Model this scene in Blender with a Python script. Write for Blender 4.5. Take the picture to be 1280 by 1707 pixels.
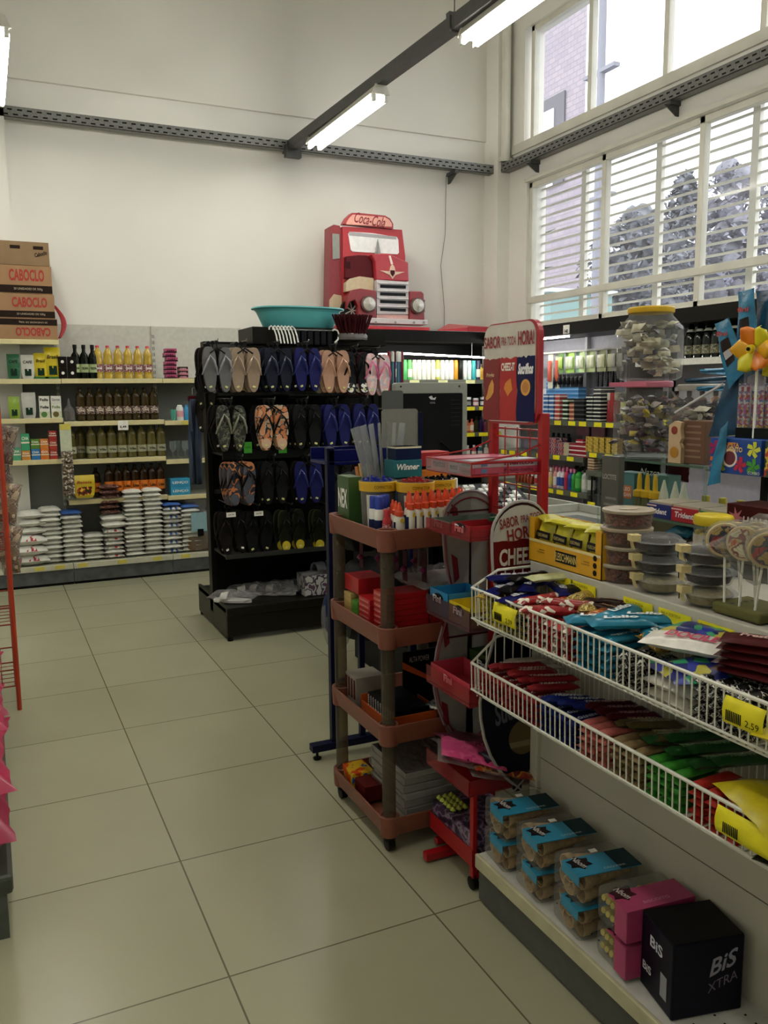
import bpy, math, random
from mathutils import Vector, Matrix
random.seed(7)
for o in list(bpy.data.objects): bpy.data.objects.remove(o)
SC = bpy.context.scene
COL = SC.collection
PI = math.pi

# ------------------------------------------------------------------ camera
F_PX, PITCH, ROLL, YAW = 1407.5, 0.1413423, -0.0090543, 0.4386537
CAM = Vector((-0.471879, -1.967385, 1.484864))
_fw = Vector((math.cos(PITCH)*math.sin(YAW), math.cos(PITCH)*math.cos(YAW), -math.sin(PITCH)))
_r = Vector((math.cos(YAW), -math.sin(YAW), 0)); _u = _r.cross(_fw)
_r2 = math.cos(ROLL)*_r + math.sin(ROLL)*_u
_u2 = -math.sin(ROLL)*_r + math.cos(ROLL)*_u
cd = bpy.data.cameras.new('camera'); cam = bpy.data.objects.new('camera', cd); COL.objects.link(cam)
cd.sensor_fit = 'VERTICAL'; cd.sensor_height = 36; cd.lens = F_PX/1707*36
cd.clip_start = .05; cd.clip_end = 300
cam.matrix_world = Matrix(((_r2.x, _u2.x, -_fw.x, CAM.x), (_r2.y, _u2.y, -_fw.y, CAM.y), (_r2.z, _u2.z, -_fw.z, CAM.z), (0, 0, 0, 1)))
SC.camera = cam

# ------------------------------------------------------------------ world, light, exposure
SC.view_settings.view_transform = 'Standard'; SC.view_settings.look = 'None'
SC.view_settings.exposure = 1.5; SC.view_settings.gamma = 1; SC.view_settings.use_curve_mapping = False
SKY_STRENGTH, TUBE_STRENGTH = 1.25, 15.0
W = bpy.data.worlds.new('overcast_sky'); SC.world = W; W.use_nodes = True
_n = W.node_tree; _bg = _n.nodes['Background']
_tc = _n.nodes.new('ShaderNodeTexCoord'); _sx = _n.nodes.new('ShaderNodeSeparateXYZ'); _cr = _n.nodes.new('ShaderNodeValToRGB')
_n.links.new(_tc.outputs['Generated'], _sx.inputs[0]); _n.links.new(_sx.outputs['Z'], _cr.inputs[0]); _n.links.new(_cr.outputs[0], _bg.inputs[0])
_cr.color_ramp.elements[0].position = 0.0; _cr.color_ramp.elements[0].color = (.80, .83, .88, 1)
_cr.color_ramp.elements[1].position = .5; _cr.color_ramp.elements[1].color = (1, 1, 1, 1)
_bg.inputs[1].default_value = SKY_STRENGTH

def area(name, loc, sx, sy, rot, power=0, portal=False, col=(1, 1, 1)):
    l = bpy.data.lights.new(name, 'AREA'); l.shape = 'RECTANGLE'; l.size = sx; l.size_y = sy; l.energy = power; l.color = col
    o = bpy.data.objects.new(name, l); COL.objects.link(o); o.location = loc; o.rotation_euler = rot
    if portal: l.cycles.is_portal = True
    return o
area('window_portal_light', (4.34, .9, 2.75), 1.35, 8.2, (0, PI/2, 0), 1, True)
area('window_portal_light', (4.34, .9, 4.27), 1.05, 8.2, (0, PI/2, 0), 1, True)

# ------------------------------------------------------------------ pixel -> point on a real plane
def ray(x, y): return _fw + _r2*((x-640)/F_PX) - _u2*((y-853.5)/F_PX)
def at(x, y, axis, v):
    d = ray(x, y); t = (v-CAM[axis])/d[axis]; return CAM + d*t
def aty(x, y, v): return at(x, y, 1, v)
def atx(x, y, v): return at(x, y, 0, v)

# ------------------------------------------------------------------ materials
MATS = {}
def mat(name, col, rough=.5, metal=0., var=.06, scale=30., emit=0., bump=0., bscale=200., coat=0., spec=.5):
    if name in MATS: return MATS[name]
    lum = .2*col[0]+.7*col[1]+.1*col[2]
    if lum < .045 and spec == .5: spec = .15; col = tuple(x*.6 for x in col[:3])
    m = bpy.data.materials.new(name); m.use_nodes = True; t = m.node_tree; b = t.nodes['Principled BSDF']
    c = col if len(col) == 4 else (*col, 1)
    b.inputs['Roughness'].default_value = rough; b.inputs['Metallic'].default_value = metal
    b.inputs['Specular IOR Level'].default_value = spec; b.inputs['Coat Weight'].default_value = coat
    b.inputs['Base Color'].default_value = c
    if emit:
        b.inputs['Emission Color'].default_value = c; b.inputs['Emission Strength'].default_value = emit
    tc = t.nodes.new('ShaderNodeTexCoord')
    if var:
        n = t.nodes.new('ShaderNodeTexNoise'); n.inputs['Scale'].default_value = scale; n.inputs['Detail'].default_value = 2
        r = t.nodes.new('ShaderNodeValToRGB'); t.links.new(tc.outputs['Object'], n.inputs['Vector']); t.links.new(n.outputs[0], r.inputs[0])
        r.color_ramp.elements[0].position = .3; r.color_ramp.elements[1].position = .7
        r.color_ramp.elements[0].color = (*[x*(1-var) for x in c[:3]], 1); r.color_ramp.elements[1].color = (*[min(1, x*(1+var)) for x in c[:3]], 1)
        t.links.new(r.outputs[0], b.inputs['Base Color'])
    if bump:
        n2 = t.nodes.new('ShaderNodeTexNoise'); n2.inputs['Scale'].default_value = bscale; n2.inputs['Detail'].default_value = 3
        bp = t.nodes.new('ShaderNodeBump'); bp.inputs['Strength'].default_value = bump; bp.inputs['Distance'].default_value = .004
        t.links.new(tc.outputs['Object'], n2.inputs['Vector']); t.links.new(n2.outputs[0], bp.inputs['Height']); t.links.new(bp.outputs[0], b.inputs['Normal'])
    MATS[name] = m; return m
def hexc(h):
    v = [int(h[i:i+2], 16)/255 for i in (0, 2, 4)]
    return tuple(x/12.92 if x <= .04045 else ((x+.055)/1.055)**2.4 for x in v)
def C(h, rough=.5, **k): return mat('paint_'+h+'_%d' % int(rough*100), hexc(h), rough, **k)
def clear(name, tint=(1, 1, 1), op=.12, rough=.05, bump=0.):
    """thin clear plastic or glass: mostly see-through with a glossy skin"""
    if name in MATS: return MATS[name]
    m = bpy.data.materials.new(name); m.use_nodes = True; t = m.node_tree; t.nodes.clear()
    o = t.nodes.new('ShaderNodeOutputMaterial'); tr = t.nodes.new('ShaderNodeBsdfTransparent'); p = t.nodes.new('ShaderNodeBsdfPrincipled')
    tr.inputs[0].default_value = (*tint, 1); p.inputs['Base Color'].default_value = (*[v*v*.55 for v in tint], 1); p.inputs['Roughness'].default_value = rough
    lw = t.nodes.new('ShaderNodeLayerWeight'); lw.inputs[0].default_value = .35
    mr = t.nodes.new('ShaderNodeMapRange'); mr.inputs[3].default_value = op; mr.inputs[4].default_value = min(1, op+.25)
    mx = t.nodes.new('ShaderNodeMixShader')
    t.links.new(lw.outputs['Facing'], mr.inputs[0]); t.links.new(mr.outputs[0], mx.inputs[0]); t.links.new(tr.outputs[0], mx.inputs[1]); t.links.new(p.outputs[0], mx.inputs[2]); t.links.new(mx.outputs[0], o.inputs[0])
    if bump:
        tc = t.nodes.new('ShaderNodeTexCoord'); n2 = t.nodes.new('ShaderNodeTexNoise'); n2.inputs['Scale'].default_value = 45; n2.inputs['Detail'].default_value = 4
        bp = t.nodes.new('ShaderNodeBump'); bp.inputs['Strength'].default_value = bump; bp.inputs['Distance'].default_value = .02
        t.links.new(tc.outputs['Object'], n2.inputs['Vector']); t.links.new(n2.outputs[0], bp.inputs['Height']); t.links.new(bp.outputs[0], p.inputs['Normal'])
    MATS[name] = m; return m
def print_mat(name, cols, scale=40., rough=.3, kind='noise'):
    """printed film: patches of several colours"""
    if name in MATS: return MATS[name]
    m = bpy.data.materials.new(name); m.use_nodes = True; t = m.node_tree; b = t.nodes['Principled BSDF']; b.inputs['Roughness'].default_value = rough
    tc = t.nodes.new('ShaderNodeTexCoord')
    n = t.nodes.new('ShaderNodeTexVoronoi' if kind == 'vor' else 'ShaderNodeTexNoise'); n.inputs['Scale'].default_value = scale
    r = t.nodes.new('ShaderNodeValToRGB'); r.color_ramp.interpolation = 'CONSTANT'
    t.links.new(tc.outputs['Object'], n.inputs['Vector'])
    if kind == 'vor':
        sp = t.nodes.new('ShaderNodeSeparateColor'); t.links.new(n.outputs['Color'], sp.inputs[0]); t.links.new(sp.outputs[0], r.inputs[0])
    else: t.links.new(n.outputs[0], r.inputs[0])
    e = r.color_ramp.elements
    while len(e) < len(cols): e.new(.5)
    for i, c in enumerate(cols):
        e[i].position = (i/len(cols)) if kind == 'vor' else (0 if i == 0 else .38+.24*i/len(cols)); 
    for i, c in enumerate(cols): e[i].color = (*hexc(c), 1)
    t.links.new(r.outputs[0], b.inputs['Base Color']); MATS[name] = m; return m

WHITE = C('e8e8e0'); BLACK = C('141414', .45); CHROME = mat('chrome', (.75, .75, .75), .2, 1.)
WIRE = mat('white_coated_wire', hexc('dcdcd0'), .35)
PAPER = C('f2f0e6', .7)
YTAG = mat('yellow_price_paper', hexc('eee21a'), .6)
REDSTEEL = mat('red_painted_steel', hexc('a01018'), .3)
GLASS = clear('clear_plastic', (.97, .98, .97), .08)
FILM = clear('crinkled_film', (.95, .95, .93), .16, .12, bump=.9)

# ------------------------------------------------------------------ mesh builder
class MB:
    def __init__(s): s.v = []; s.f = []; s.m = []; s.cur = 0
    def add(s, vs, fs):
        k = len(s.v); s.v += [Vector(v) for v in vs]
        for f in fs: s.f.append([k+i for i in f]); s.m.append(s.cur)
        return s
    def box(s, a, b, taper=0):
        (x0, y0, z0), (x1, y1, z1) = a, b; t = taper
        return s.add([(x0, y0, z0), (x1, y0, z0), (x1, y1, z0), (x0, y1, z0), (x0+t, y0+t, z1), (x1-t, y0+t, z1), (x1-t, y1-t, z1), (x0+t, y1-t, z1)],
                     [(0, 3, 2, 1), (4, 5, 6, 7), (0, 1, 5, 4), (1, 2, 6, 5), (2, 3, 7, 6), (3, 0, 4, 7)])
    def prism(s, pts, axis, a, b):
        """extrude a 2-D outline along an axis; the outline's coordinates are the other two axes in order"""
        def P(p, w):
            q = [0, 0, 0]; o = [i for i in range(3) if i != axis]; q[o[0]] = p[0]; q[o[1]] = p[1]; q[axis] = w; return q
        n = len(pts); vs = [P(p, a) for p in pts]+[P(p, b) for p in pts]
        return s.add(vs, [list(range(n))[::-1], list(range(n, 2*n))]+[(i, (i+1) % n, n+(i+1) % n, n+i) for i in range(n)])
    def lathe(s, prof, seg=16, c=(0, 0, 0), axis=2, sx=1., sy=1.):
        vs = []; fs = []; n = len(prof)
        for (r, z) in prof:
            for k in range(seg):
                a = 2*PI*k/seg; q = (r*math.cos(a)*sx, r*math.sin(a)*sy, z)
                q = q if axis == 2 else ((q[2], q[0], q[1]) if axis == 0 else (q[0], q[2], q[1]))
                vs.append((q[0]+c[0], q[1]+c[1], q[2]+c[2]))
        for i in range(n-1):
            for k in range(seg):
                fs.append((i*seg+k, i*seg+(k+1) % seg, (i+1)*seg+(k+1) % seg, (i+1)*seg+k))
        if prof[0][0] > 1e-5: fs.append(list(range(seg))[::-1])
        if prof[-1][0] > 1e-5: fs.append([(n-1)*seg+k for k in range(seg)])
        return s.add(vs, fs)
    def tube(s, path, r, seg=6, closed=False):
        P = [Vector(p) for p in path]; n = len(P); vs = []; fs = []
        up = None
        for i, p in enumerate(P):
            a = P[i-1] if (i > 0 or closed) else p; b = P[(i+1) % n] if (i < n-1 or closed) else p
            d = (b-a).normalized()
            if up is None: up = Vector((0, 0, 1)) if abs(d.z) < .9 else Vector((1, 0, 0))
            x = d.cross(up)
            if x.length < 1e-4: x = d.orthogonal()
            x.normalize(); y = x.cross(d); up = y
            rr = r[i] if isinstance(r, (list, tuple)) else r
            for k in range(seg):
                t = 2*PI*k/seg+PI/seg; vs.append(p+(x*math.cos(t)+y*math.sin(t))*rr)
        for i in range(n-1+(1 if closed else 0)):
            j = (i+1) % n
            for k in range(seg): fs.append((i*seg+k, i*seg+(k+1) % seg, j*seg+(k+1) % seg, j*seg+k))
        if not closed: fs += [list(range(seg))[::-1], [(n-1)*seg+k for k in range(seg)]]
        return s.add(vs, fs)
    def grid(s, nu, nv, fn, close_u=False):
        vs = [fn(i/(nu if close_u else nu-1), j/(nv-1)) for j in range(nv) for i in range(nu)]
        fs = []
        for j in range(nv-1):
            for i in range(nu if close_u else nu-1):
                i2 = (i+1) % nu; fs.append((j*nu+i, j*nu+i2, (j+1)*nu+i2, (j+1)*nu+i))
        return s.add(vs, fs)
    def pillow(s, L, Wd, T, seed=0, crimp=.0, n=9, c=(0, 0, 0), wr=.12, zig=False):
        """a filled bag lying flat, length on x, width on y, with flat end seams and wrinkles"""
        R = random.Random(seed); ph = [R.uniform(0, 6.28) for _ in range(6)]
        for sg in (1, -1):
            def fn(u, v):
                x = (u-.5)*2; y = (v-.5)*2
                core = max(0, 1-abs(x/(1-crimp+1e-6))**3.2) if crimp < 1 else 1
                h = (max(core, 0)**.5)*(max(0, 1-abs(y)**3)**.5)
                w = 1+wr*math.sin(5*x+ph[0]+2*y)*math.sin(4*y+ph[1])+wr*.6*math.sin(11*x+ph[2])*math.cos(7*y+ph[3])
                yy = y*(1-.08*math.cos(x*PI*.5) * (1 if crimp else 0)+(0.03*math.sin(9*x+ph[4])))
                return (c[0]+x*L/2, c[1]+yy*Wd/2, c[2]+T/2+sg*(T/2)*h*w)
            s.grid(n+2, n, fn)
            if sg == -1:
                k = (n+2)*n
                for i in range(len(s.f)-(n+1)*(n-1), len(s.f)): s.f[i] = s.f[i][::-1]
        return s
    def rot(s, M, start=0):
        for i in range(start, len(s.v)): s.v[i] = M @ s.v[i]
        return s

def tagp(o, label=None, cat=None, group=None, kind=None):
    if label: o['label'] = label
    if cat: o['category'] = cat
    if group: o['group'] = group
    if kind: o['kind'] = kind
    return o
def wloc(o):
    p = Vector((0, 0, 0))
    while o: p += o.location; o = o.parent
    return p
def obj(name, mb, mats, parent=None, smooth=True, bevel=0, origin=None):
    """link one mesh; coordinates are world coordinates, moved under the parent"""
    me = bpy.data.meshes.new(name); off = wloc(parent) if parent else Vector((0, 0, 0))
    if origin: off = off+(Vector(origin)-off)
    me.from_pydata([v-off for v in mb.v], [], mb.f); me.update()
    for m in (mats if isinstance(mats, (list, tuple)) else [mats]): me.materials.append(m)
    if any(mb.m): me.polygons.foreach_set('material_index', mb.m)
    if smooth:
        me.polygons.foreach_set('use_smooth', [True]*len(me.polygons)); me.set_sharp_from_angle(angle=math.radians(38))
    o = bpy.data.objects.new(name, me); COL.objects.link(o)
    if parent: o.parent = parent
    if origin: o.location = Vector(origin)-(wloc(parent) if parent else Vector((0, 0, 0)))
    if bevel:
        b = o.modifiers.new('bevel', 'BEVEL'); b.width = bevel; b.segments = 2; b.limit_method = 'ANGLE'
    return o
def thing(name, label, cat, loc=(0, 0, 0), group=None, rz=0):
    o = bpy.data.objects.new(name, None); o.empty_display_size = .05; COL.objects.link(o)
    o.location = loc; o.rotation_euler = (0, 0, rz); return tagp(o, label, cat, group)
def struct(name, mb, m, **k): return tagp(obj(name, mb, m, **k), kind='structure')
KIDS = {}
def copy_tree(o, parent=None):
    c = o.copy(); COL.objects.link(c); c.parent = parent
    for ch in o.children: copy_tree(ch, c)
    return c
USED = set()
def put(proto, loc, label, group=None, rz=0, rot=None, scale=None):
    """the first time place the prototype itself, then copies of it and its parts"""
    if proto.name not in USED: o = proto; USED.add(proto.name)
    else: o = copy_tree(proto)
    o.location = loc; o.rotation_euler = rot if rot else (0, 0, rz)
    if scale: o.scale = scale if hasattr(scale, '__len__') else (scale,)*3
    o['label'] = label
    if group: o['group'] = group
    elif 'group' in o: del o['group']
    return o
TXT = {}
def text(s, origin, right, up, w, h, m, parent, bold=.0, shear=0., name='lettering', off=.0006, label=None):
    """flat lettering centred on origin, fitted to w x h, facing right x up"""
    key = (s, bold, shear)
    if key not in TXT:
        cu = bpy.data.curves.new('lettering', 'FONT'); cu.body = s; cu.size = 1; cu.offset = bold; cu.shear = shear; cu.extrude = 0; cu.resolution_u = 3
        cu.align_x = 'CENTER'
        t = bpy.data.objects.new('lettering', cu); COL.objects.link(t); bpy.context.view_layer.update()
        me = bpy.data.meshes.new_from_object(t.evaluated_get(bpy.context.evaluated_depsgraph_get()))
        pts = [tuple(v.co) for v in me.vertices]; fs = [tuple(p.vertices) for p in me.polygons]
        bpy.data.objects.remove(t); TXT[key] = (pts, fs)
    pts, fs = TXT[key]
    if not pts: return None
    x0 = min(p[0] for p in pts); x1 = max(p[0] for p in pts); y0 = min(p[1] for p in pts); y1 = max(p[1] for p in pts)
    sx = w/(x1-x0); sy = h/(y1-y0); R = Vector(right).normalized(); U = Vector(up).normalized(); N = R.cross(U); O = Vector(origin)+N*off
    mb = MB(); mb.add([O+R*((p[0]-(x0+x1)/2)*sx)+U*((p[1]-(y0+y1)/2)*sy) for p in pts], fs)
    o = obj(name, mb, m, parent, smooth=False)
    if label: o['label'] = label
    return o
def circ(cx, cz, r, n=24, a0=0, a1=2*PI, full=True):
    k = n if full else n+1
    return [(cx+r*math.cos(a0+(a1-a0)*i/n), cz+r*math.sin(a0+(a1-a0)*i/n)) for i in range(k)]
def rrect(x0, z0, x1, z1, r, n=5):
    out = []
    for cx, cz, a in ((x1-r, z0+r, -PI/2), (x1-r, z1-r, 0), (x0+r, z1-r, PI/2), (x0+r, z0+r, PI)):
        out += [(cx+r*math.cos(a+PI/2*i/n), cz+r*math.sin(a+PI/2*i/n)) for i in range(n+1)]
    return out
XR = (1, 0, 0); ZU = (0, 0, 1); YN = (0, -1, 0)   # text facing -y: right=+x; facing -x: right=-y
# ================================================================== SETTING
def floor_mat():
    m = bpy.data.materials.new('porcelain_floor_tiles'); m.use_nodes = True; t = m.node_tree; b = t.nodes['Principled BSDF']; L = t.links.new
    tc = t.nodes.new('ShaderNodeTexCoord'); sp = t.nodes.new('ShaderNodeSeparateXYZ'); L(tc.outputs['Object'], sp.inputs[0])
    def mth(op, a, v=None, c=None):
        n = t.nodes.new('ShaderNodeMath'); n.operation = op
        if hasattr(a, 'links'): L(a, n.inputs[0])
        else: n.inputs[0].default_value = a
        if v is not None:
            if hasattr(v, 'links'): L(v, n.inputs[1])
            else: n.inputs[1].default_value = v
        return n.outputs[0]
    g = []; ids = []
    for ax in 'XY':
        q = mth('DIVIDE', sp.outputs[ax], .6); fr = mth('SUBTRACT', q, mth('ROUND', q)); g.append(mth('LESS_THAN', mth('ABSOLUTE', fr), .0042)); ids.append(mth('FLOOR', q))
    grout = mth('MAXIMUM', g[0], g[1])
    cx = t.nodes.new('ShaderNodeCombineXYZ'); L(ids[0], cx.inputs[0]); L(ids[1], cx.inputs[1])
    wn = t.nodes.new('ShaderNodeTexWhiteNoise'); L(cx.outputs[0], wn.inputs['Vector'])
    ns = t.nodes.new('ShaderNodeTexNoise'); ns.inputs['Scale'].default_value = 2.5; ns.inputs['Detail'].default_value = 4; L(tc.outputs['Object'], ns.inputs['Vector'])
    add = mth('ADD', mth('MULTIPLY', wn.outputs['Value'], .35), mth('MULTIPLY', ns.outputs[0], .65))
    r = t.nodes.new('ShaderNodeValToRGB'); L(add, r.inputs[0]); e = r.color_ramp.elements
    e[0].position = .0; e[0].color = (.335, .328, .215, 1); e[1].position = 1.; e[1].color = (.425, .415, .285, 1)
    mx = t.nodes.new('ShaderNodeMix'); mx.data_type = 'RGBA'; L(grout, mx.inputs['Factor']); L(r.outputs[0], mx.inputs['A']); mx.inputs['B'].default_value = (.14, .125, .07, 1)
    L(mx.outputs['Result'], b.inputs['Base Color']); b.inputs['Specular IOR Level'].default_value = .5
    b.inputs['Roughness'].default_value = .27
    bp = t.nodes.new('ShaderNodeBump'); bp.inputs['Strength'].default_value = .4; bp.inputs['Distance'].default_value = .002; bp.invert = True
    L(grout, bp.inputs['Height']); L(bp.outputs[0], b.inputs['Normal'])
    return m
WALL = mat('painted_plaster', (.80, .79, .725), .7, var=.03, scale=1.2, bump=.15, bscale=30)
WALLU = mat('upper_painted_plaster', (.74, .725, .655), .7, var=.05, scale=.8, bump=.15, bscale=30)
FRAMEW = mat('painted_window_steel', hexc('d8d6c8'), .45, var=.08, scale=4)
FL = struct('floor', MB().box((-3.2, -4.5, -.1), (4.55, 5.7, 0)), floor_mat())
struct('ceiling', MB().box((-3.2, -4.5, 5.4), (4.55, 5.7, 5.5)), C('e6e2d6', .8))
w = MB().box((-3.2, 5.5, 0), (4.3, 5.7, 3.9)); w.cur = 1; w.box((-3.2, 5.47, 3.9), (4.3, 5.7, 5.4))
struct('wall_back', w, [WALL, WALLU])
struct('wall_left', MB().box((-3.3, -4.5, 0), (-3.2, 5.7, 5.4)), WALL)
struct('wall_front', MB().box((-3.2, -4.6, 0), (4.55, -4.5, 5.4)), WALL)
w = MB().box((4.3, -4.5, 0), (4.52, 5.7, 2.08)).box((4.3, -4.5, 3.42), (4.52, 5.7, 3.77)).box((4.3, -4.5, 4.8), (4.52, 5.7, 5.4))
w.box((4.3, 4.97, 2.08), (4.52, 5.7, 3.42)).box((4.3, 5.03, 3.77), (4.52, 5.7, 4.8)).box((4.3, -4.5, 2.08), (4.52, -3.3, 3.42)).box((4.3, -4.5, 3.77), (4.52, -3.3, 4.8))
struct('wall_right', w, WALL)
struct('trim_1', MB().box((-3.2, 5.33, 0), (-.185, 5.5, 5.4)), WALL)                      # pilaster on the left
struct('trim_2', MB().lathe([(.045, 3.66), (.045, 5.4)], 16, (4.22, 5.22, 0)).box((4.16, 5.2, 3.66), (4.28, 5.24, 3.7)), FRAMEW)
struct('trim_3', MB().box((4.16, 5.26, 0), (4.3, 5.5, 5.4)), WALL)                        # corner pilaster
# windows
def window(name, y0, y1, z0, z1, mull, trans, x=4.33, fw=.05):
    m = MB(); m.box((x, y0, z0), (x+.06, y1, z0+fw)).box((x, y0, z1-fw), (x+.06, y1, z1)).box((x, y0, z0), (x+.06, y0+fw, z1)).box((x, y1-fw, z0), (x+.06, y1, z1))
    for y in mull: m.box((x, y-.025, z0), (x+.06, y+.025, z1))
    for z in trans: m.box((x-.01, y0, z-.03), (x+.05, y1, z+.03))
    o = struct(name, m, FRAMEW, bevel=.004)
    obj('window_pane', MB().box((x+.028, y0+.03, z0+.03), (x+.032, y1-.03, z1-.03)), clear('window_glass', (.98, .99, 1), .03), o)
    return o
window('window_1', -3.3, 4.97, 2.08, 3.42, [3.9-1.07*i for i in range(7)], [2.34])
window('window_2', -3.3, 4.97, 3.77, 4.8, [4.12-.89*i for i in range(9)], [])
g = MB()
for i in range(10): g.box((4.47, 4.34-.93*i-.03, 2.06), (4.51, 4.34-.93*i+.03, 3.44))
gr = struct('window_3', g, FRAMEW)
g = MB()
for k in range(16): g.box((4.475, -3.3, 2.12+.083*k), (4.495, 4.97, 2.136+.083*k))
obj('security_bars', g, FRAMEW, gr)
struct('trim_4', MB().box((4.27, -3.3, 3.42), (4.3, 4.97, 3.45)).box((4.275, -4.5, 3.72), (4.3, 5.2, 3.8)), FRAMEW)

# ------------------------------------------------------------------ cable tray, beam and lamps
STEEL = mat('galvanised_steel', (.21, .21, .195), .5, .5, var=.2, scale=60)
DSTEEL = mat('dark_steel_beam', (.075, .075, .07), .5, .3, var=.1)
def tray(name, label, a, b, ax):
    t = thing(name, label, 'cable tray', a)
    m = MB(); (x0, y0, z0), (x1, y1, z1) = a, b
    if ax == 0: m.box((x0, y0, z0), (x1, y0+.004, z0+.08)).box((x0, y0+.08, z0), (x1, y0+.084, z0+.08)).box((x0, y0, z0), (x1, y0+.084, z0+.004))
    else: m.box((x0, y0, z0), (x0+.004, y1, z0+.08)).box((x0+.08, y0, z0), (x0+.084, y1, z0+.08)).box((x0, y0, z0), (x0+.084, y1, z0+.004))
    obj('channel', m, STEEL, t, smooth=False)
    s = MB(); L = (x1-x0) if ax == 0 else (y1-y0); n = int(L/.07)
    for k in range(n):
        for r_ in (.02, .055):
            o_ = k*.07+(.0 if r_ == .02 else .03)
            if ax == 0: s.box((x0+o_, y0-.0015, z0+r_-.005), (x0+o_+.035, y0-.0005, z0+r_+.006))
            else: s.box((x0-.0015, y0+o_, z0+r_-.005), (x0-.0005, y0+o_+.035, z0+r_+.006))
    tagp(obj('slot_row', s, C('0c0c0c'), t, smooth=False), kind='stuff')
    return t
tray('cable_tray', 'grey slotted steel cable tray running along the white back wall', (-3.2, 5.33, 3.57), (4.2, 5.33, 3.57), 0)
tray('cable_tray', 'grey slotted steel cable tray running along the wall between the upper and lower windows', (4.2, -3.3, 3.57), (4.2, 5.33, 3.57), 1)
def bracket(x, y, z, dx, dy, label):
    m = MB()
    if dy: m.box((x-.02, y, z-.03), (x+.02, y+.17*dy, z)).prism([(y+.17, z), (y+.17, z-.1), (y+.13, z-.1), (y, z-.03)], 0, x-.004, x+.004)
    else: m.box((x, y-.02, z-.03), (x+.1, y+.02, z)).prism([(x+.1, z), (x+.1, z-.1), (x+.07, z-.1), (x-.04, z-.03)], 1, y-.004, y+.004)
    tagp(obj('bracket', m, DSTEEL, smooth=False, origin=(x, y, z)), label, 'bracket')
bracket(3.75, 5.33, 3.57, 0, 1, 'small steel bracket under the tray on the back wall, near the corner')
bracket(4.2, 4.78, 3.57, 1, 0, 'small steel bracket under the window-side tray, nearest the corner')
bracket(4.2, 3.04, 3.57, 1, 0, 'small steel bracket under the window-side tray, above the blinds')
BM0, BM1 = Vector((2.09, 5.42, 3.56)), Vector((2.34, -4.3, 3.56))
t = thing('ceiling_beam', 'dark steel beam carrying the lamps from the back wall across the shop', 'beam', tuple(BM0))
def along(y): return BM0.x+(BM1.x-BM0.x)*(BM0.y-y)/(BM0.y-BM1.y)
m = MB().add([(along(y)+dx, y, z) for y in (5.45, -4.3) for dx, z in ((-.035, 3.56), (.035, 3.56), (.035, 3.64), (-.035, 3.64))], [(0, 1, 2, 3), (7, 6, 5, 4), (0, 4, 5, 1), (1, 5, 6, 2), (2, 6, 7, 3), (3, 7, 4, 0)])
obj('channel', m, DSTEEL, t, smooth=False)
obj('end_plate', MB().box((2.03, 5.28, 3.5), (2.17, 5.34, 3.6)), DSTEEL, t)
for y in (2.62, -.6): obj('hanger_rod', MB().tube([(along(y), y, 3.64), (along(y), y, 5.4)], .004).box((along(y)-.045, y-.02, 3.55), (along(y)+.045, y+.02, 3.66)), DSTEEL, t)
TUBE = mat('lit_fluorescent_tube', (1, .97, .90), .4, emit=TUBE_STRENGTH, var=0)
def lamp(x, y0, y1, z, label):
    t = thing('fluorescent_lamp', label, 'lamp', (x, (y0+y1)/2, z))
    obj('housing', MB().prism([(x-.035, z), (x+.035, z), (x+.06, z-.05), (x-.06, z-.05)], 1, y0, y1), C('b8b6a8', .4), t, smooth=False)
    for yy in (y0-.012, y1): obj('end_cap', MB().prism([(x-.04, z+.005), (x+.04, z+.005), (x+.07, z-.06), (x-.07, z-.06)], 1, yy, yy+.012), C('d8d6c8', .4), t, smooth=False)
    for dx in (-.045, .045):
        tb = obj('tube', MB().lathe([(.0165, y0+.03), (.0165, y1-.03)], 10, (x+dx, 0, z-.085), axis=1), TUBE, t)
        for yy in (y0+.0, y1-.03): obj('socket', MB().box((x+dx-.012, yy, z-.1), (x+dx+.012, yy+.03, z-.05)), WHITE, tb)
lamp(along(4.2)+.01, 3.58, 4.88, 3.56, 'lit twin fluorescent lamp under the beam, nearer the back wall')
lamp(along(1.9)+.03, 1.32, 2.55, 3.56, 'lit twin fluorescent lamp under the beam, beside the upper window')
lamp(along(-.6), -1.2, .1, 3.56, 'lit twin fluorescent lamp further along the same beam')
lamp(along(-2.9), -3.5, -2.2, 3.56, 'lit twin fluorescent lamp at the near end of the beam')
t = thing('ceiling_beam', 'dark steel beam carrying the lamps at the left edge of the shop', 'beam', (-.32, 5.3, 3.64))
obj('channel', MB().box((-.355, -4.3, 3.56), (-.285, 5.33, 3.64)), DSTEEL, t, smooth=False)
for i, (y0, y1, l) in enumerate(((3.45, 4.75, 'lit fluorescent lamp at the left edge of the picture, above the food shelves'), (1.3, 2.6, 'lit fluorescent lamp of the left beam, second from the back wall'), (-1.2, .1, 'lit fluorescent lamp of the left beam, over the aisle near the front'))): lamp(-.26, y0, y1, 3.56, l)
tagp(obj('wall_cable', MB().tube([(3.72, 5.485, 3.55), (3.71, 5.485, 3.0), (3.66, 5.485, 2.7), (3.70, 5.485, 2.3), (3.70, 5.485, 2.04)], .003, 5), C('70706a')), 'thin cable hanging down the back wall right of the truck display', 'cable')

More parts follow.
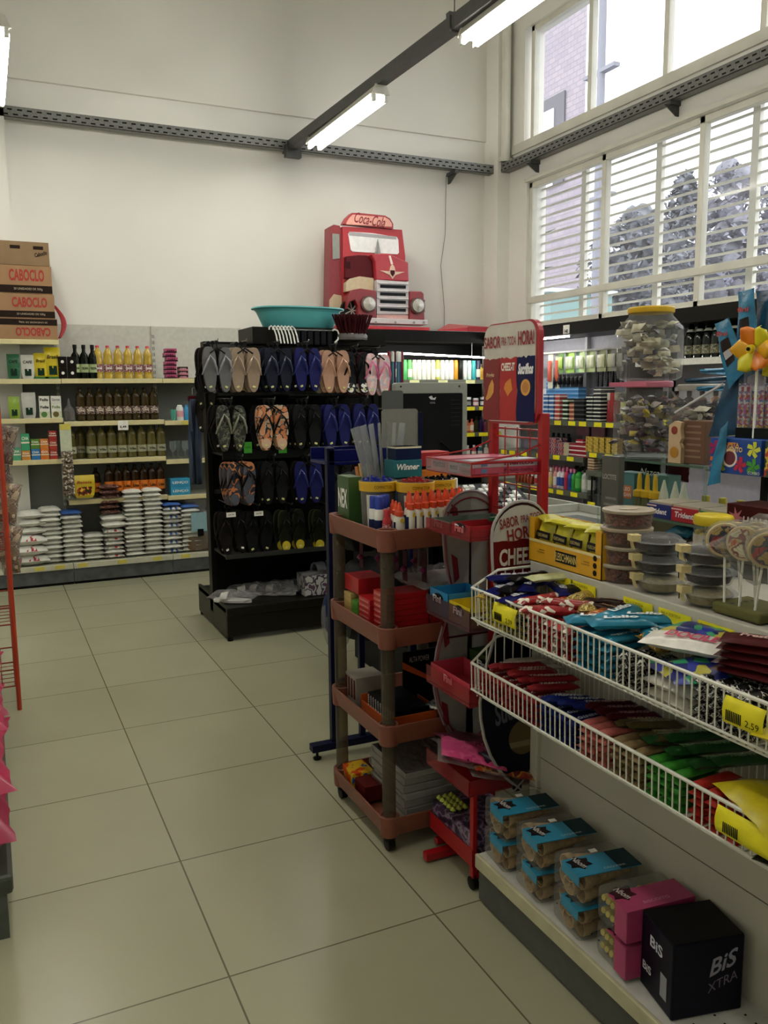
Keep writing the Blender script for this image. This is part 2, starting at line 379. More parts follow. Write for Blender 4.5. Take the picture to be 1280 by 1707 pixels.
# ------------------------------------------------------------------ outside
struct('ground', MB().box((4.6, -40, -.3), (90, 110, -.15)), mat('asphalt', (.18, .18, .2), .8))
BRICK = bpy.data.materials.new('pale_brick'); BRICK.use_nodes = True
_t = BRICK.node_tree; _b = _t.nodes.new('ShaderNodeTexBrick'); _c = _t.nodes.new('ShaderNodeTexCoord'); _m = _t.nodes.new('ShaderNodeMapping')
_b.inputs['Color1'].default_value = (.27, .23, .27, 1); _b.inputs['Color2'].default_value = (.33, .28, .31, 1); _b.inputs['Mortar'].default_value = (.2, .18, .21, 1); _b.inputs['Scale'].default_value = 1.2
_m.inputs['Rotation'].default_value = (0, PI/2, PI/2); _t.links.new(_c.outputs['Object'], _m.inputs[0]); _t.links.new(_m.outputs[0], _b.inputs['Vector']); _t.links.new(_b.outputs[0], _t.nodes['Principled BSDF'].inputs['Base Color'])
def yat(px, x): return atx(px, 400, x).y
t = thing('brick_building', 'tall pale brick building seen through the upper window, beside the corner', 'building', (22, yat(950, 22), -.2))
yb0, yb1 = yat(970, 22), yat(925, 22)
obj('wall', MB().prism([(22, yb0), (27, yat(970, 27)+.2), (27, yb1+12), (22, yb1+6)], 2, -.2, 26), BRICK, t, smooth=False)
z = 22*.0+7.2
w1 = atx(940, 150, 21.9); w2 = atx(922, 215, 21.9)
obj('window', MB().box((21.93, w1.y, 10), (21.99, w1.y+4.2, w1.z)), C('55525a', .4), t, smooth=False)
obj('window_pane', MB().box((21.88, w2.y, 10), (21.95, w2.y+3.6, w1.z-.5)), C('f4f6fa', .2), t, smooth=False)
obj('corner_pier', MB().box((21.8, yb1-.3, -.2), (22, yb1+.5, 5.6)), C('5f5f68', .7), t, smooth=False)
t = thing('utility_pole', 'grey concrete utility pole with cables outside the window', 'pole', (12, yat(995, 12), -.2))
py_ = yat(995, 12); POLE = C('84858e', .8)
obj('shaft', MB().lathe([(.11, -.2), (.075, 12.5)], 12, (12, py_, 0)), POLE, t)
for zz in (5.6, 6.8, 8.2): obj('crossarm', MB().box((11.92, py_-.5, zz), (12.08, py_+.5, zz+.08)), POLE, t)
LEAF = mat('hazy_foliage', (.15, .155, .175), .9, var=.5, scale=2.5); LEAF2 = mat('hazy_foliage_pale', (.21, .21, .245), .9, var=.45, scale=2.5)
def tree(x, px, z0, z1, wd, label, mt, seed):
    R = random.Random(seed); y = yat(px, x); t = thing('tree', label, 'tree', (x, y, -.2))
    obj('trunk', MB().lathe([(.2, -.2), (.12, z0+1)], 8, (x, y, 0)), C('5a554f', .9), t)
    m = MB()
    def pt(k0, k1):
        a = R.uniform(0, 2*PI); zz = R.uniform(0, 1); rr = wd*math.sqrt(max(0, 1-(2*zz-1)**2))*R.uniform(k0, k1)*(1+.18*math.sin(3*a+seed)+.12*math.sin(9*zz+seed))
        return (x+rr*math.cos(a)*.6, y+rr*math.sin(a), z0+zz*(z1-z0))
    for i in range(90):
        s_ = R.uniform(.3, .5)*wd*.4; m.lathe([(0, -s_), (s_*.8, -s_*.5), (s_, 0), (s_*.7, s_*.6), (0, s_)], 6, pt(.1, .72))
    for i in range(2600):
        c = Vector(pt(.62, 1.04)); q = Vector((R.uniform(-1, 1), R.uniform(-1, 1), R.uniform(-1, .6))).normalized(); s_ = R.uniform(.1, .24); w_ = q.cross(Vector((R.uniform(-1, 1), R.uniform(-1, 1), 1))).normalized()*s_*.45
        m.add([c-w_, c+q*s_*.3, c+w_, c+q*s_+Vector((0, 0, -.03)), c-q*s_*.25], [(0, 1, 3), (1, 2, 3), (0, 4, 2, 1)])
    obj('crown', m, mt, t)
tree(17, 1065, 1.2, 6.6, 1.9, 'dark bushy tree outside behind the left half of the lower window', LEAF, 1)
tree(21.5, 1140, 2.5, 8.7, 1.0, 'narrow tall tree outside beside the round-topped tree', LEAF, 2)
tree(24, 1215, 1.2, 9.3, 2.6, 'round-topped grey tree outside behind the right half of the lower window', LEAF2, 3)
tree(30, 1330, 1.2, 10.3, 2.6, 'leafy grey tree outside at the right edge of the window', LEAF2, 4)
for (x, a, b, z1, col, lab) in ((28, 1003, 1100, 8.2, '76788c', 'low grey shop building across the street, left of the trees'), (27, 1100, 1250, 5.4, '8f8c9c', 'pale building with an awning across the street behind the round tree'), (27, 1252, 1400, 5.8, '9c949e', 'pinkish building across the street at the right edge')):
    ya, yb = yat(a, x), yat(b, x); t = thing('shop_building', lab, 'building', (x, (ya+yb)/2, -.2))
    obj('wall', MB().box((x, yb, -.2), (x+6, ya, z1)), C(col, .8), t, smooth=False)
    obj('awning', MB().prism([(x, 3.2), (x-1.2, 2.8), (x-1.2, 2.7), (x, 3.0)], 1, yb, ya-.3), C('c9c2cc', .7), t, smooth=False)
    n = 4
    for k in range(n):
        q0 = yb+(ya-yb)*(k+.15)/n; q1 = yb+(ya-yb)*(k+.8)/n
        obj('shop_window', MB().box((x-.05, q0, .3), (x, q1, 2.5)), C('6c6c7c', .3), t, smooth=False)
for (px, x, z0, z1, wdt, col, lab) in ((1138, 26.9, 3.3, 4.2, .9, 'd0505a', 'red garment hanging across the street'), (1180, 26.9, 3.2, 4.2, 1.4, 'e8e0e6', 'white sheet hanging across the street beside the red garment'), (1275, 26.9, 3.3, 4.5, 2.2, 'f09aa4', 'pink awning cloth across the street at the right')):
    y = yat(px, x); tagp(obj('hanging_cloth', MB().grid(7, 5, lambda u, v: (x+.04+.06*math.sin(u*9), y+(u-.5)*wdt, z1-(z1-z0)*v)), C(col, .8)), lab, 'cloth').modifiers.new('thick', 'SOLIDIFY').thickness = .02
y0_, y1_ = yat(920, 13), yat(880, 13)
t = thing('green_kiosk', 'small green kiosk outside the window beside the brick building', 'kiosk', (13, (y0_+y1_)/2, -.2))
obj('wall', MB().box((13, y0_, -.2), (15, y1_+2, 4.0)), C('7d9c98', .6), t, smooth=False)
obj('roof', MB().box((12.8, y0_-.1, 4.0), (15.1, y1_+2, 4.1)), C('c8d0d0', .6), t, smooth=False)
t = thing('palm_plant', 'spiky palm leaves seen through the lower window next to the corner', 'plant', (8.5, yat(888, 8.5), -.2))
m = MB(); yy = yat(888, 8.5)
obj('stem', MB().lathe([(.07, -.2), (.05, 3.8)], 8, (8.5, yy, 0)), C('6c6458', .9), t)
for i in range(34):
    a = random.uniform(0, 6.28); z = random.uniform(3.2, 4.3); L = random.uniform(.25, .5); q = Vector((math.cos(a)*.5, math.sin(a), random.uniform(-.5, .6))).normalized()
    c = Vector((8.5, yy, z)); sd = q.cross(Vector((0, 0, 1))).normalized()*.03; m.add([c-sd, c+sd, c+q*L*.6+sd*1.5+Vector((0, 0, .03)), c+q*L, c+q*L*.6-sd*1.5+Vector((0, 0, .03))], [(0, 1, 2, 3, 4)])
lv = obj('leaves', m, C('6e7d66', .7), t); lv.modifiers.new('thick', 'SOLIDIFY').thickness = .006
# ================================================================== PRODUCT BUILDERS (built at the origin, standing on z = 0)
CAPS = {}
def bottle(prof, body, cap, lab=None, name='bottle', sx=1, sy=1, cap_r=None, seg=16, wordm=None, textm=None, front=(0, -1, 0), oval=None):
    """prof: (r,z) body outline; cap: (r, z0, z1, material); lab: (z0, z1, material)"""
    t = thing(name, name, name)
    obj('body', MB().lathe(prof, seg, sx=sx, sy=sy), body, t)
    if cap:
        r, z0, z1, cm = cap; obj('cap', MB().lathe([(r, z0), (r, z1-.003), (r*.85, z1), (0, z1)], 12), cm, t)
    if lab:
        z0, z1, lm = lab; R = 0
        for i in range(len(prof)-1):
            if prof[i][1] <= (z0+z1)/2 <= prof[i+1][1]: R = max(prof[i][0], prof[i+1][0])
        obj('label', MB().lathe([(R+.0008, z0), (R+.0008, z1)], seg, sx=sx, sy=sy), lm, t)
        if wordm: text(wordm, (front[0]*(R*sx+.002), front[1]*(R*sy+.002), (z0+z1)/2), (1, 0, 0) if front[1] else (0, -1, 0), ZU, R*1.3, (z1-z0)*.3, textm, t, bold=.03)
    return t
def carton(w, d, h, m, word=None, tm=None, name='box', cat='box', band=None, face='y', ww=.8, wh=.35, wz=.5, sh=0, top=None):
    """a printed carton: front faces -y (or -x), origin at its base centre"""
    t = thing(name, name, cat); obj('body', MB().box((-w/2, -d/2, 0), (w/2, d/2, h)), m, t, smooth=False, bevel=min(w, d, h)*.02)
    if band:
        z0, z1, bm = band; obj('band', MB().box((-w/2-.0006, -d/2-.0006, h*z0), (w/2+.0006, d/2+.0006, h*z1)), bm, t, smooth=False)
    if word:
        if face == 'y': text(word, (0, -d/2-.0012, h*wz), XR, ZU, w*ww, h*wh, tm, t, bold=.03, shear=sh)
        else: text(word, (-w/2-.0012, 0, h*wz), YN, ZU, d*ww, h*wh, tm, t, bold=.03, shear=sh)
    return t
def named(t, name, cat): t.name = name; t['category'] = cat; return t

# ================================================================== FOOD SHELVES ON THE BACK WALL
GREYP = mat('grey_shelf_back', hexc('7d7f78'), .5, var=.05, scale=3); PALEP = mat('pale_shelf_back', hexc('c4c4ba'), .5)
BASEG = mat('grey_shelf_plinth', hexc('55585a'), .45, var=.3, scale=14); LIP = mat('cream_shelf_edge', hexc('d9cf9c'), .45, var=.04)
KICK = mat('scuffed_black_kick', hexc('101010'), .8)
YB, YF = 5.44, 5.1
def bay(name, label, x0, x1, levels, top, tags, topback=None):
    t = thing(name, label, 'shelf unit', ((x0+x1)/2, 5.2, 0))
    obj('back_panel', MB().box((x0, YB, .1), (x1, YB+.03, 1.62)), GREYP, t, smooth=False)
    if top > 1.62: obj('back_panel', MB().box((x0, YB, 1.62), (x1, YB+.03, top)), PALEP, t, smooth=False)
    for x in (x0, x1-.012):
        u = MB().box((x, YB-.012, .1), (x+.012, YB, top)); u.cur = 1
        for k in range(int((top-.2)/.05)): u.box((x+.004, YB-.0125, .2+k*.05), (x+.008, YB-.0115, .2+k*.05+.028))
        obj('upright', u, [PALEP, BLACK], t, smooth=False)
    for z, yf in levels:
        s = obj('shelf', MB().box((x0+.004, yf, z-.012), (x1-.004, YB, z)), C('a8a894', .5), t, smooth=False)
        obj('shelf_edge', MB().box((x0+.002, yf-.015, z-.036), (x1-.002, yf, z+.002)), LIP, s, smooth=False, bevel=.003)
    s = obj('base_deck', MB().box((x0+.002, 5.0, .15), (x1-.002, YB, .165)), C('a8a894', .5), t, smooth=False)
    obj('shelf_edge', MB().box((x0+.002, 4.985, .125), (x1-.002, 5.0, .168)), C('c9c9b4', .45), s, smooth=False, bevel=.003)
    obj('plinth', MB().box((x0+.002, 5.0, .02), (x1-.002, 5.01, .126)), BASEG, t, smooth=False)
    obj('kick_strip', MB().box((x0+.002, 5.004, 0), (x1-.002, 5.02, .02)), KICK, t, smooth=False)
    for (x, z, y) in tags: tagp(obj('price_tag', MB().box((x, y-.018, z-.034), (x+.07, y-.0155, z-.004)), mat('faded_yellow_paper', hexc('d6c95a'), .7), t, smooth=False), 'faded yellow price tag')
    return t
X0, X1, X2, X3 = -.62, .085, .86, 1.62
bay('shelf_unit', 'grey metal shelf unit with cream edges holding coffee and tea, at the left', X0, X1, [(1.9, 5.06), (1.605, YF), (1.305, YF), (.985, YF)], 1.93, [(-.2, .168, 5.0), (-.05, .168, 5.0)])
bay('shelf_unit', 'grey metal shelf unit with cream edges holding rows of oil bottles', X1, X2, [(1.607, YF), (1.275, YF), (.975, YF), (.655, YF)], 2.05, [(.12, .168, 5.0), (.42, .168, 5.0), (.7, .168, 5.0)])
bay('shelf_unit', 'grey metal shelf unit right of the oil bottles, half behind the sandals', X2, X3, [(1.607, YF), (1.265, YF), (.945, YF), (.645, YF)], 2.05, [(.93, .168, 5.0), (1.0, 1.265, YF)])
obj_ = obj('sale_tag', MB().box((.49, 5.08, 1.20), (.57, 5.082, 1.275)), PAPER, smooth=False); tagp(obj_, 'white handwritten price tag on the shelf edge under the dark oil bottles', 'price tag')
text('5,49', (.53, 5.079, 1.225), XR, ZU, .05, .02, BLACK, obj_, bold=.03)

# oil bottles
OILC = mat('golden_oil', hexc('b89a2c'), .12, coat=.5, var=.05); OILD = mat('dark_oil', hexc('4a3a14'), .12, coat=.5); OILG = mat('olive_tint_oil', hexc('5d5524'), .12, coat=.5); OILB = mat('brown_oil', hexc('3c2408'), .12, coat=.5)
PET = [(.028, 0), (.037, .004), (.037, .03), (.034, .04), (.037, .05), (.037, .15), (.033, .175), (.036, .19), (.03, .21), (.016, .232), (.013, .238), (.013, .25)]
LBP = print_mat('oil_label_print', ['6b1f2c', 'f3e6dc', '6b1f2c', '8b3040'], 60)
oil = named(bottle(PET, OILC, (.0145, .246, .263, C('c03040')), (.055, .115, LBP), wordm='Suavit', textm=PAPER), 'oil_bottle', 'bottle')
for k in range(6): put(oil, (.40+k*.066 if 0 else .375+k*.0775, 5.17, 1.607), 'golden cooking oil bottle with a pink cap on the top food shelf', 'golden oil bottles on the top shelf')
dk = named(bottle([(.03, 0), (.036, .005), (.036, .15), (.03, .185), (.014, .21), (.013, .24)], mat('olive_glass', hexc('10140a'), .1), (.0155, .236, .266, BLACK), (.05, .115, C('9fae7c')), wordm='OLIVA', textm=BLACK), 'olive_oil_bottle', 'bottle')
for k in range(3): put(dk, (.205+k*.065, 5.16, 1.607), 'dark olive oil bottle with a green label, beside the golden oil', 'dark olive oil bottles on the top shelf')
sb = carton(.062, .08, .085, C('1a120e', .4), name='spice_box', cat='box'); obj('seal', MB().lathe([(.012, -.0415), (.012, -.0405)], 14, (0, 0, .045), axis=1), PAPER, sb)
for i, (dx, dz) in enumerate(((0, 0), (.07, 0), (0, .087), (.07, .087))): put(sb, (.105+dx, 5.16, 1.607+dz), ('lower', 'upper')[dz > 0]+' '+('left', 'right')[dx > 0]+' small black box with a white dot beside the dark olive oil bottles', 'small black boxes on the top shelf')
oil2 = named(bottle(PET, OILD, (.0145, .246, .263, C('3a2410')), (.055, .115, print_mat('oil_label_dark', ['3a1418', 'd8c8b8', '3a1418'], 70)), wordm='Suavit', textm=C('e0d0c0')), 'oil_bottle', 'bottle')
for k in range(9): put(oil2, (.225+k*.071, 5.17, 1.275), 'dark amber oil bottle with a maroon label on the second food shelf', 'dark oil bottles on the second shelf')
oil3 = named(bottle([(r*1.08, z*.98) for r, z in PET], OILG, (.0155, .241, .258, C('504a20')), (.045, .1, C('a9a88a')), wordm='Vila', textm=C('3a3a20')), 'oil_bottle', 'bottle')
for k in range(10):
    if k == 1: continue
    put(oil3, (.135+k*.078, 5.17, .975), 'greenish oil bottle with a pale label on the third food shelf', 'greenish oil bottles on the third shelf')
put(oil3, (.215, 5.25, .975), 'greenish oil bottle set back from the row on the third food shelf')
oil4 = named(bottle(PET, OILB, (.0145, .246, .263, C('26180a')), (.05, .13, C('d9771c')), wordm='Liza', textm=C('241a10')), 'oil_bottle', 'bottle')
for k in range(7): put(oil4, (.41+k*.0685, 5.17, .655), 'dark oil bottle with an orange label on the lowest raised food shelf', 'orange label oil bottles')
put(oil4, (.315, 5.22, .655), 'dark oil bottle with an orange label, set back beside the yellow packet', scale=(1, 1, .92))
# packets
def pouch(w, d, h, m, name='food_pouch', word=None, tm=None, patch=None, seed=1, ww=.7, wh=.12, wz=.7):
    t = thing(name, name, 'packet')
    R = random.Random(seed)
    def fn(u, v):
        a = 2*PI*u; tp = 1-.9*max(0, (v-.72)/.28)**1.3; b = 1-.25*(1-v)**6
        return (w/2*max(-1, min(1, 1.25*math.cos(a)))*b, d/2*math.sin(a)*tp*b+.002*math.sin(9*v+a*3), h*v)
    g = MB().grid(20, 9, fn, close_u=True); g.f.append(list(range(20))[::-1]); g.m.append(0); g.f.append(list(range(160, 180))); g.m.append(0)
    obj('bag', g, m, t)
    if patch:
        z0, z1, pm, pw = patch; obj('printed_panel', MB().box((-w*pw/2, -d/2-.001, h*z0), (w*pw/2, -d/2+.001, h*z1)), pm, t, smooth=False, bevel=.001)
    if word: text(word, (0, -d/2-.0022, h*wz), XR, ZU, w*ww, h*wh, tm, t, bold=.02, shear=.2)
    return t
t = thing('hanging_snack_strip', 'hanging strip of small dark snack packets between the tea and the oil shelves', 'snack strip', (.09, 5.05, 1.27))
obj('header_card', MB().box((.048, 5.045, 1.05), (.132, 5.048, 1.255)), C('c9d0b4'), t, smooth=False)
tagp(obj('header_tag', MB().box((.05, 5.043, 1.215), (.13, 5.045, 1.26)), mat('faded_yellow_paper', (1, 1, 0)), t, smooth=False), 'yellow price tag')
obj('backing_strip', MB().box((.085, 5.046, .68), (.095, 5.048, 1.06)), WHITE, t, smooth=False)
for k in range(8): obj('snack_packet', MB().pillow(.085, .05, .028, k, crimp=.06).rot(Matrix.Translation((.09, 5.045, 1.02-k*.043)) @ Matrix.Rotation(PI/2.4, 4, 'X')), print_mat('snack_print', ['3a2a1c', '8a7860', '2a1c12', 'cfc4b0'], 60), t)
yb = pouch(.16, .06, .18, C('c8b22a', .3), word='Batata', tm=C('a02018'), patch=(.12, .5, print_mat('snack_picture', ['2c2a14', 'a02a18', 'd8c040'], 30), .7)); put(yb, (.205, 5.06, .675), 'yellow snack packet standing in front of the orange-label oil bottles')
th = thing('spice_pouch', 'x', 'packet'); obj('bag', MB().lathe([(.03, 0), (.042, .01), (.04, .09), (.012, .13), (.004, .18)], 12, sy=.7), FILM, th); obj('contents', MB().lathe([(.026, .003), (.037, .012), (.036, .085), (.01, .1)], 10, sy=.65), C('4a3c34', .8, bump=.6), th)
put(th, (.135, 5.15, 1.275), 'small clear pouch of dark spice beside the dark oil bottles')
# left bay goods
pk = [(-.245, 1.605, .09, .19, '2b6b45', 'green and white', 'CAFE', 'a'), (-.145, 1.605, .095, .185, 'd8d8cc', 'white coffee', 'CAFE', 'b'), (-.052, 1.605, .095, .2, 'd7c21c', 'short yellow coffee', 'Brasil', 'c'), (.035, 1.605, .115, .245, 'd7c21c', 'tall yellow coffee', 'Brasil', 'd'),
      (-.26, 1.305, .08, .17, '8fae3c', 'green tea', None, 'e'), (-.155, 1.305, .1, .2, 'c4c4bc', 'white bean', None, 'f')]
for i, (x, z, w_, h_, c_, cn, wd, _) in enumerate(pk):
    q = pouch(w_, .05, h_, C(c_, .3), name='coffee_packet', word=wd, tm=C('3a2a10' if 'yellow' in cn else '203020'), patch=(.14, .42, C('1f4030'), .5), seed=i)
    if 'yellow' in cn: obj('base_band', MB().box((-w_/2-.002, -.027, 0), (w_/2+.002, .027, .02)), C('2a6a2a'), q, smooth=False)
    put(q, (x, 5.15, z), cn+' packet standing on the '+('upper' if z > 1.5 else 'second')+' shelf of the left food unit')
for (x, dx) in ((-.045, 'left'), (.04, 'right')):
    q = carton(.075, .06, .115, C('e2e2d6', .4), 'Folia', C('7a8a4a' if dx == 'right' else '222222'), name='biscuit_box', band=(.02, .45, C('c9cfae')), wz=.75, wh=.18); obj('picture', MB().lathe([(.022, -.0322), (.022, -.0305)], 12, (-.005, 0, .03), axis=1), C('55803c' if dx == 'left' else '6b5a2c'), q)
    put(q, (x, 5.15, 1.305), 'white box with a green picture, '+dx+' one on the left food unit')
    q = carton(.075, .06, .055, C('e6e6da', .4), 'Folia' if dx == 'left' else 'Gourmet', C('222222' if dx == 'left' else '8a8a8a'), name='biscuit_box', wh=.4); put(q, (x, 5.15, 1.421), 'small white box on top of the '+dx+' white picture box')
teas = [(-.2, 0, .06, .075, 'c98a3a'), (-.2, .076, .06, .13, '3aa070'), (-.13, 0, .062, .085, '2a78b8'), (-.065, 0, .06, .085, 'd97828'), (-.13, .086, .062, .075, '5a8a2c'), (-.065, .086, .06, .075, 'd98030'), (.0, 0, .055, .075, 'b8342c'), (.0, .076, .055, .075, 'c03a30'), (.0, .152, .055, .07, 'b02c28'), (-.27, 0, .06, .1, '4aa07a')]
nm = {'c98a3a': 'tan', '3aa070': 'teal green', '2a78b8': 'blue', 'd97828': 'orange', '5a8a2c': 'leaf green', 'd98030': 'orange', 'b8342c': 'red', 'c03a30': 'red', 'b02c28': 'red', '4aa07a': 'sea green'}
for i, (x, dz, w_, h_, c_) in enumerate(teas):
    q = carton(w_, .07, h_, C(c_, .4), 'CHA', C('f0f0e0'), name='tea_box', band=(.42, .52, C('e8e0c8')), wz=.72, wh=.2)
    put(q, (x, 5.14, .985+dz), '%s tea box, %s, on the left food unit' % (nm[c_], ('bottom of its stack', 'middle of its stack', 'top of its stack')[0 if dz == 0 else (2 if x != 0 or dz > .1 else 1)]), 'tea boxes on the left unit')
# right bay goods
for k in range(7):
    q = carton(.09, .09, .034, C('b04a6e', .4), 'GEL', C('401020'), name='hair_colour_box', band=(.0, .3, C('401828'))) if k == 0 else q
    put(q, (.94+random.uniform(-.006, .006)+(.012 if k == 4 else 0), 5.16, 1.607+k*.035), 'pink box in the tall stack on the top shelf, '+('bottom', 'second from the bottom', 'third from the bottom', 'middle', 'third from the top', 'second from the top', 'topmost')[k], 'pink boxes on the top shelf')
q = carton(.075, .08, .032, C('4c2c30', .4), 'GEL', C('d0a0a8'), name='hair_colour_box', band=(.0, .4, C('c0707c')))
for k in range(3): put(q, (1.04, 5.16, 1.607+k*.033), ('bottom', 'middle', 'top')[k]+' dark box of the short stack beside the pink stack', 'dark boxes on the top shelf')
q = named(bottle([(.03, 0), (.032, .01), (.03, .1), (.02, .12)], C('dcdcd8', .3), (.02, .118, .128, PAPER), (.03, .08, C('e0a0a8'))), 'talc_bottle', 'bottle'); put(q, (1.0, 5.15, 1.265), 'white talc bottle on the middle shelf right of the oils')
q = named(bottle([(.012, 0), (.02, .02), (.026, .09)], C('5ab0a0', .3), None), 'cream_tube', 'tube'); put(q, (.945, 5.14, 1.265), 'small teal cream tube beside the white talc bottle')
q = named(bottle([(.022, 0), (.024, .01), (.024, .09), (.012, .11)], C('3a90c0', .2), (.011, .108, .13, C('2080b0'))), 'shampoo_bottle', 'bottle'); put(q, (1.055, 5.15, 1.265), 'blue shampoo bottle right of the white talc bottle')
wg = thing('wine_glass', 'x', 'glass'); obj('bowl', MB().lathe([(.03, 0), (.004, .006), (.004, .06), (.02, .075), (.028, .1), (.025, .15)], 14), clear('drinking_glass', (.9, .95, .95), .2), wg)
for k in range(5): put(wg, (.93+k*.05, 5.15+(k % 2)*.05, .945), 'clear wine glass on the shelf beside the greenish oil bottles', 'wine glasses')
for k in range(2):
    q = carton(.16, .12, .07, C('3a9ac4', .35), 'LENÇO', PAPER, name='wipes_pack') if k == 0 else q
    put(q, (.97, 5.16, .645+.071*k), ('lower', 'upper')[k]+' light blue pack on the low shelf right of the orange-label bottles', 'blue packs')
t = thing('pet_food_bag', 'large clear bag of brown pellets with a printed label on the base shelf', 'bag', (1.1, 5.12, .165))
obj('contents', MB().box((1.0, 5.04, .168), (1.2, 5.2, .3), .01), mat('brown_pellets', hexc('6a5030'), .9, bump=1., bscale=120), t, bevel=.02)
obj('film', MB().lathe([(.1, .167), (.125, .2), (.12, .42), (.07, .52), (.1, .6)], 16, (1.1, 5.12, 0), sy=.75), FILM, t)
obj('label', MB().box((1.03, 5.022, .34), (1.16, 5.026, .5)), C('8fb4bc'), t, smooth=False)
obj('barcode', MB().box((1.08, 5.018, .3), (1.13, 5.021, .36)), BLACK, t, smooth=False)

# cardboard cases on top of the left unit
CARD = mat('corrugated_card', hexc('a07c58'), .8, var=.08, scale=8); CARD2 = mat('plain_corrugated_card', hexc('8a7050'), .8, var=.08, scale=8); CRED = C('a8352a', .7); CDK = C('33241a', .7)
cz = [1.903, 2.048, 2.193, 2.322+.02]; hs = [.142, .142, .142, .175]; off = [.0, -.004, -.012, -.018]
CT = [1.902, 2.058, 2.238, 2.445, 2.62]
labs = ['bottom cardboard case with upside-down red lettering on top of the left food unit', 'cardboard case with red lettering, second from the bottom of the pile', 'cardboard case with red lettering just under the plain top case', 'plain brown cardboard case at the top of the pile on the left food unit']
for k in range(4):
    z0, z1 = CT[k]+.001, CT[k+1]; x1 = .078-k*.008+(.004 if k == 0 else 0); x0 = x1-.52
    t = thing('cardboard_case', labs[k], 'cardboard box', ((x0+x1)/2, 5.25, z0), 'cardboard cases on top of the left unit')
    obj('box_body', MB().box((x0, 5.07, z0), (x1, 5.43, z1)), CARD if k < 3 else CARD2, t, smooth=False, bevel=.003)
    if k < 3:
        dz0, dz1 = (.68, .97) if k == 0 else (.03, .3)
        h = z1-z0; obj('dark_band', MB().box((x0+.001, 5.0688, z0+h*dz0), (x1-.001, 5.0698, z0+h*dz1)), CDK, t, smooth=False)
        text('CABOCLO', (x1-.175, 5.0688, z0+h*(.36 if k == 0 else .66)), XR if k else (-1, 0, 0), ZU if k else (0, 0, -1), .245, h*.42, CRED, t, bold=.035) if k else text('CABOCLO', (x1-.175, 5.069, z0+h*.36), (-1, 0, 0), (0, 0, -1), .245, h*.42, CRED, t, bold=.035)
        text('20 UNIDADES DE 500g', (x1-.17, 5.0685, z0+h*(dz0+dz1)/2), XR if k else (-1, 0, 0), ZU if k else (0, 0, -1), .2, h*.1, C('c4b498'), t)
    else:
        for xx in (.04, .2, .36):
            obj('print_mark', MB().box((x1-xx-.07, 5.0688, z1-.055), (x1-xx, 5.0698, z1-.03)), CDK, t, smooth=False)
        text('Caboclo', (x1-.06, 5.0688, z1-.085), (1, 0, .3), (-.3, 0, 1), .09, .03, CDK, t, bold=.03, shear=.3)
tagp(obj('red_ribbon', MB().grid(4, 12, lambda u, v: (.075+.05*math.sin(v*PI*.9)+u*(.02+.02*math.sin(v*PI)), 5.3-.1*v, 2.18-.26*v)), C('a01c22', .5)), 'dark red strap dangling down the right side of the cardboard cases', 'strap').modifiers.new('t', 'SOLIDIFY').thickness = .003

# sacks on the base
SACK = mat('white_sack_film', hexc('deded4'), .35, var=.05, bump=.3, bscale=60)
def sack(L, Wd, T, m, seed, stripe=None, name='sugar_sack'):
    t = thing(name, name, 'sack'); obj('bag', MB().pillow(L, Wd, T, seed, crimp=.04, wr=.1), m, t)
    if stripe: obj('printed_band', MB().pillow(L*.72, Wd*.9, T*.92, seed+5, crimp=.02, wr=.03, c=(0, -Wd*.035, T*.06)), stripe, t)
    return t
sA = sack(.155, .24, .043, SACK, 3); sB = sack(.155, .24, .043, SACK, 8); RS = C('b03040', .4); BS = C('3a62a8', .4); KR = print_mat('bean_print', ['4a2420', '7a4a40', '2c1816', 'b09888'], 50)
sR = sack(.155, .24, .036, SACK, 5, RS, 'salt_sack'); sBl = sack(.155, .24, .036, SACK, 6, BS, 'flour_sack'); sK = sack(.15, .22, .04, KR, 9, None, 'bean_sack'); sBig = sack(.30, .34, .088, SACK, 11, RS, 'rice_sack'); sBt = sack(.155, .24, .036, BS, 16, None, 'flour_sack'); sW = sack(.2, .24, .062, SACK, 12)
Z0 = .165; HL = lambda k, n: 'bottom' if k == 0 else ('top' if k == n-1 else 'middle')
def stack(protos, x, n, dz, desc, grp, z0=Z0, jit=.006, y=5.16, topp=None):
    for k in range(n):
        p = protos[k % len(protos)]
        if topp and k == n-1: p = topp
        put(p, (x+random.uniform(-jit, jit), y+random.uniform(-.01, .01), z0+k*dz), desc, grp, rz=random.uniform(-.04, .04)+(PI if k % 2 and p is not sBig else 0))
stack([sBig], -.235, 3, .078, 'big white rice sack with red print in the leftmost pile on the base shelf', 'big rice sacks')
stack([sA, sB], -.245+.0, 0, .04, '', '')
for k in range(3): put(sW, (-.19, 5.16, Z0+.24+k*.062), 'thick white sack on top of the leftmost pile on the base shelf', 'thick white sacks')
stack([sA, sB], -.055, 12, .0365, 'white sugar sack in the second pile from the left', 'sugar sacks, second pile')
stack([sB, sA], .098, 10, .0375, 'white sugar sack in the left pile topped by a blue sack', 'sugar sacks, blue-topped pile')
put(sBt, (.1, 5.16, Z0+10*.0375), 'blue sack lying on top of the third white pile from the left')
stack([sA, sR], .255, 6, .035, 'red and white sack in the lowest pile on the base shelf', 'red and white sacks')
stack([sR, sB], .415, 7, .034, 'white sack with red print under the brown bean bags', 'white and red sacks under the beans')
stack([sW], .42, 2, .052, 'wide white sack directly under the brown bean bags', 'wide white sacks', z0=Z0+7*.034+.008)
stack([sK], .4, 6, .04, 'brown bean bag on top of the white sacks', 'brown bean bags', z0=Z0+7*.034+.122)
stack([sA, sB], .575, 15, .0365, 'white sugar sack in the tallest pile, just right of the bean bags', 'sugar sacks, tallest pile')
stack([sB, sA], .73, 15, .0368, 'white sugar sack in the second tall pile right of the bean bags', 'sugar sacks, second tall pile')
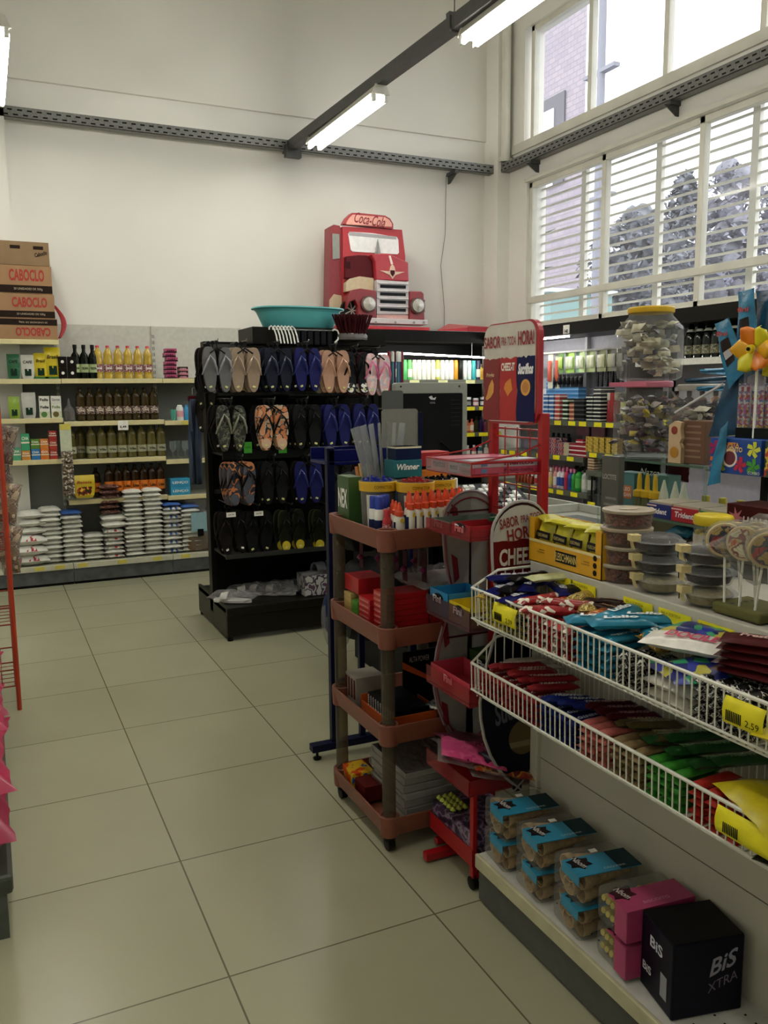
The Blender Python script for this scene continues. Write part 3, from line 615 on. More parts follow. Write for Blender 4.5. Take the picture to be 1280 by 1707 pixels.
stack([sBl, sA], .885, 12, .0355, 'white flour sack with blue print in the second pile from the right', 'flour sacks, second from right', topp=sBt)
stack([sA, sB], 1.035, 11, .0365, 'white flour sack in the rightmost pile', 'flour sacks, rightmost', topp=sBt)
# ================================================================== BLACK SANDAL GONDOLA
BLK = mat('black_powder_coat', hexc('17160f'), .35, var=.1, scale=8); DGREY = mat('dark_grey_steel', hexc('3c3d39'), .35, .3)
t = thing('sandal_gondola', 'black two-sided shop gondola carrying rows of hanging sandals', 'shelf unit', (1.33, 3.28, 0))
GX0, GX1 = .765, 1.93
obj('back_panel', MB().box((GX0+.01, 3.26, .15), (GX1, 3.30, 1.80)), C('0b0b0a', .5), t, smooth=False)
obj('back_header', MB().box((GX0+.27, 3.10, 1.78), (GX1, 3.42, 1.885)), BLK, t, smooth=False, bevel=.003)
for x in (GX0, GX1-.03): obj('upright', MB().box((x, 3.24, .1), (x+.035, 3.32, 1.80)), BLK, t, smooth=False, bevel=.004)
obj('base_deck', MB().box((GX0, 2.93, .17), (GX1, 3.63, .195)), BLK, t, smooth=False)
obj('base_side', MB().box((GX0, 2.92, .02), (GX0+.02, 3.65, .205)), mat('olive_black_side', hexc('2f2e20'), .35), t, smooth=False, bevel=.003)
obj('base_front', MB().box((GX0, 2.9, .03), (GX1, 2.915, .165)).box((GX0, 2.895, .155), (GX1, 2.92, .205)), mat('dark_chocolate_steel', hexc('26241a'), .3), t, smooth=False, bevel=.004)
for x, y in ((GX0+.02, 2.92), (GX0+.02, 3.62), (GX1-.03, 2.92)): obj('foot', MB().lathe([(.018, 0), (.018, .03)], 10, (x, y, 0)), BLACK, t)
obj('shelf', MB().box((GX0+.02, 2.96, .505), (GX1, 3.26, .518)).box((GX0+.02, 2.945, .495), (GX1, 2.96, .522)), DGREY, t, smooth=False)
obj('shelf', MB().box((GX0+.03, 3.0, 1.115), (GX1, 3.26, 1.128)).box((GX0+.03, 2.985, 1.09), (GX1, 3.0, 1.145)), C('20221f', .35), t, smooth=False)
for z in (.86, 1.47, 1.76):
    obj('hook_rail', MB().box((GX0+.03, 3.245, z), (GX1, 3.26, z+.025)), DGREY, t, smooth=False)
HK = mat('hook_steel', (.4, .4, .38), .3, .9)

# one pair of flip-flops on its plastic hanger, toes up, hanging point at the origin
def sole_outline(mir):
    pts = []
    for k in range(28):
        a = 2*PI*k/28; z = math.cos(a); x = math.sin(a)
        w = .040+.007*z; x = math.copysign(abs(x)**.72, x); z = math.copysign(abs(z)**.9, z)
        pts.append((mir*(x*w+.003*z), z*.130))
    return pts if mir > 0 else pts[::-1]
def pair(sole, strap, edge=None, tagm=C('cfcf86', .6), foot=None, pr=None, tags=True, hang=BLACK):
    t = thing('flip_flop_pair', 'x', 'sandals')
    for sx in (-1, 1):
        m = MB(); pts = [(p[0]+sx*.047, p[1]-.155) for p in sole_outline(sx)]
        m.prism([(p[0], p[1]) for p in pts], 1, -.009, .007); s = obj('sole', m, sole, t, bevel=.002)
        if edge: obj('sole_rim', MB().prism([((p[0]-sx*.047)*1.03+sx*.047, (p[1]+.155)*1.01-.155) for p in pts], 1, .001, .006), edge, s)
        if foot: obj('footbed_print', MB().prism([((p[0]-sx*.047)*.9+sx*.047, (p[1]+.155)*.93-.155) for p in pts], 1, -.0105, -.0088), foot, s)
        if pr is not None: obj('heel_print', MB().prism([(sx*.047+.028*math.cos(a*PI/8), -.245+.03*math.sin(a*PI/8)) for a in range(16)], 1, -.0115, -.0088), pr, s)
        top = Vector((sx*.045, -.012, -.075))
        obj('strap', MB().tube([(sx*.047-.045, .0, -.185), (sx*.047-.036, -.02, -.15), (sx*.047-.018, -.03, -.105), top, (sx*.047+.018, -.03, -.105), (sx*.047+.036, -.02, -.15), (sx*.047+.045, .0, -.185)], [.0035, .006, .0065, .004, .0065, .006, .0035], 6), strap, t)
        if tags: obj('price_sticker', MB().box((sx*.047-.009, -.0125, -.260), (sx*.047+.008, -.009, -.249)).rot(Matrix.Translation((sx*.047, 0, -.255)) @ Matrix.Rotation(.35*sx, 4, 'Y') @ Matrix.Translation((-sx*.047, 0, .255))), tagm, t, smooth=False)
    obj('hanger', MB().tube([(0, 0, .0), (0, -.004, -.03), (-.045, -.012, -.062)], .0045, 6).tube([(0, -.004, -.03), (.045, -.012, -.062)], .0045, 6).lathe([(.012, -.004), (.012, .004)], 10, (0, 0, 0), axis=1), hang, t)
    return t
def R_(h, r=.6): return C(h, r, bump=.3)
LB = print_mat('leaf_footbed', ['1c1e18', '3a3a28', '6a6c58', '22201c'], 35); OB = print_mat('orange_sunset_footbed', ['d08050', '20201e', 'c8b098', 'e09868'], 22); PKF = print_mat('pink_flower_footbed', ['d8a8a4', 'b8b8c0', 'e8c4bc'], 30)
P_ = {
 'grey': pair(R_('5c5c5a'), C('9a9aa0', .25), edge=R_('44403e')),
 'tan': pair(R_('94806a'), C('b09a84', .3), edge=R_('7d6c58')),
 'navy': pair(R_('1c2236'), C('3a4258', .3), edge=R_('141824')),
 'royal': pair(R_('22266c'), C('2c3478', .3), edge=R_('1a1c50')),
 'rose': pair(R_('b48a70'), C('c89c80', .3), edge=R_('8a5c50')),
 'stripe': pair(R_('1a1c20'), C('101014', .3), edge=R_('a83038'), pr=print_mat('black_white_stripe', ['e8e8e0', '101010'], 30)),
 'pink': pair(PKF, C('e070a0', .3), edge=R_('b08088')),
 'leaf': pair(LB, C('8a8a78', .3), edge=R_('24241e')),
 'sunset': pair(OB, C('141414', .4), edge=R_('b0a898'), pr=R_('cfae90')),
 'black': pair(R_('161616'), C('101010', .35), edge=R_('1e1e1e')),
 'multi': pair(print_mat('grey_orange_footbed', ['4a4c56', '30323a', 'c07848', '1a1c24'], 14), C('0c0c10', .4), edge=R_('7a5a48'), pr=R_('4a4e58'), tags=False),
 'yellow': pair(print_mat('black_green_footbed', ['14160c', '23260f', '0c0c0c'], 50), C('181818', .35), edge=R_('5a6030'), pr=R_('c8b428')),
 'brown': pair(R_('1c1612'), C('241c18', .3), edge=R_('2c2420'), tagm=PAPER),
}
# (pixel x, pixel y of the hanging point, kind, depth count, words)
rows = [
 [(361, 571, 'grey', 3, 'grey'), (408, 572, 'tan', 3, 'tan'), (462, 573, 'navy', 3, 'navy blue'), (511, 573, 'royal', 3, 'royal blue'), (558, 577, 'rose', 2, 'pinkish beige'), (593, 580, 'stripe', 2, 'black and white striped'), (629, 583, 'pink', 2, 'pink strapped')],
 [(384, 668, 'leaf', 3, 'leaf printed'), (455, 668, 'sunset', 3, 'orange and black printed'), (510, 667, 'black', 3, 'plain black'), (560, 667, 'royal', 3, 'royal blue'), (609, 666, 'royal', 2, 'royal blue')],
 [(402, 763, 'multi', 3, 'grey and orange'), (456, 762, 'black', 3, 'plain black'), (512, 762, 'royal', 2, 'royal blue'), (566, 764, 'black', 2, 'plain black')],
 [(384, 845, 'brown', 2, 'dark brown'), (430, 845, 'black', 2, 'white-tagged black'), (484, 843, 'yellow', 2, 'black and yellow'), (541, 842, 'yellow', 2, 'black and yellow')]]
rn = ['top row', 'second row', 'third row', 'bottom row']; dn = ['front pair', 'second pair', 'rearmost pair']
for r_, row in enumerate(rows):
    for ci, (px, py, k, n, w_) in enumerate(row):
        Yf = 2.93-(.0 if r_ < 3 else -.05); p0 = aty(px, py, Yf)
        h = obj('display_hook', MB().tube([(p0.x, 3.25, p0.z+.012), (p0.x, Yf-.03, p0.z+.012), (p0.x, Yf-.038, p0.z+.022)], .0035, 6), HK, origin=(p0.x, 3.25, p0.z))
        ord_ = ['first', 'second', 'third', 'fourth', 'fifth', 'sixth', 'seventh'][ci]
        tagp(h, 'steel hook of the %s sandals, %s from left, %s' % (w_, ord_, rn[r_]), 'hook')
        for d in range(n):
            kk = k if d == 0 else random.choice([k, k, 'black', 'brown', 'multi' if k in ('multi', 'leaf', 'sunset') else k])
            kw = w_ if kk == k else {'black': 'plain black', 'brown': 'dark brown', 'multi': 'grey and orange'}[kk]
            put(P_[kk], (p0.x-.016*d, Yf+.034*d, p0.z), '%s flip-flops, %s hook, %s, %s' % (kw, ord_, rn[r_], dn[d]), 'flip-flops on the hooks', rot=(-.06, random.uniform(-.05, .05), random.uniform(-.12, .12)), scale=1.0 if r_ != 1 else 1.04)
# end-cap sandals and stockings on the left side
for k, (px, py, kk, w_) in enumerate(((337, 572, 'grey', 'grey'), (333, 596, 'black', 'black'), (332, 640, 'brown', 'dark brown'))):
    p = aty(px, py, 3.28+.1*k); put(P_[kk], (p.x+.01, 3.16+.1*k, p.z-.02), '%s flip-flops hanging at the left end of the gondola, %s' % (w_, ('highest', 'middle', 'lowest')[k]), 'end cap flip-flops', rz=-1.1)
t = thing('hanging_jeans', 'faded blue cloth item hanging behind the left upright of the gondola', 'clothing', (.72, 3.5, 1.4))
obj('cloth', MB().grid(9, 9, lambda u, v: (.715+.06*u+.008*math.sin(u*14), 3.5+.02*math.sin(u*11+v*3), 1.45-.55*v), ), mat('faded_denim', hexc('39465c'), .9, bump=.5), t).modifiers.new('t', 'SOLIDIFY').thickness = .01
obj('waistband', MB().box((.715, 3.49, 1.44), (.775, 3.52, 1.47)), C('701c2c'), t, smooth=False)
obj('hook', MB().tube([(.765, 3.5, 1.52), (.745, 3.5, 1.52), (.745, 3.5, 1.48)], .003, 5), HK, t)
# green price cards under row two
for px in (413, 471, 525, 571):
    a = aty(px-7, 737, 2.98); b = aty(px+7, 755, 2.98); tg = obj('green_price_card', MB().box((a.x, 2.978, b.z), (b.x, 2.982, a.z)), C('4fc23a', .6), smooth=False)
    tagp(tg, 'bright green price card under the second sandal row, %s from the left' % {413: 'first', 471: 'second', 525: 'third', 571: 'fourth'}[px], 'price card')
    text('14,90', ((a.x+b.x)/2, 2.9775, (a.z+b.z)/2), XR, ZU, .035, .014, C('1c3018'), tg)
for px, py in ((385, 858), (431, 856)):
    a = aty(px, py, 2.93); q = obj('white_price_label', MB().box((a.x-.028, 2.926, a.z-.014), (a.x+.028, 2.93, a.z+.014)), PAPER, smooth=False); tagp(q, 'small white price label on the bottom row of sandals, over the '+('dark brown' if px == 385 else 'plain black')+' pair', 'price label'); text('24,90', (a.x, 2.9255, a.z), XR, ZU, .035, .012, BLACK, q)
# slippers on the base
def slipper(m1, m2):
    t = thing('wrapped_sandal', 'x', 'sandals')
    obj('sole', MB().prism([(p[1], p[0]) for p in [(a*.85, b*.95) for a, b in sole_outline(1)]], 2, 0, .022), m1, t, bevel=.004)
    obj('band', MB().grid(9, 5, lambda u, v: (.02+.05*v, -.043*math.cos(u*PI), .02+.045*math.sin(u*PI)*(1-.2*v))), m2, t).modifiers.new('t', 'SOLIDIFY').thickness = .004
    obj('wrapper', MB().pillow(.3, .125, .075, 4, crimp=.12, wr=.35), clear('bright_wrap', (1, 1, 1), .14, .1, bump=.9), t)
    return t
sl = slipper(C('f4f2ee', .5), C('eceae4', .3))
for k, (px, py, a) in enumerate(((388, 1003, 2.5), (405, 985, 2.9), (430, 985, 2.3), (463, 990, 2.5), (492, 982, 3.0), (447, 975, 2.0))):
    p = at(px, py, 2, .2); put(sl, (p.x, max(3.03, min(p.y, 3.2)), .197), 'pale sandal in clear plastic on the black base, %s from the left' % (['first', 'second', 'third', 'fifth', 'last', 'fourth'][k]), 'wrapped sandals on the base', rz=a)
p = at(530, 1005, 2, .2)
bx = carton(.24, .16, .13, print_mat('striped_shoe_box', ['d0d0cc', '44404c', 'c8c8c4', '6a4a60'], 12), name='shoe_box'); put(bx, (1.42, 3.08, .197), 'patterned shoe box on the black base holding grey slippers')
sb_ = thing('grey_slipper', 'x', 'slipper'); obj('sole', MB().prism([(p_[1]*.8, p_[0]*.8) for p_ in sole_outline(1)], 2, 0, .02), C('888888'), sb_, bevel=.003); obj('band', MB().grid(9, 5, lambda u, v: (.0+.07*v, -.036*math.cos(u*PI), .018+.05*math.sin(u*PI))), C('70747c', .6, bump=.6), sb_).modifiers.new('t', 'SOLIDIFY').thickness = .006
put(sb_, (1.38, 3.05, .329), 'grey slipper on the patterned shoe box, left one', 'grey slippers', rz=.3); put(sb_, (1.48, 3.08, .329), 'grey slipper on the patterned shoe box, right one', 'grey slippers', rz=.1)
# rolled items on the middle shelf behind row one
for k, (px, c1) in enumerate(((525, 'c0b090'), (545, 'c88870'), (570, 'a09078'))):
    p = aty(px, 655, 3.05); q = thing('rolled_towel', 'rolled %s cloth in clear wrap between the top two sandal rows, %s' % (('cream', 'salmon', 'khaki')[k], ('left', 'middle', 'right')[k]), 'rolled cloth', (p.x, 3.1, 1.48)); obj('roll', MB().lathe([(.01, 2.97), (.035, 2.975), (.035, 3.2), (.01, 3.21)], 12, (p.x, 0, 1.515), axis=1), C(c1, .9), q); obj('wrapper', MB().lathe([(.02, 2.95), (.039, 2.965), (.039, 3.21), (.02, 3.22)], 12, (p.x, 0, 1.515), axis=1), FILM, q)
tagp(obj('wire_shelf', MB().box((1.2, 2.95, 1.465), (1.75, 3.25, 1.475)), BLK, smooth=False), 'thin black shelf between the top two sandal rows', 'shelf')
for k, (px, c1, cn) in enumerate(((386, 'd0a830', 'yellow'), (406, 'e0b838', 'light yellow'), (424, '2850a0', 'blue'), (440, 'c8d4d4', 'white'), (455, '3890a0', 'teal'))):
    p = aty(px, 668, 3.16); q = named(bottle([(.022, 0), (.026, .01), (.024, .08), (.01, .1)], C(c1, .4), (.011, .098, .12, WHITE)), 'small_bottle', 'bottle'); put(q, (p.x, 3.16, 1.5), 'small %s bottle half hidden between the top sandal rows' % cn)
tagp(obj('wire_shelf', MB().box((.9, 3.1, 1.49), (1.19, 3.25, 1.499)), BLK, smooth=False), 'short black shelf behind the tan sandals', 'shelf')

# things on top of the gondola
TEAL = mat('teal_plastic', hexc('5fb9bc'), .35, var=.02)
def tub(c, L, Wd, H, m, name, label, cat, rim=.012, taper=.78, tilt=0):
    t = thing(name, label, cat, c)
    def shell(k, z0, z1, e):
        a = [];
        for i in range(32):
            q = 2*PI*i/32; s_ = lambda v: math.copysign(abs(v)**.7, v)
            a.append((s_(math.cos(q))*k, s_(math.sin(q))*k))
        return a
    prof = [(taper*.96, .006), (taper, 0), (taper+.02, .004), (.99, H-.004), (1.06, H), (1.065, H-.008), (1.0, H-.012), (.97, H-.02), (taper-.03, .008)]
    m_ = MB(); n = 36; vs = []
    for r_, z in prof:
        for i in range(n):
            q = 2*PI*i/n; vs.append((c[0]+math.copysign(abs(math.cos(q))**.8, math.cos(q))*L/2*r_, c[1]+math.copysign(abs(math.sin(q))**.8, math.sin(q))*Wd/2*r_, c[2]+z))
    fs = []
    for j in range(len(prof)-1):
        for i in range(n): fs.append((j*n+i, j*n+(i+1) % n, (j+1)*n+(i+1) % n, (j+1)*n+i))
    fs.append(list(range(n))[::-1]); fs.append([(len(prof)-1)*n+i for i in range(n)]); m_.add(vs, fs)
    obj('basin', m_, m, t); return t
tub((1.38, 3.24, 1.887), .56, .36, .125, TEAL, 'plastic_basin', 'teal oval plastic basin on top of the sandal gondola', 'basin')
MAROON = mat('maroon_bristles', hexc('4c1418'), .8, var=.3, scale=60)
t = thing('broom', 'maroon broom head standing bristles up on the gondola, right of the teal basin', 'broom', (1.64, 3.05, 1.8))
obj('block', MB().lathe([(.03, 1.80), (.1, 1.81), (.105, 1.835), (.09, 1.85)], 20, (1.66, 3.02, 0), sy=.45), mat('clear_grey_plastic', hexc('55524e'), .2), t)
m = MB()
for i in range(100):
    a = i*2.399; r0 = .088*math.sqrt((i+.5)/100); x = r0*math.cos(a); y = r0*math.sin(a)*.45; m.tube([(1.66+x, 3.02+y, 1.845), (1.66+x*1.6, 3.02+y*1.7, 1.965)], [.006, .0045], 5)
tagp(obj('bristles', m, MAROON, t), kind='stuff')
for i in range(7):
    x = 1.14+i*.022; h = obj('plastic_hanger', MB().tube([(x+.02, 3.0, 1.78), (x+.015, 3.01, 1.83), (x+.005, 3.02, 1.87), (x-.012, 3.02, 1.885), (x-.024, 3.02, 1.875), (x-.024, 3.02, 1.862)], .005, 6), WHITE, origin=(x, 3.02, 1.78))
    tagp(h, 'white plastic hanger hook on the black gondola header, left of the teal basin', 'hanger', 'white hangers left of the basin')
h = obj('plastic_hanger', MB().tube([(1.53, 3.0, 1.79), (1.555, 3.01, 1.81), (1.57, 3.02, 1.84), (1.56, 3.02, 1.865), (1.54, 3.02, 1.872), (1.525, 3.02, 1.865)], .006, 6), WHITE); tagp(h, 'single white plastic hanger hook in front of the maroon broom head', 'hanger')
t = thing('hanging_socks_bundle', 'dark bundle of packed socks hanging on the black header under the basin', 'socks', (1.4, 3.05, 1.8))
for i in range(6): obj('sock_pack', MB().box((1.28+i*.043, 3.03, 1.775), (1.315+i*.043, 3.09, 1.865)), C('15161c', .6), t, smooth=False, bevel=.006)
obj('hanging_bar', MB().tube([(1.27, 3.06, 1.868), (1.54, 3.06, 1.868)], .004), HK, t)
# broom and mop handles standing right of the sandals
for k, (px, c1, cn) in enumerate(((650, '4a8090', 'teal'), (655, '6c1f2a', 'dark red'), (659, '4c7c8c', 'teal patterned'), (664, '2c4470', 'blue'), (644, '8a2028', 'red'), (668, '7a1c24', 'crimson'))):
    p = aty(px, 640, 3.35); t = thing('broom', '%s broom handle standing right of the sandals, %s' % (cn, ('second', 'third', 'fourth', 'fifth', 'first', 'sixth')[k]+' from the left'), 'broom', (p.x+.02, 3.35+.02*(k % 2), .2), 'broom handles')
    x = p.x+.02; y = 3.35+.02*(k % 2); obj('stick', MB().lathe([(.011, .2), (.011, 1.70)], 10, (x, y, 0)), C(c1, .4), t); obj('end_cap', MB().lathe([(.013, 1.69), (.013, 1.75), (.008, 1.76)], 10, (x, y, 0)), WHITE if k in (0, 2, 3) else C(c1), t)
t = thing('black_bin', 'black tall tub holding the broom handles beside the gondola', 'bin', (2.1, 3.36, 0)); obj('tub', MB().lathe([(.14, 0), (.15, .35), (.14, .35), (.135, .02), (0, .02)], 20, (2.12, 3.36, 0)), BLACK, t); obj('base_plate', MB().lathe([(.13, .02), (.13, .2), (0, .2)], 20, (2.12, 3.36, 0)), BLACK, t)

# ================================================================== TRUCK DISPLAY AND BLACK WALL UNITS
TY = 5.12
def tp(x, y, d=TY): p = aty(520+x/4, 340+y/4, TY); return (p.x, p.z)
def tpoly(pts, y0, y1, name, m, parent, bevel=.0): return obj(name, MB().prism([tp(*p) for p in pts], 1, y0, y1), m, parent, smooth=False, bevel=bevel)
t = thing('truck_display', 'red cardboard delivery truck display standing on the shelf by the wall', 'display', (2.85, 5.2, 2.07))
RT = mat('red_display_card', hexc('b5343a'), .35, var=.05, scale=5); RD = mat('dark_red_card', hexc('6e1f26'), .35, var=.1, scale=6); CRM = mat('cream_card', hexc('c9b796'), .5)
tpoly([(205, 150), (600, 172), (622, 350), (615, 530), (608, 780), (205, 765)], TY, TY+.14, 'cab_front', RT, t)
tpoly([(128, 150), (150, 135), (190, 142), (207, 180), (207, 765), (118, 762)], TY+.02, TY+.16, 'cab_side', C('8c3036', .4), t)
tpoly([(138, 195), (185, 200), (188, 360), (142, 368)], TY+.01, TY+.03, 'side_window', C('8f9088', .3), t)
tpoly([(120, 640), (150, 600), (200, 610), (205, 765), (118, 762)], TY+.012, TY+.03, 'side_skirt', CRM, t)
tpoly([(203, 135), (225, 95), (258, 63), (300, 62), (480, 80), (515, 100), (535, 135), (535, 168)], TY-.02, TY+.05, 'roof_sign', C('a83e42', .4), t)
s_ = tpoly([(222, 130), (240, 98), (265, 74), (478, 92), (508, 110), (524, 135), (524, 155), (222, 140)], TY-.026, TY-.02, 'sign_panel', C('e8a898', .4), t)
a = tp(378, 110); text('Coca-Cola', (a[0], TY-.027, a[1]), (1, 0, -.09), (.09, 0, 1), .30, .09, C('8c1c24'), t, bold=.01, shear=.45)
tpoly([(240, 200), (250, 186), (400, 195), (565, 222), (574, 240), (578, 325), (568, 336), (270, 318), (258, 308)], TY-.006, TY, 'windshield', C('f0f0ee', .15), t)
tpoly([(245, 186), (560, 218), (560, 238), (245, 210)], TY-.008, TY-.006, 'windshield_tint', C('a8a8a8', .3), t)
tpoly([(365, 345), (480, 342), (610, 400), (614, 525), (400, 515), (392, 400)], TY-.1, TY, 'hood', mat('red_hood_card', hexc('b23640'), .3), t, .01)
tpoly([(210, 355), (300, 345), (355, 347), (385, 385), (395, 500), (208, 500)], TY-.05, TY, 'engine_cover', RD, t, .008)
tpoly([(208, 530), (240, 502), (300, 488), (395, 500), (392, 588), (300, 575), (208, 590)], TY-.06, TY, 'cream_panel', CRM, t, .004)
tpoly([(205, 620), (235, 582), (290, 573), (392, 588), (392, 768), (270, 765), (272, 690), (250, 650), (215, 665), (200, 710)], TY-.12, TY, 'left_fender', C('8a2a30', .3), t, .01)
tpoly([(610, 590), (690, 592), (706, 605), (712, 780), (610, 780)], TY-.12, TY, 'right_fender', C('8a2a30', .3), t, .01)
for cx, cz_ in ((335, 678), (657, 688)):
    c_ = tp(cx, cz_); h = obj('headlight', MB().lathe([(.072, TY-.125), (.072, TY-.15), (.06, TY-.155)], 24, (c_[0], 0, c_[1]), axis=1).rot(Matrix.Identity(4)), C('5c4440', .3), t)
    obj('lens', MB().lathe([(.056, TY-.152), (.058, TY-.158), (.0, TY-.172)], 24, (c_[0], 0, c_[1]), axis=1), mat('lamp_glass', hexc('c4c0b6'), .15, .3), h)
c_ = tp(248, 722); w_ = obj('wheel', MB().lathe([(.085, TY-.06), (.1, TY-.06), (.1, TY-.02)], 24, (c_[0], 0, c_[1]+.01), axis=1), C('161412'), t)
hb = MB()
for k in range(7): a = k*2*PI/7; hb.tube([(c_[0], TY-.064, c_[1]+.01), (c_[0]+.07*math.cos(a), TY-.064, c_[1]+.01+.07*math.sin(a))], .006, 5)
obj('spokes', hb, C('a8a49a', .3), w_)
tpoly([(398, 515), (608, 530), (606, 742), (398, 740)], TY-.11, TY, 'grille', C('c4bcbc', .3), t)
for i, z in enumerate((548, 598, 648, 700)):
    tpoly([(420, z), (588, z+6), (588, z+26), (420, z+20)], TY-.114, TY-.11, 'grille_slot', C('22242a'), t)
    tpoly([(403, z-16), (603, z-10), (603, z-2), (403, z-8)], TY-.125, TY-.11, 'grille_bar', C('e0dcdc', .25), t)
tpoly([(400, 742), (608, 745), (608, 780), (400, 770)], TY-.1, TY, 'grille_base', C('d8a8a0', .4), t)
tpoly([(270, 765), (718, 782), (716, 815), (270, 802)], TY-.16, TY-.02, 'bumper', C('cfc8c8', .3), t, .006)
for px in (375, 503, 625, 690):
    a = tp(px, 800); obj('bumper_bolt', MB().lathe([(.012, TY-.166), (.008, TY-.16)], 10, (a[0], 0, a[1]), axis=1), C('888888'), t)
a = tp(503, 468); obj('bonnet_emblem', MB().prism([(a[0]-.135*.9, a[1]+.012), (a[0]-.03, a[1]+.01), (a[0]-.02, a[1]+.05), (a[0]+.0, a[1]+.075), (a[0]+.02, a[1]+.05), (a[0]+.03, a[1]+.01), (a[0]+.135*.9, a[1]+.012), (a[0]+.03, a[1]-.02), (a[0], a[1]-.055), (a[0]-.03, a[1]-.02)], 1, TY-.106, TY-.1), C('e0c0a8', .3), t, smooth=False)
obj('emblem_shield', MB().prism([(a[0]-.022, a[1]+.02), (a[0]+.022, a[1]+.02), (a[0]+.02, a[1]-.01), (a[0], a[1]-.035), (a[0]-.02, a[1]-.01)], 1, TY-.109, TY-.106), C('5a2028'), t, smooth=False)
a = tp(432, 312); obj('hood_ornament', MB().lathe([(.004, a[1]-.08), (.03, a[1]-.03), (.02, a[1]+.02), (.004, a[1]+.1)], 8, (a[0], TY-.02, 0), sy=.4), C('8a8a86', .2, metal=.5), t)
tpoly([(478, 355), (492, 356), (508, 410), (494, 414)], TY-.102, TY-.1, 'hood_highlight_stripe', C('f0d8d0', .3), t)
for z in (652, 716): a = tp(718, z); obj('side_peg', MB().box((a[0]-.01, TY-.06, a[1]-.012), (a[0]+.02, TY-.03, a[1]+.012)), C('5c2024'), t, smooth=False)
tpoly([(208, 392), (240, 390), (242, 438), (208, 436)], TY-.053, TY-.05, 'louvre', C('4c1418'), t)
# shelf units
t = thing('cosmetics_unit', 'black wall shelf unit under the truck display, holding sprays', 'shelf unit', (2.95, 5.3, 0))
obj('header', MB().box((1.98, 4.93, 1.93), (4.1, 5.44, 2.03)), C('15130f', .4), t, smooth=False)
obj('back_panel', MB().box((1.98, 5.42, .1), (4.1, 5.45, 1.93)), C('0e0d0c', .5), t, smooth=False)
obj('base', MB().box((1.98, 5.0, 0), (4.1, 5.42, .16)), C('1c1c1a', .4), t, smooth=False)
for z in (1.59, 1.335, 1.085, .83, .56):
    s = obj('shelf', MB().box((2.9, 5.08, z-.014), (4.1, 5.42, z)), C('55584e', .4), t, smooth=False); obj('shelf_edge', MB().box((2.9, 5.065, z-.035), (4.1, 5.08, z+.004)), C('62665a', .4), s, smooth=False)
    for x in ([3.0+.3*i for i in range(3)] if z > 1.5 else [3.6+.15*i for i in range(3)]): tagp(obj('price_tag', MB().box((x+.1, 5.061, z-.034), (x+.2, 5.0645, z)), YTAG if z < 1.5 else C('dfe3a8'), s, smooth=False), 'yellow price tag')
for x0 in (1.98, 2.9): obj('upright', MB().box((x0, 5.38, .1), (x0+.03, 5.42, 1.93)), BLK, t, smooth=False)
LED = mat('lit_led_strip', (1, .98, .92), .4, emit=16, var=0)
t_ = thing('strip_lamp', 'thin lit strip lamp hanging under the black header, right of the sandals', 'lamp', (3.1, 4.92, 1.8)); obj('lit_strip', MB().tube([(2.45, 4.95, 1.80), (2.98, 4.95, 1.825), (3.9, 4.97, 1.795)], .008, 6), LED, t_)
for x_ in (2.6, 3.7): obj('wire', MB().tube([(x_, 4.955, 1.81), (x_, 4.955, 1.93)], .002, 4), WHITE, t_)
RB = mat('red_board', hexc('c62a38'), .35, var=.05)
tagp(obj('red_board', MB().box((2.35, 4.93, 2.032), (3.24, 5.4, 2.06)), RB, smooth=False, bevel=.003), 'flat red board on the black header, under the truck display', 'board')
t = thing('red_board', 'tilted red board on the black header in the corner, right of the truck', 'board', (3.7, 5.1, 2.03))
obj('board_panel', MB().add([(3.33, 4.95, 2.035), (3.66, 4.93, 2.035), (4.0, 4.93, 2.035), (4.05, 5.35, 2.10), (3.7, 5.4, 2.12), (3.33, 4.95, 2.042), (3.66, 4.93, 2.07), (4.0, 4.93, 2.075), (4.05, 5.35, 2.12), (3.7, 5.4, 2.14)], [(4, 3, 2, 1, 0), (5, 6, 7, 8, 9), (0, 1, 6, 5), (1, 2, 7, 6), (2, 3, 8, 7), (3, 4, 9, 8), (4, 0, 5, 9)]), RB, t, smooth=False)
obj('board_edge', MB().box((3.64, 4.925, 2.032), (4.02, 4.93, 2.078)), C('b02430', .4), t, smooth=False)
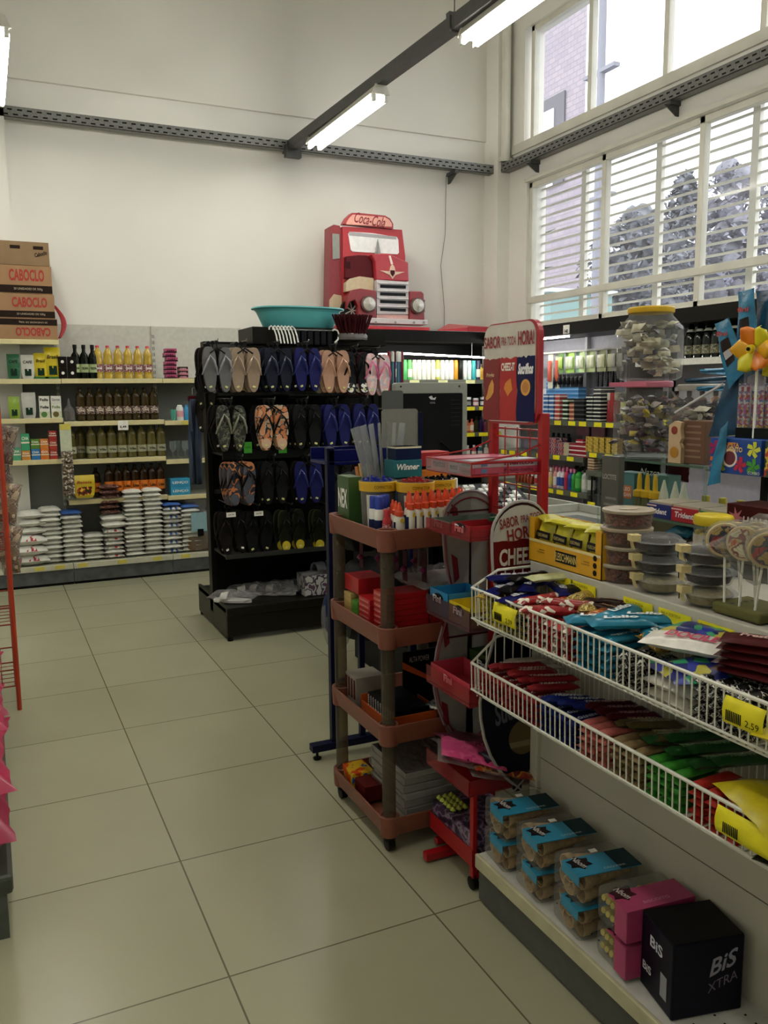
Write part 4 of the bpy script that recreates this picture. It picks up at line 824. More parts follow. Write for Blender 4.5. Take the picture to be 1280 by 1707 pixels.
# ================================================================== BROWN PLASTIC CART
BRN = mat('terracotta_plastic', hexc('7c4735'), .42, var=.04, scale=6); SMOKE = clear('smoked_plastic_tube', (.55, .5, .42), .3, .2)
CX0, CX1, CY0, CY1 = .60, 1.0, .335, .80
t = thing('plastic_cart', 'terracotta plastic four-tier cart with clear tube legs on black casters', 'cart', ((CX0+CX1)/2, (CY0+CY1)/2, 0))
def tray_mesh(z, top=False):
    m = MB(); pts_o = []; H = .065; e = .022
    def ring(x0, y0, x1, y1, c, zz): return [(x0+c, y0, zz), (x1-c, y0, zz), (x1, y0+c, zz), (x1, y1-c, zz), (x1-c, y1, zz), (x0+c, y1, zz), (x0, y1-c, zz), (x0, y0+c, zz)]
    R_s = [ring(CX0+.012, CY0+.012, CX1-.012, CY1-.012, .03, z-H), ring(CX0, CY0, CX1, CY1, .035, z-.012), ring(CX0, CY0, CX1, CY1, .035, z), ring(CX0+.006, CY0+.006, CX1-.006, CY1-.006, .033, z), ring(CX0+e, CY0+e, CX1-e, CY1-e, .03, z-H+.012)]
    # sloping inner walls, deeper toward the middle
    R_s.append(ring(CX0+.03, CY0+.03, CX1-.03, CY1-.03, .03, z-H+.006)); vs = [p for r in R_s for p in r]; fs = []
    for j in range(len(R_s)-1):
        for i in range(8): fs.append((j*8+i, j*8+(i+1) % 8, (j+1)*8+(i+1) % 8, (j+1)*8+i))
    fs.append(list(range(8))[::-1]); fs.append([(len(R_s)-1)*8+i for i in range(8)]); m.add(vs, fs)
    for x in (CX0+.033, CX1-.033):
        for y in (CY0+.033, CY1-.033): m.lathe([(.031, z-H-.004), (.033, z-.02), (.033, z), (.026, z), (.026, z-.01), (0, z-.01)], 16, (x, y, 0))
    return m
TZ = [1.063, .752, .433, .122]
for i, z in enumerate(TZ):
    tr = obj('tray', tray_mesh(z), BRN, t, bevel=.0015)
for i in range(3):
    for x in (CX0+.033, CX1-.033):
        for y in (CY0+.033, CY1-.033): obj('tube_leg', MB().lathe([(.022, TZ[i+1]-.012), (.022, TZ[i]-.066)], 16, (x, y, 0)), SMOKE, t)
for x in (CX0+.033, CX1-.033):
    for y in (CY0+.033, CY1-.033):
        s = obj('caster', MB().lathe([(.02, .036), (.022, .058)], 12, (x, y, 0)).lathe([(.009, -.014), (.022, -.012), (.022, .012), (.009, .014)], 14, (x, y, .023), axis=0), BLACK, t)
RAISE = TZ[0]-.055
# glue bottles on the top tray
ORG = C('d9481c', .35); GLW = mat('white_glue_plastic', hexc('e6e2d2'), .35)
def glue(w_, h_, name='glue_bottle'):
    q = thing(name, name, 'bottle'); s = w_/.05; hz = h_/.16
    obj('body', MB().lathe([(.018*s, 0), (.023*s, .004*hz), (.023*s, .08*hz), (.021*s, .1*hz), (.014*s, .112*hz)], 16, sy=.7), GLW, q)
    obj('cap', MB().lathe([(.0155*s, .108*hz), (.016*s, .126*hz), (.0115*s, .13*hz), (.009*s, .146*hz), (.006*s, .149*hz), (.004*s, .162*hz), (0, .163*hz)], 14), ORG, q)
    obj('label', MB().grid(9, 2, lambda u, v: (-.0235*s*math.sin(1.0+u*1.2), -.0235*s*.7*math.cos(1.0+u*1.2), (.012+.075*v*(1-.0*u))*hz)), C('1c2c5c', .3), q)
    obj('star_label', MB().lathe([(.009*s, -.0172*s), (.009*s, -.0165*s)], 8, (0.004*s, 0, .092*hz), axis=1), C('d8b830'), q)
    return q
gb = glue(.05, .165); gs = glue(.042, .13)
for k in range(8): put(gb, (.724+k*.029, .385+.004*k, RAISE), 'white glue bottle with orange cap in the front row of the cart top', 'big glue bottles', rz=.2, scale=(.66, .9, .97))
for k in range(8): put(gb, (.738+k*.029, .427+.004*k, RAISE), 'white glue bottle with orange cap in the second row of the cart top', 'big glue bottles behind', rz=.2, scale=(.66, .9, .97))
for k in range(3): put(gs, (.692+k*.006, .40+k*.036, RAISE), 'smaller glue bottle with an orange cap near the cart corner, %s' % ('nearest', 'middle', 'furthest')[k], 'small glue bottles')
WHC = named(bottle([(.013, 0), (.014, .003), (.014, .085), (.011, .092)], WHITE, (.0125, .09, .125, C('1c3aa0')), (.01, .06, C('2a3468'))), 'correction_pen', 'bottle')
for k, (x, y) in enumerate(((.657, .475), (.678, .495), (.652, .505), (.70, .52))): put(WHC, (x, y, RAISE), 'white correction fluid bottle with a blue cap, %s' % ('nearest the edge', 'second', 'furthest back', 'beside the red bottles')[k], 'blue capped bottles', scale=1.15)
RDB = named(bottle([(.014, 0), (.015, .003), (.015, .07), (.01, .08)], C('b02028', .3), (.011, .078, .105, C('b82830')), (.015, .06, print_mat('red_white_text', ['b02028', 'e8e0e0', 'b02028'], 120))), 'ink_bottle', 'bottle')
for k in range(3): put(RDB, (.668+k*.028, (.44, .515, .55)[k]-.0, RAISE), 'red bottle on the cart top among the blue caps, %s' % ('nearest', 'middle', 'furthest')[k], 'red bottles')
# pen tubs
YB_ = C('dcae20', .4)
def pentub(x, y, col, cn, label, body='2a2a26', h=.185):
    q = thing('pen_tub', label, 'pen tub', (x, y, RAISE)); z = RAISE
    obj('tub', MB().lathe([(.054, z), (.062, z+h), (.059, z+h), (.052, z+.004), (0, z+.004)], 24, (x, y, 0)), clear('tub_clear', (.8, .8, .76), .35), q)
    obj('inner_label', MB().lathe([(.052, z+.005), (.0585, z+h-.04)], 24, (x, y, 0)), C(body, .4), q)
    obj('front_label', MB().grid(8, 2, lambda u, v: (x+(.056+.0065*v)*math.sin(-1.1+u*1.0), y-(.056+.0065*v)*math.cos(-1.1+u*1.0), z+.01+(h-.055)*v)), C('d8d4c4'), q)
    b = obj('yellow_band', MB().lathe([(.0635, z+h-.035), (.065, z+h-.004), (.063, z+h-.003), (.062, z+h-.035)], 28, (x, y, 0)), YB_, q)
    R = random.Random(cn)
    for i in range(26):
        a = i*2.4; r = .054*math.sqrt((i+.5)/26); pn = MB().tube([(x+r*.8*math.cos(a), y+r*.8*math.sin(a), z+.01), (x+r*math.cos(a), y+r*math.sin(a), z+h+R.uniform(-.002, .012))], .0042, 6)
        p_ = tagp(obj('pen', pn, C(col, .35)), '%s pen standing in the yellow-banded tub%s' % (cn, ' beside the green box' if cn == 'blue' else ' of %s pens' % cn), 'pen', '%s pens in their tub' % cn)
    text('COMPACTOR', (x-.012, y-.065, z+h-.019), (1, -.15, 0), ZU, .06, .010, C('4a3808'), q, off=.002)
    return q
pentub(.711, .60, '1c2c9c', 'blue', 'pen tub with a yellow band full of blue pens, on the cart')
pentub(.808, .515, 'a82828', 'red', 'pen tub with a yellow band full of red pens, on the cart')
pentub(.935, .595, '141414', 'black', 'pen tub with a yellow band full of black pens, on the cart', h=.18)
q = carton(.05, .10, .19, C('3a5a2c', .4), 'NEX', PAPER, name='marker_box', face='x', wz=.6); text('BRAIN', (-.0265, 0, .04), YN, ZU, .07, .02, C('1c2c14'), q); put(q, (.66, .725, RAISE), 'tall dark green box at the far corner of the cart top')
q = carton(.09, .07, .12, C('1c1c1a', .4), name='dark_box'); put(q, (.735, .72, RAISE), 'black box between the green box and the blue pens')
for k in range(5): q = obj('marker', MB().tube([(.70+.012*k, .72, RAISE+.12), (.69+.014*k, .735, RAISE+.22+.01*(k % 2))], .006, 6), C(('c07840', 'd8b070', '50a090', 'c8c0a0', 'b05030')[k])); tagp(q, '%s marker sticking up from the green and black boxes' % ('brown', 'cream', 'teal', 'beige', 'rust')[k], 'marker')
q = carton(.11, .08, .06, C('1c6a74', .35), 'Winner', PAPER, name='ink_box', wz=.62, wh=.36, sh=.2); put(q, (.85, .69, RAISE+.181), 'teal box with white lettering stacked behind the pen tubs')
q = carton(.11, .08, .18, C('24405c', .4), name='lower_box'); put(q, (.85, .70, RAISE), 'dark blue box under the teal box on the cart')
q = carton(.10, .07, .045, C('1c2c54', .35), name='ink_box', band=(.86, 1.0, C('d8d4b8'))); put(q, (.86, .70, RAISE+.242), 'navy box with a cream top on the teal box')
q = carton(.15, .08, .035, C('d0741c', .4), name='eraser_box'); put(q, (.955, .71, RAISE+.165), 'orange box behind the black pens')
q = carton(.08, .07, .164, C('26241f', .4), name='dark_box'); put(q, (.955, .72, RAISE), 'black box under the orange box on the cart')
put(carton(.1, .03, .21, C('30302c', .4), name='dark_box'), (.96, .775, RAISE), 'thin black box standing at the far right of the cart top')
q = carton(.13, .09, .05, C('a81c22', .35), name='red_box'); put(q, (.975, .74, RAISE+.212), 'red box at the back of the cart top')
# ruler bundle
t = thing('ruler_bundle', 'bundle of clear rulers standing in a grey holder on the cart', 'rulers', (.79, .72, RAISE))
RUL = clear('clear_ruler', (.88, .9, .9), .38, .1)
for k in range(7): obj('ruler', MB().box((-.016, -.0015, 0), (.016, .0015, .37)).rot(Matrix.Translation((.78+.008*k, .715+.006*k, RAISE)) @ Matrix.Rotation((-.28+.07*k), 4, 'Y') @ Matrix.Rotation(.3*k, 4, 'Z')), RUL, t, smooth=False)
obj('holder', MB().box((.765, .69, RAISE), (.825, .75, RAISE+.13)), C('565a78', .4), t, smooth=False)
wm = named(bottle([(.007, 0), (.008, .05), (.006, .055)], C('8a4a50'), (.008, .05, .085, WHITE)), 'white_capped_marker', 'marker')
for k in range(5): put(wm, (.955+.014*k, .60, RAISE+.09), 'white-capped marker at the right of the black pens', 'white-capped markers')
q = carton(.09, .05, .09, C('8a6a50'), name='marker_holder'); put(q, (.985, .60, RAISE), 'small brown holder under the white-capped markers')
# second tier: red booklets etc
L2 = TZ[1]-.055
def pack(x, y, z, w_, d, h, col, label, grp=None, word=None, tm=None, name='card_game_box', rz=0):
    q = carton(w_, d, h, C(col, .3), word, tm, name=name, face='x'); put(q, (x, y, z), label, grp, rz=rz); return q
for k in range(6): pack(.70, .70, L2+.016*k, .13, .06, .015, 'b8a060', 'tan notepad in the stack beside the green one, second cart tier', 'tan notepads')
for k in range(5): pack(.70, .635, L2+.016*k, .13, .05, .015, '4a8a30', 'green notepad in the short stack on the second cart tier', 'green notepads')
for k in range(6): pack(.705, .555, L2+.018*k, .14, .09, .017, 'b01c20', 'red card box in the far stack on the second cart tier', 'red card boxes, far stack', 'COPAG', C('e8a8a0'))
for k in range(8): pack(.72, .45, L2+.0185*k, .15, .10, .0175, 'a8181c', 'red card box in the near stack on the second cart tier', 'red card boxes, near stack', 'COPAG', C('e8a8a0'))
for k in range(6): pack(.885, .44, L2+.022*k, .16, .11, .021, '8c1418', 'dark red flat box in the right stack on the second cart tier', 'dark red flat boxes', 'TAROT', C('c87870'))
q = carton(.1, .12, .055, C('a81c22', .3), name='red_box'); put(q, (.695, .685, L2+.1), 'bright red box on top of the tan notepads')
t = thing('film_wrapped_tray', 'clear film-wrapped pack lying on the dark red boxes of the second tier', 'pack', (.88, .5, L2+.14)); obj('pack', MB().box((.80, .42, L2+.135), (.97, .6, L2+.165)), C('6c5a50'), t, smooth=False); obj('film', MB().pillow(.24, .26, .07, 3, crimp=.1, wr=.25, c=(.88, .5, L2+.125)), FILM, t)
# keyring cards hanging in the shade
for k in range(7):
    x, y = .66+.045*(k % 4), .7-.05*k; z = TZ[0]-.09
    q = thing('hanging_trinket', 'dark pink trinket hanging under the top cart tray, %s from the aisle' % ('first', 'second', 'third', 'fourth', 'fifth', 'sixth', 'last')[k], 'trinket', (x+.04, y, z)); obj('card', MB().box((x+.03, y-.015, z-.1), (x+.032, y+.015, z)), C('4a1420', .5), q, smooth=False); obj('charm', MB().lathe([(0, -.012), (.012, 0), (0, .012)], 8, (x+.025, y, z-.06)), C('80305a', .3), q)
# third tier
L3 = TZ[2]-.055
q = carton(.11, .1, .11, C('8c8478', .5), name='battery_carton'); sk = MB()
for k in range(4): sk.box((-.0556, -.045+.024*k, .03), (-.0545, -.03+.024*k, .1))
obj('printed_stripes', sk, C('5c2420'), q, smooth=False); put(q, (.70, .71, L3), 'pale carton with dark red stripes at the far end of the third tier')
t = thing('battery_display_box', 'open orange-edged display box of black battery packs on the third cart tier', 'display box', (.76, .53, L3))
obj('tray_box', MB().box((.655, .40, L3), (.86, .64, L3+.004)).box((.655, .40, L3), (.659, .64, L3+.04)).box((.856, .40, L3), (.86, .64, L3+.04)).box((.655, .40, L3), (.86, .404, L3+.055)).box((.655, .636, L3), (.86, .64, L3+.06)), C('b0501c', .4), t, smooth=False)
bkp = MB().box((.80, .60, L3), (.93, .604, L3+.2)); obj('back_card', bkp, C('131313', .4), t, smooth=False); obj('orange_stripe', MB().prism([(.80, L3+.14), (.93, L3+.07), (.93, L3+.085), (.80, L3+.165)], 1, .5985, .5995), C('c8581c'), t, smooth=False)
text('ALTA POWER', (.865, .5985, L3+.17), XR, ZU, .08, .02, C('b8a8a8'), t)
bp = carton(.13, .018, .065, C('111114', .3), name='battery_pack'); text('POWER', (-.0656, 0, .035), (0, 0, 1), (0, 1, 0), .05, .01, PAPER, bp)
obj('white_stripe', MB().box((-.066, -.004, .006), (-.0651, .004, .022)), PAPER, bp, smooth=False)
for k in range(11): put(bp, (.74, .42+.0195*k, L3+.006), 'black battery pack standing in the orange display box', 'battery packs in the display box', rz=.0)
t = thing('notebook', 'spiral notebook with a dark cover lying at the right of the third tier', 'notebook', (.88, .42, L3+.06))
M_ = Matrix.Translation((.875, .415, L3+.062)) @ Matrix.Rotation(.55, 4, 'Z')
obj('pages', MB().box((-.06, -.05, 0), (.06, .05, .008)).rot(M_), PAPER, t, smooth=False); obj('cover', MB().box((-.06, -.05, .0082), (.06, .05, .0095)).rot(M_), print_mat('notebook_cover', ['1c2420', '30403a', '8a9490', '20282a'], 30), t, smooth=False); obj('spiral', MB().tube([M_ @ Vector((-.06+.003*math.sin(i*1.5), -.05+i*.1/30, .004+.006*math.cos(i*1.5))) for i in range(31)], .001, 4), C('c8c8c8', .3), t)
obj('support_box', MB().box((.83, .375, L3), (.93, .45, L3+.06)), C('2c201a'), t, smooth=False)
# bottom tier: wrapped books
L4 = TZ[3]-.055
for k in range(7):
    q = thing('wrapped_book', 'film-wrapped grey notebook in the bottom tier stack, %s' % ('lowest', 'second lowest', 'third lowest', 'middle', 'third from the top', 'second from the top', 'topmost')[k], 'book', (.82, .52, L4+.026*k), 'wrapped books on the bottom tier')
    dx, dy = random.uniform(-.006, .006), random.uniform(-.006, .006)
    obj('pages', MB().box((.70+dx, .385+dy, L4+.026*k), (.95+dx, .64+dy, L4+.026*k+.02)), C('8f8d86', .5), q, smooth=False); obj('cover', MB().box((.698+dx, .383+dy, L4+.026*k+.0202), (.952+dx, .642+dy, L4+.026*k+.0225)), C('3c1c14' if k == 6 else 'a8a69c', .25), q, smooth=False); obj('film', MB().box((.692+dx, .378+dy, L4+.026*k-.0005), (.957+dx, .647+dy, L4+.026*k+.0245)), FILM, q, bevel=.005)
q = carton(.08, .1, .055, print_mat('crayon_box', ['c84818', 'd8b020', 'd8b020', '2858a0'], 18), name='crayon_box'); put(q, (.665, .70, L4+.02), 'orange and yellow crayon box at the far end of the bottom tier')
q = carton(.07, .09, .055, C('6a1c18'), name='crayon_box'); put(q, (.665, .60, L4+.01), 'dark red box beside the crayon box on the bottom tier')

# ================================================================== BLUE METAL RACK
BLU = mat('navy_painted_steel', hexc('12163a'), .35)
t = thing('blue_rack', 'navy blue metal rack on T-shaped feet behind the cart', 'rack', (.85, 1.16, 0))
obj('foot', MB().box((.64, 1.10, .035), (1.13, 1.145, .065)), BLU, t, smooth=False, bevel=.003)
for x in (.665, 1.03):
    for y in (1.12,): obj('leveller', MB().lathe([(.016, 0), (.018, .008), (.006, .012), (.006, .036)], 10, (x, y, 0)), BLACK, t)
for x in (.745,): obj('post', MB().box((x-.016, 1.11, .06), (x+.016, 1.142, 1.27)), BLU, t, smooth=False, bevel=.003)
for x in (.87, .97): obj('post', MB().box((x-.012, 1.115, .06), (x+.012, 1.14, .62)), BLU, t, smooth=False, bevel=.003)
obj('post', MB().box((1.09, 1.11, .06), (1.12, 1.142, 1.21)), BLU, t, smooth=False, bevel=.003)
obj('crossbar', MB().box((.76, 1.115, .295), (.98, 1.135, .325)), BLU, t, smooth=False, bevel=.003)
obj('top_tray', MB().box((.735, 1.11, 1.20), (1.12, 1.32, 1.215)).box((.735, 1.11, 1.215), (1.12, 1.118, 1.262)).box((1.112, 1.11, 1.215), (1.12, 1.32, 1.262)).box((.735, 1.312, 1.215), (1.12, 1.32, 1.262)), mat('glossy_blue_steel', hexc('151c5c'), .2), t, smooth=False, bevel=.003)
t = thing('grey_plastic_panel', 'grey plastic panel with a blue edge standing on the blue rack', 'panel', (1.0, 1.2, 1.21))
obj('sheet', MB().prism(rrect(.99, 1.22, 1.155, 1.415, .015), 1, 1.16, 1.166), C('74746a', .5), t, smooth=False); obj('blue_edge', MB().box((1.155, 1.155, 1.22), (1.175, 1.175, 1.40)), BLU, t, smooth=False)
obj('upper_plate', MB().prism(rrect(.995, 1.41, 1.09, 1.49, .01), 1, 1.167, 1.172), C('4a4c4a', .5), t)
def bag_mesh(c, w_, d_, h_, seed):
    R = random.Random(seed); ph = [R.uniform(0, 6) for _ in range(5)]
    def fn(u, v):
        a = 2*PI*u; r = (math.sin(PI*min(1, max(.02, v))**.8)**.35)*(1+.07*math.sin(3*a+ph[0]+4*v)+.05*math.sin(7*a+ph[1])+.04*math.sin(9*v+ph[2]))
        return (c[0]+w_/2*r*math.cos(a), c[1]+d_/2*r*math.sin(a), c[2]+h_*v)
    return MB().grid(24, 14, fn, close_u=True)
for k, (x, y, z, w_, d_, h_, m_, lab) in enumerate(((1.0, 1.33, .42, .34, .3, .36, 'x', 'black bag hanging on the blue rack behind the cart'), (1.0, 1.40, .80, .30, .3, .36, 'x', 'black bundle on the blue rack, upper one behind the cart'), (1.3, 1.5, .3, .34, .4, .9, 'x', 'tall black sack behind the blue rack'))):
    t = thing('black_bag', lab, 'bag', (x, y, z)); obj('bag', bag_mesh((x, y, z), w_, d_, h_, k), mat('black_bag_fabric', hexc('0e0e10'), .6, bump=.6, bscale=40), t)
    obj('strap', MB().tube([(x-.05, y, z+h_-.02), (x-.03, y, z+h_+.06), (x+.03, y, z+h_+.06), (x+.05, y, z+h_-.02)], .006), BLACK, t)
t = thing('wrapped_blue_cloth', 'dark blue item in clear plastic sticking out beside the cart leg', 'clothing pack', (.83, 1.28, .46)); obj('cloth', bag_mesh((.82, 1.28, .46), .1, .14, .2, 9), C('1c3060', .7), t); obj('film', bag_mesh((.825, 1.28, .41), .12, .16, .26, 19), FILM, t)

# ================================================================== RED SNACK STAND
SX, SY0, SY1 = .985, .05, .315
t = thing('snack_stand', 'red wire snack stand with header sign, side panels and candy trays', 'display stand', (.88, .18, 0))
for y in (SY0, SY1): obj('post', MB().box((SX-.012, y-.012, .03), (SX+.014, y+.012, 1.42)), REDSTEEL, t, smooth=False, bevel=.003)
hd = obj('header_sign', MB().prism([(p[0], p[1]) for p in rrect(.05, 1.385, .34, 1.688, .045, 6)], 0, SX-.02, SX-.004), C('a0202a', .35), t, smooth=False)
obj('sign_face', MB().prism(rrect(.064, 1.392, .338, 1.684, .042, 6), 0, SX-.0225, SX-.02), C('c9c4b8', .35), hd, smooth=False)
def torn(y0, y1, n, base, seed):
    R = random.Random(seed); return [(y0+(y1-y0)*i/n, base+R.uniform(-.004, .004)) for i in range(n+1)]
F_ = SX-.0225
for (y0, y1, c_, lean) in ((.246, .338, '7e1218', 0), (.154, .246, 'ac1a1e', .006), (.064, .154, '141a5a', .006)):
    up = torn(y1, y0, 8, 1.582, int(y0*1000)); up = up[:-1]+[(y0, 1.584)]
    obj('printed_panel', MB().prism([(y0, 1.395)]+[(y1+.004*math.sin(i*1.7), 1.395+i*.03) for i in range(6)]+[(y1, 1.575)]+up, 0, F_-.0012, F_), C(c_, .3), hd, smooth=False)
def tx(s, y, z, w_, h_, c_, **k): return text(s, (F_-.002, y, z), YN, ZU, w_, h_, C(c_), hd, **k)
tx('SABOR', .288, 1.632, .092, .036, '8c1820', bold=.02); tx('PRA TODA', .198, 1.632, .078, .026, '8c1820', bold=.01); tx('HORA!', .108, 1.637, .082, .042, '8c1820', bold=.03)
tx('CHEEZ-IT', .2, 1.556, .072, .024, 'f0e8dc', bold=.04); tx('Sucrilhos', .108, 1.548, .078, .032, 'f0f0f0', bold=.05, shear=.3); tx('Pringles', .298, 1.532, .045, .016, 'd8c090', bold=.02, shear=.2)
CHIP = C('d89c48', .5)
obj('chip_picture', MB().prism([(.288, 1.52), (.278, 1.505), (.28, 1.48), (.295, 1.465), (.318, 1.455), (.325, 1.462), (.315, 1.475), (.306, 1.5)], 0, F_-.0022, F_-.0012), CHIP, hd, smooth=False)
obj('cracker_picture', MB().prism([(.185, 1.522), (.175, 1.488), (.2, 1.468), (.222, 1.492), (.214, 1.508)], 0, F_-.0022, F_-.0012), C('d8822c', .5), hd, smooth=False)
obj('biscuit_picture', MB().prism(circ(.108, 1.494, .024), 0, F_-.0022, F_-.0012), CHIP, hd, smooth=False); obj('biscuit_ring', MB().prism(circ(.108, 1.494, .016), 0, F_-.0028, F_-.0022), C('c08038'), hd, smooth=False)
# wire rails under the sign
w = MB()
for z in (1.37, 1.345): w.tube([(SX, SY0, z), (SX, SY1, z)], .003)
for i in range(5): y = SY0+(SY1-SY0)*i/4; w.tube([(SX, y, 1.375), (SX, y, .9)], .0022)
for z in (1.2, 1.12, 1.0): w.tube([(SX, SY0, z), (SX, SY1, z)], .0025)
obj('back_wires', w, REDSTEEL, t)
ACR = clear('red_tinted_acrylic', (.9, .45, .47), .16, .06); ACC = clear('clear_acrylic', (.94, .92, .92), .14, .04)
XT = .745
def wire_tray(z0, z1, name, tint):
    m = MB()
    for z, r in ((z1, .0035), (z0, .003)): m.tube([(SX, SY0, z+.0), (XT, SY0, z), (XT, SY1, z), (SX, SY1, z)], r, 6)
    for y in (SY0, SY1):
        m.tube([(SX, y, z1+.05 if y == SY1 or True else z1), (SX-.08, y, z1+.02), (XT, y, z1)], .0025)
        for x in (XT, XT+.12): m.tube([(x, y, z0), (x, y, z1)], .0025)
    for i in range(6): y = SY0+(SY1-SY0)*i/5; m.tube([(SX, y, z0), (XT, y, z0)], .002)
    o = obj(name, m, REDSTEEL, t)
    obj('acrylic_front', MB().box((XT-.004, SY0+.002, z0), (XT-.001, SY1-.002, z1)), tint, o, smooth=False)
    return o
wire_tray(1.248, 1.285, 'wire_tray', ACC)
for z0, z1 in ((1.065, 1.1), (.80, .86), (.575, .63), (.30, .35)):
    tr = obj('tray', MB().box((XT, SY0+.004, z0), (SX-.01, SY1-.004, z0+.004)), REDSTEEL, t, smooth=False)
    fr = MB().box((XT-.003, SY0, z0-.002), (XT, SY1, z1)).box((XT-.003, SY0, z0-.002), (SX-.01, SY0+.003, z1-.004))
    obj('acrylic_front', fr, ACR if z0 != .80 else clear('smoky_acrylic', (.66, .55, .57), .18), tr, smooth=False)
# curvy side panels
def side_pts(k=1.):
    L = [(.905-.098*math.sin(i*PI/14), 1.075+.096*math.cos(i*PI/14)) for i in range(8)]+[(.809, 1.02), (.814, .96), (.826, .91), (.836, .87), (.832, .82), (.81, .75), (.785, .67), (.772, .59), (.775, .54), (.787, .48), (.81, .42), (.84, .37), (.875, .33), (.92, .29)]
    c = .905; return [(c+(x-c)*k, 0.73+(z-.73)*k) for x, z in L]+[(c+(c-x)*k, .73+(z-.73)*k) for x, z in L[::-1]]
for y, nm_ in ((SY0-.012, 'side_panel'), (SY1+.006, 'side_panel')):
    p = obj(nm_, MB().prism(side_pts(), 1, y, y+.006), C('3c1820' if y < .2 else '9a9a92', .4), t, smooth=False)
    ef = [q for q in side_pts(1.0)]; obj('edge_trim', MB().tube([(x, y+.003, z) for x, z in ef], .005, 6, closed=True), C('a8a4a0', .35) if y < .2 else C('8c7478', .35), p)
    if y > .2:
        Lp = [q for q in side_pts(.955)]; m = MB().tube([(x, y-.002, z) for x, z in Lp], .0028, 5, closed=True); obj('red_line', m, C('7c1c24', .4), p)
        for (z0, z1) in ((.95, .88), (.56, .48), (1.13, 1.16)): pass
        for zz, xx in ((1.09, .835), (.93, .835), (.45, .80), (.72, .80)): obj('red_patch', MB().prism([(xx, zz+.045), (xx+.022, zz+.03), (xx+.03, zz-.035), (xx+.012, zz-.05)], 1, y-.0012, y), C('7c1c24', .4), p, smooth=False)
        for zz in (1.105, .70): obj('red_line', MB().box((.82, y-.0016, zz), (.985, y-.0004, zz+.006)), C('5c1c22'), p, smooth=False)
yp = SY0-.012; near = [o for o in t.children if o.name.startswith('side_panel')][0]
P0 = side_pts(.975); NH = len(P0)//2; up_ = [q for q in P0 if q[1] > 1.0]; mid = [q for q in P0 if .78 < q[1] <= 1.0]; low = [q for q in P0 if q[1] <= .80]
def xat(zq):
    for a_, b_ in zip(P0[:NH], P0[1:NH]):
        if a_[1] >= zq >= b_[1]: f = (a_[1]-zq)/(a_[1]-b_[1]+1e-9); return a_[0]+(b_[0]-a_[0])*f
    return .9
def sect(z1, z0, jag=0):
    zs = [z1-(z1-z0)*i/10 for i in range(11)]; l = [(xat(z), z) for z in zs]; r = [(2*.905-xat(z), z) for z in zs[::-1]]
    if jag: top = [(l[0][0]+(r[-1][0]-l[0][0])*(1-i/12), z1+random.Random(i).uniform(-.005, .005)) for i in range(1, 12)]
    else: top = []
    return l+r+top
obj('cream_top', MB().prism([q for q in P0[:NH] if q[1] > 1.055]+[(xat(1.055), 1.055)]+[(1.81-xat(1.055), 1.055)]+[q for q in P0[NH:] if q[1] > 1.055], 1, yp-.0012, yp), C('b4b0a6', .35), near, smooth=False)
obj('red_middle', MB().prism(sect(1.06, .80, 1), 1, yp-.0016, yp-.0012), C('7a1418', .35), near, smooth=False)
obj('navy_bottom', MB().prism(sect(.80, .34), 1, yp-.0014, yp), C('121428', .35), near, smooth=False)
def tn(s, x, z, w_, h_, c_, up=(-.14, 0, 1), rt=(1, 0, .14), **k): return text(s, (x, yp-.0022, z), rt, up, w_, h_, C(c_), near, **k)
tn('SABOR', .862, 1.113, .064, .030, '7c1820', bold=.02); tn('PRA TODA', .94, 1.124, .078, .022, '7c1820', bold=.01); tn('HORA!', .908, 1.080, .105, .036, '7c1820', bold=.03)
tn('CHEEZ-IT', .915, 1.012, .17, .05, 'c8c0b4', rt=XR, up=ZU, bold=.03)
tn('Sucrilhos', .90, .56, .17, .07, '50525e', rt=(1, 0, .22), up=(-.22, 0, 1), bold=.03, shear=.3)
obj('biscuit_picture', MB().prism(circ(.925, .46, .055), 1, yp-.002, yp-.0014), C('5c4c28', .5), near, smooth=False)
obj('biscuit_filling', MB().prism([(.872, .448), (.978, .448), (.972, .43), (.878, .43)], 1, yp-.0024, yp-.002), C('7c7050', .5), near, smooth=False)
# foot
for bx_ in (((.76, SY0, .03), (SX+.014, SY0+.02, .05)), ((.76, SY1-.04, .03), (SX+.014, SY1-.02, .05)), ((.70, .235, .008), (.95, .262, .034)), ((.757, SY0, .03), (.772, .07, .3))): obj('base_bar', MB().box(*bx_), REDSTEEL, t, smooth=False, bevel=.002)
for x, y in ((.765, .06), (.97, .06), (.97, .3)): obj('caster', MB().lathe([(.009, -.01), (.02, -.009), (.02, .009), (.009, .01)], 12, (x, y, .02), axis=0), BLACK, t)
obj('base_tray', MB().box((.757, SY0, .075), (SX, SY1, .079)).box((.754, SY0, .075), (.757, SY1, .13)), REDSTEEL, t, smooth=False)

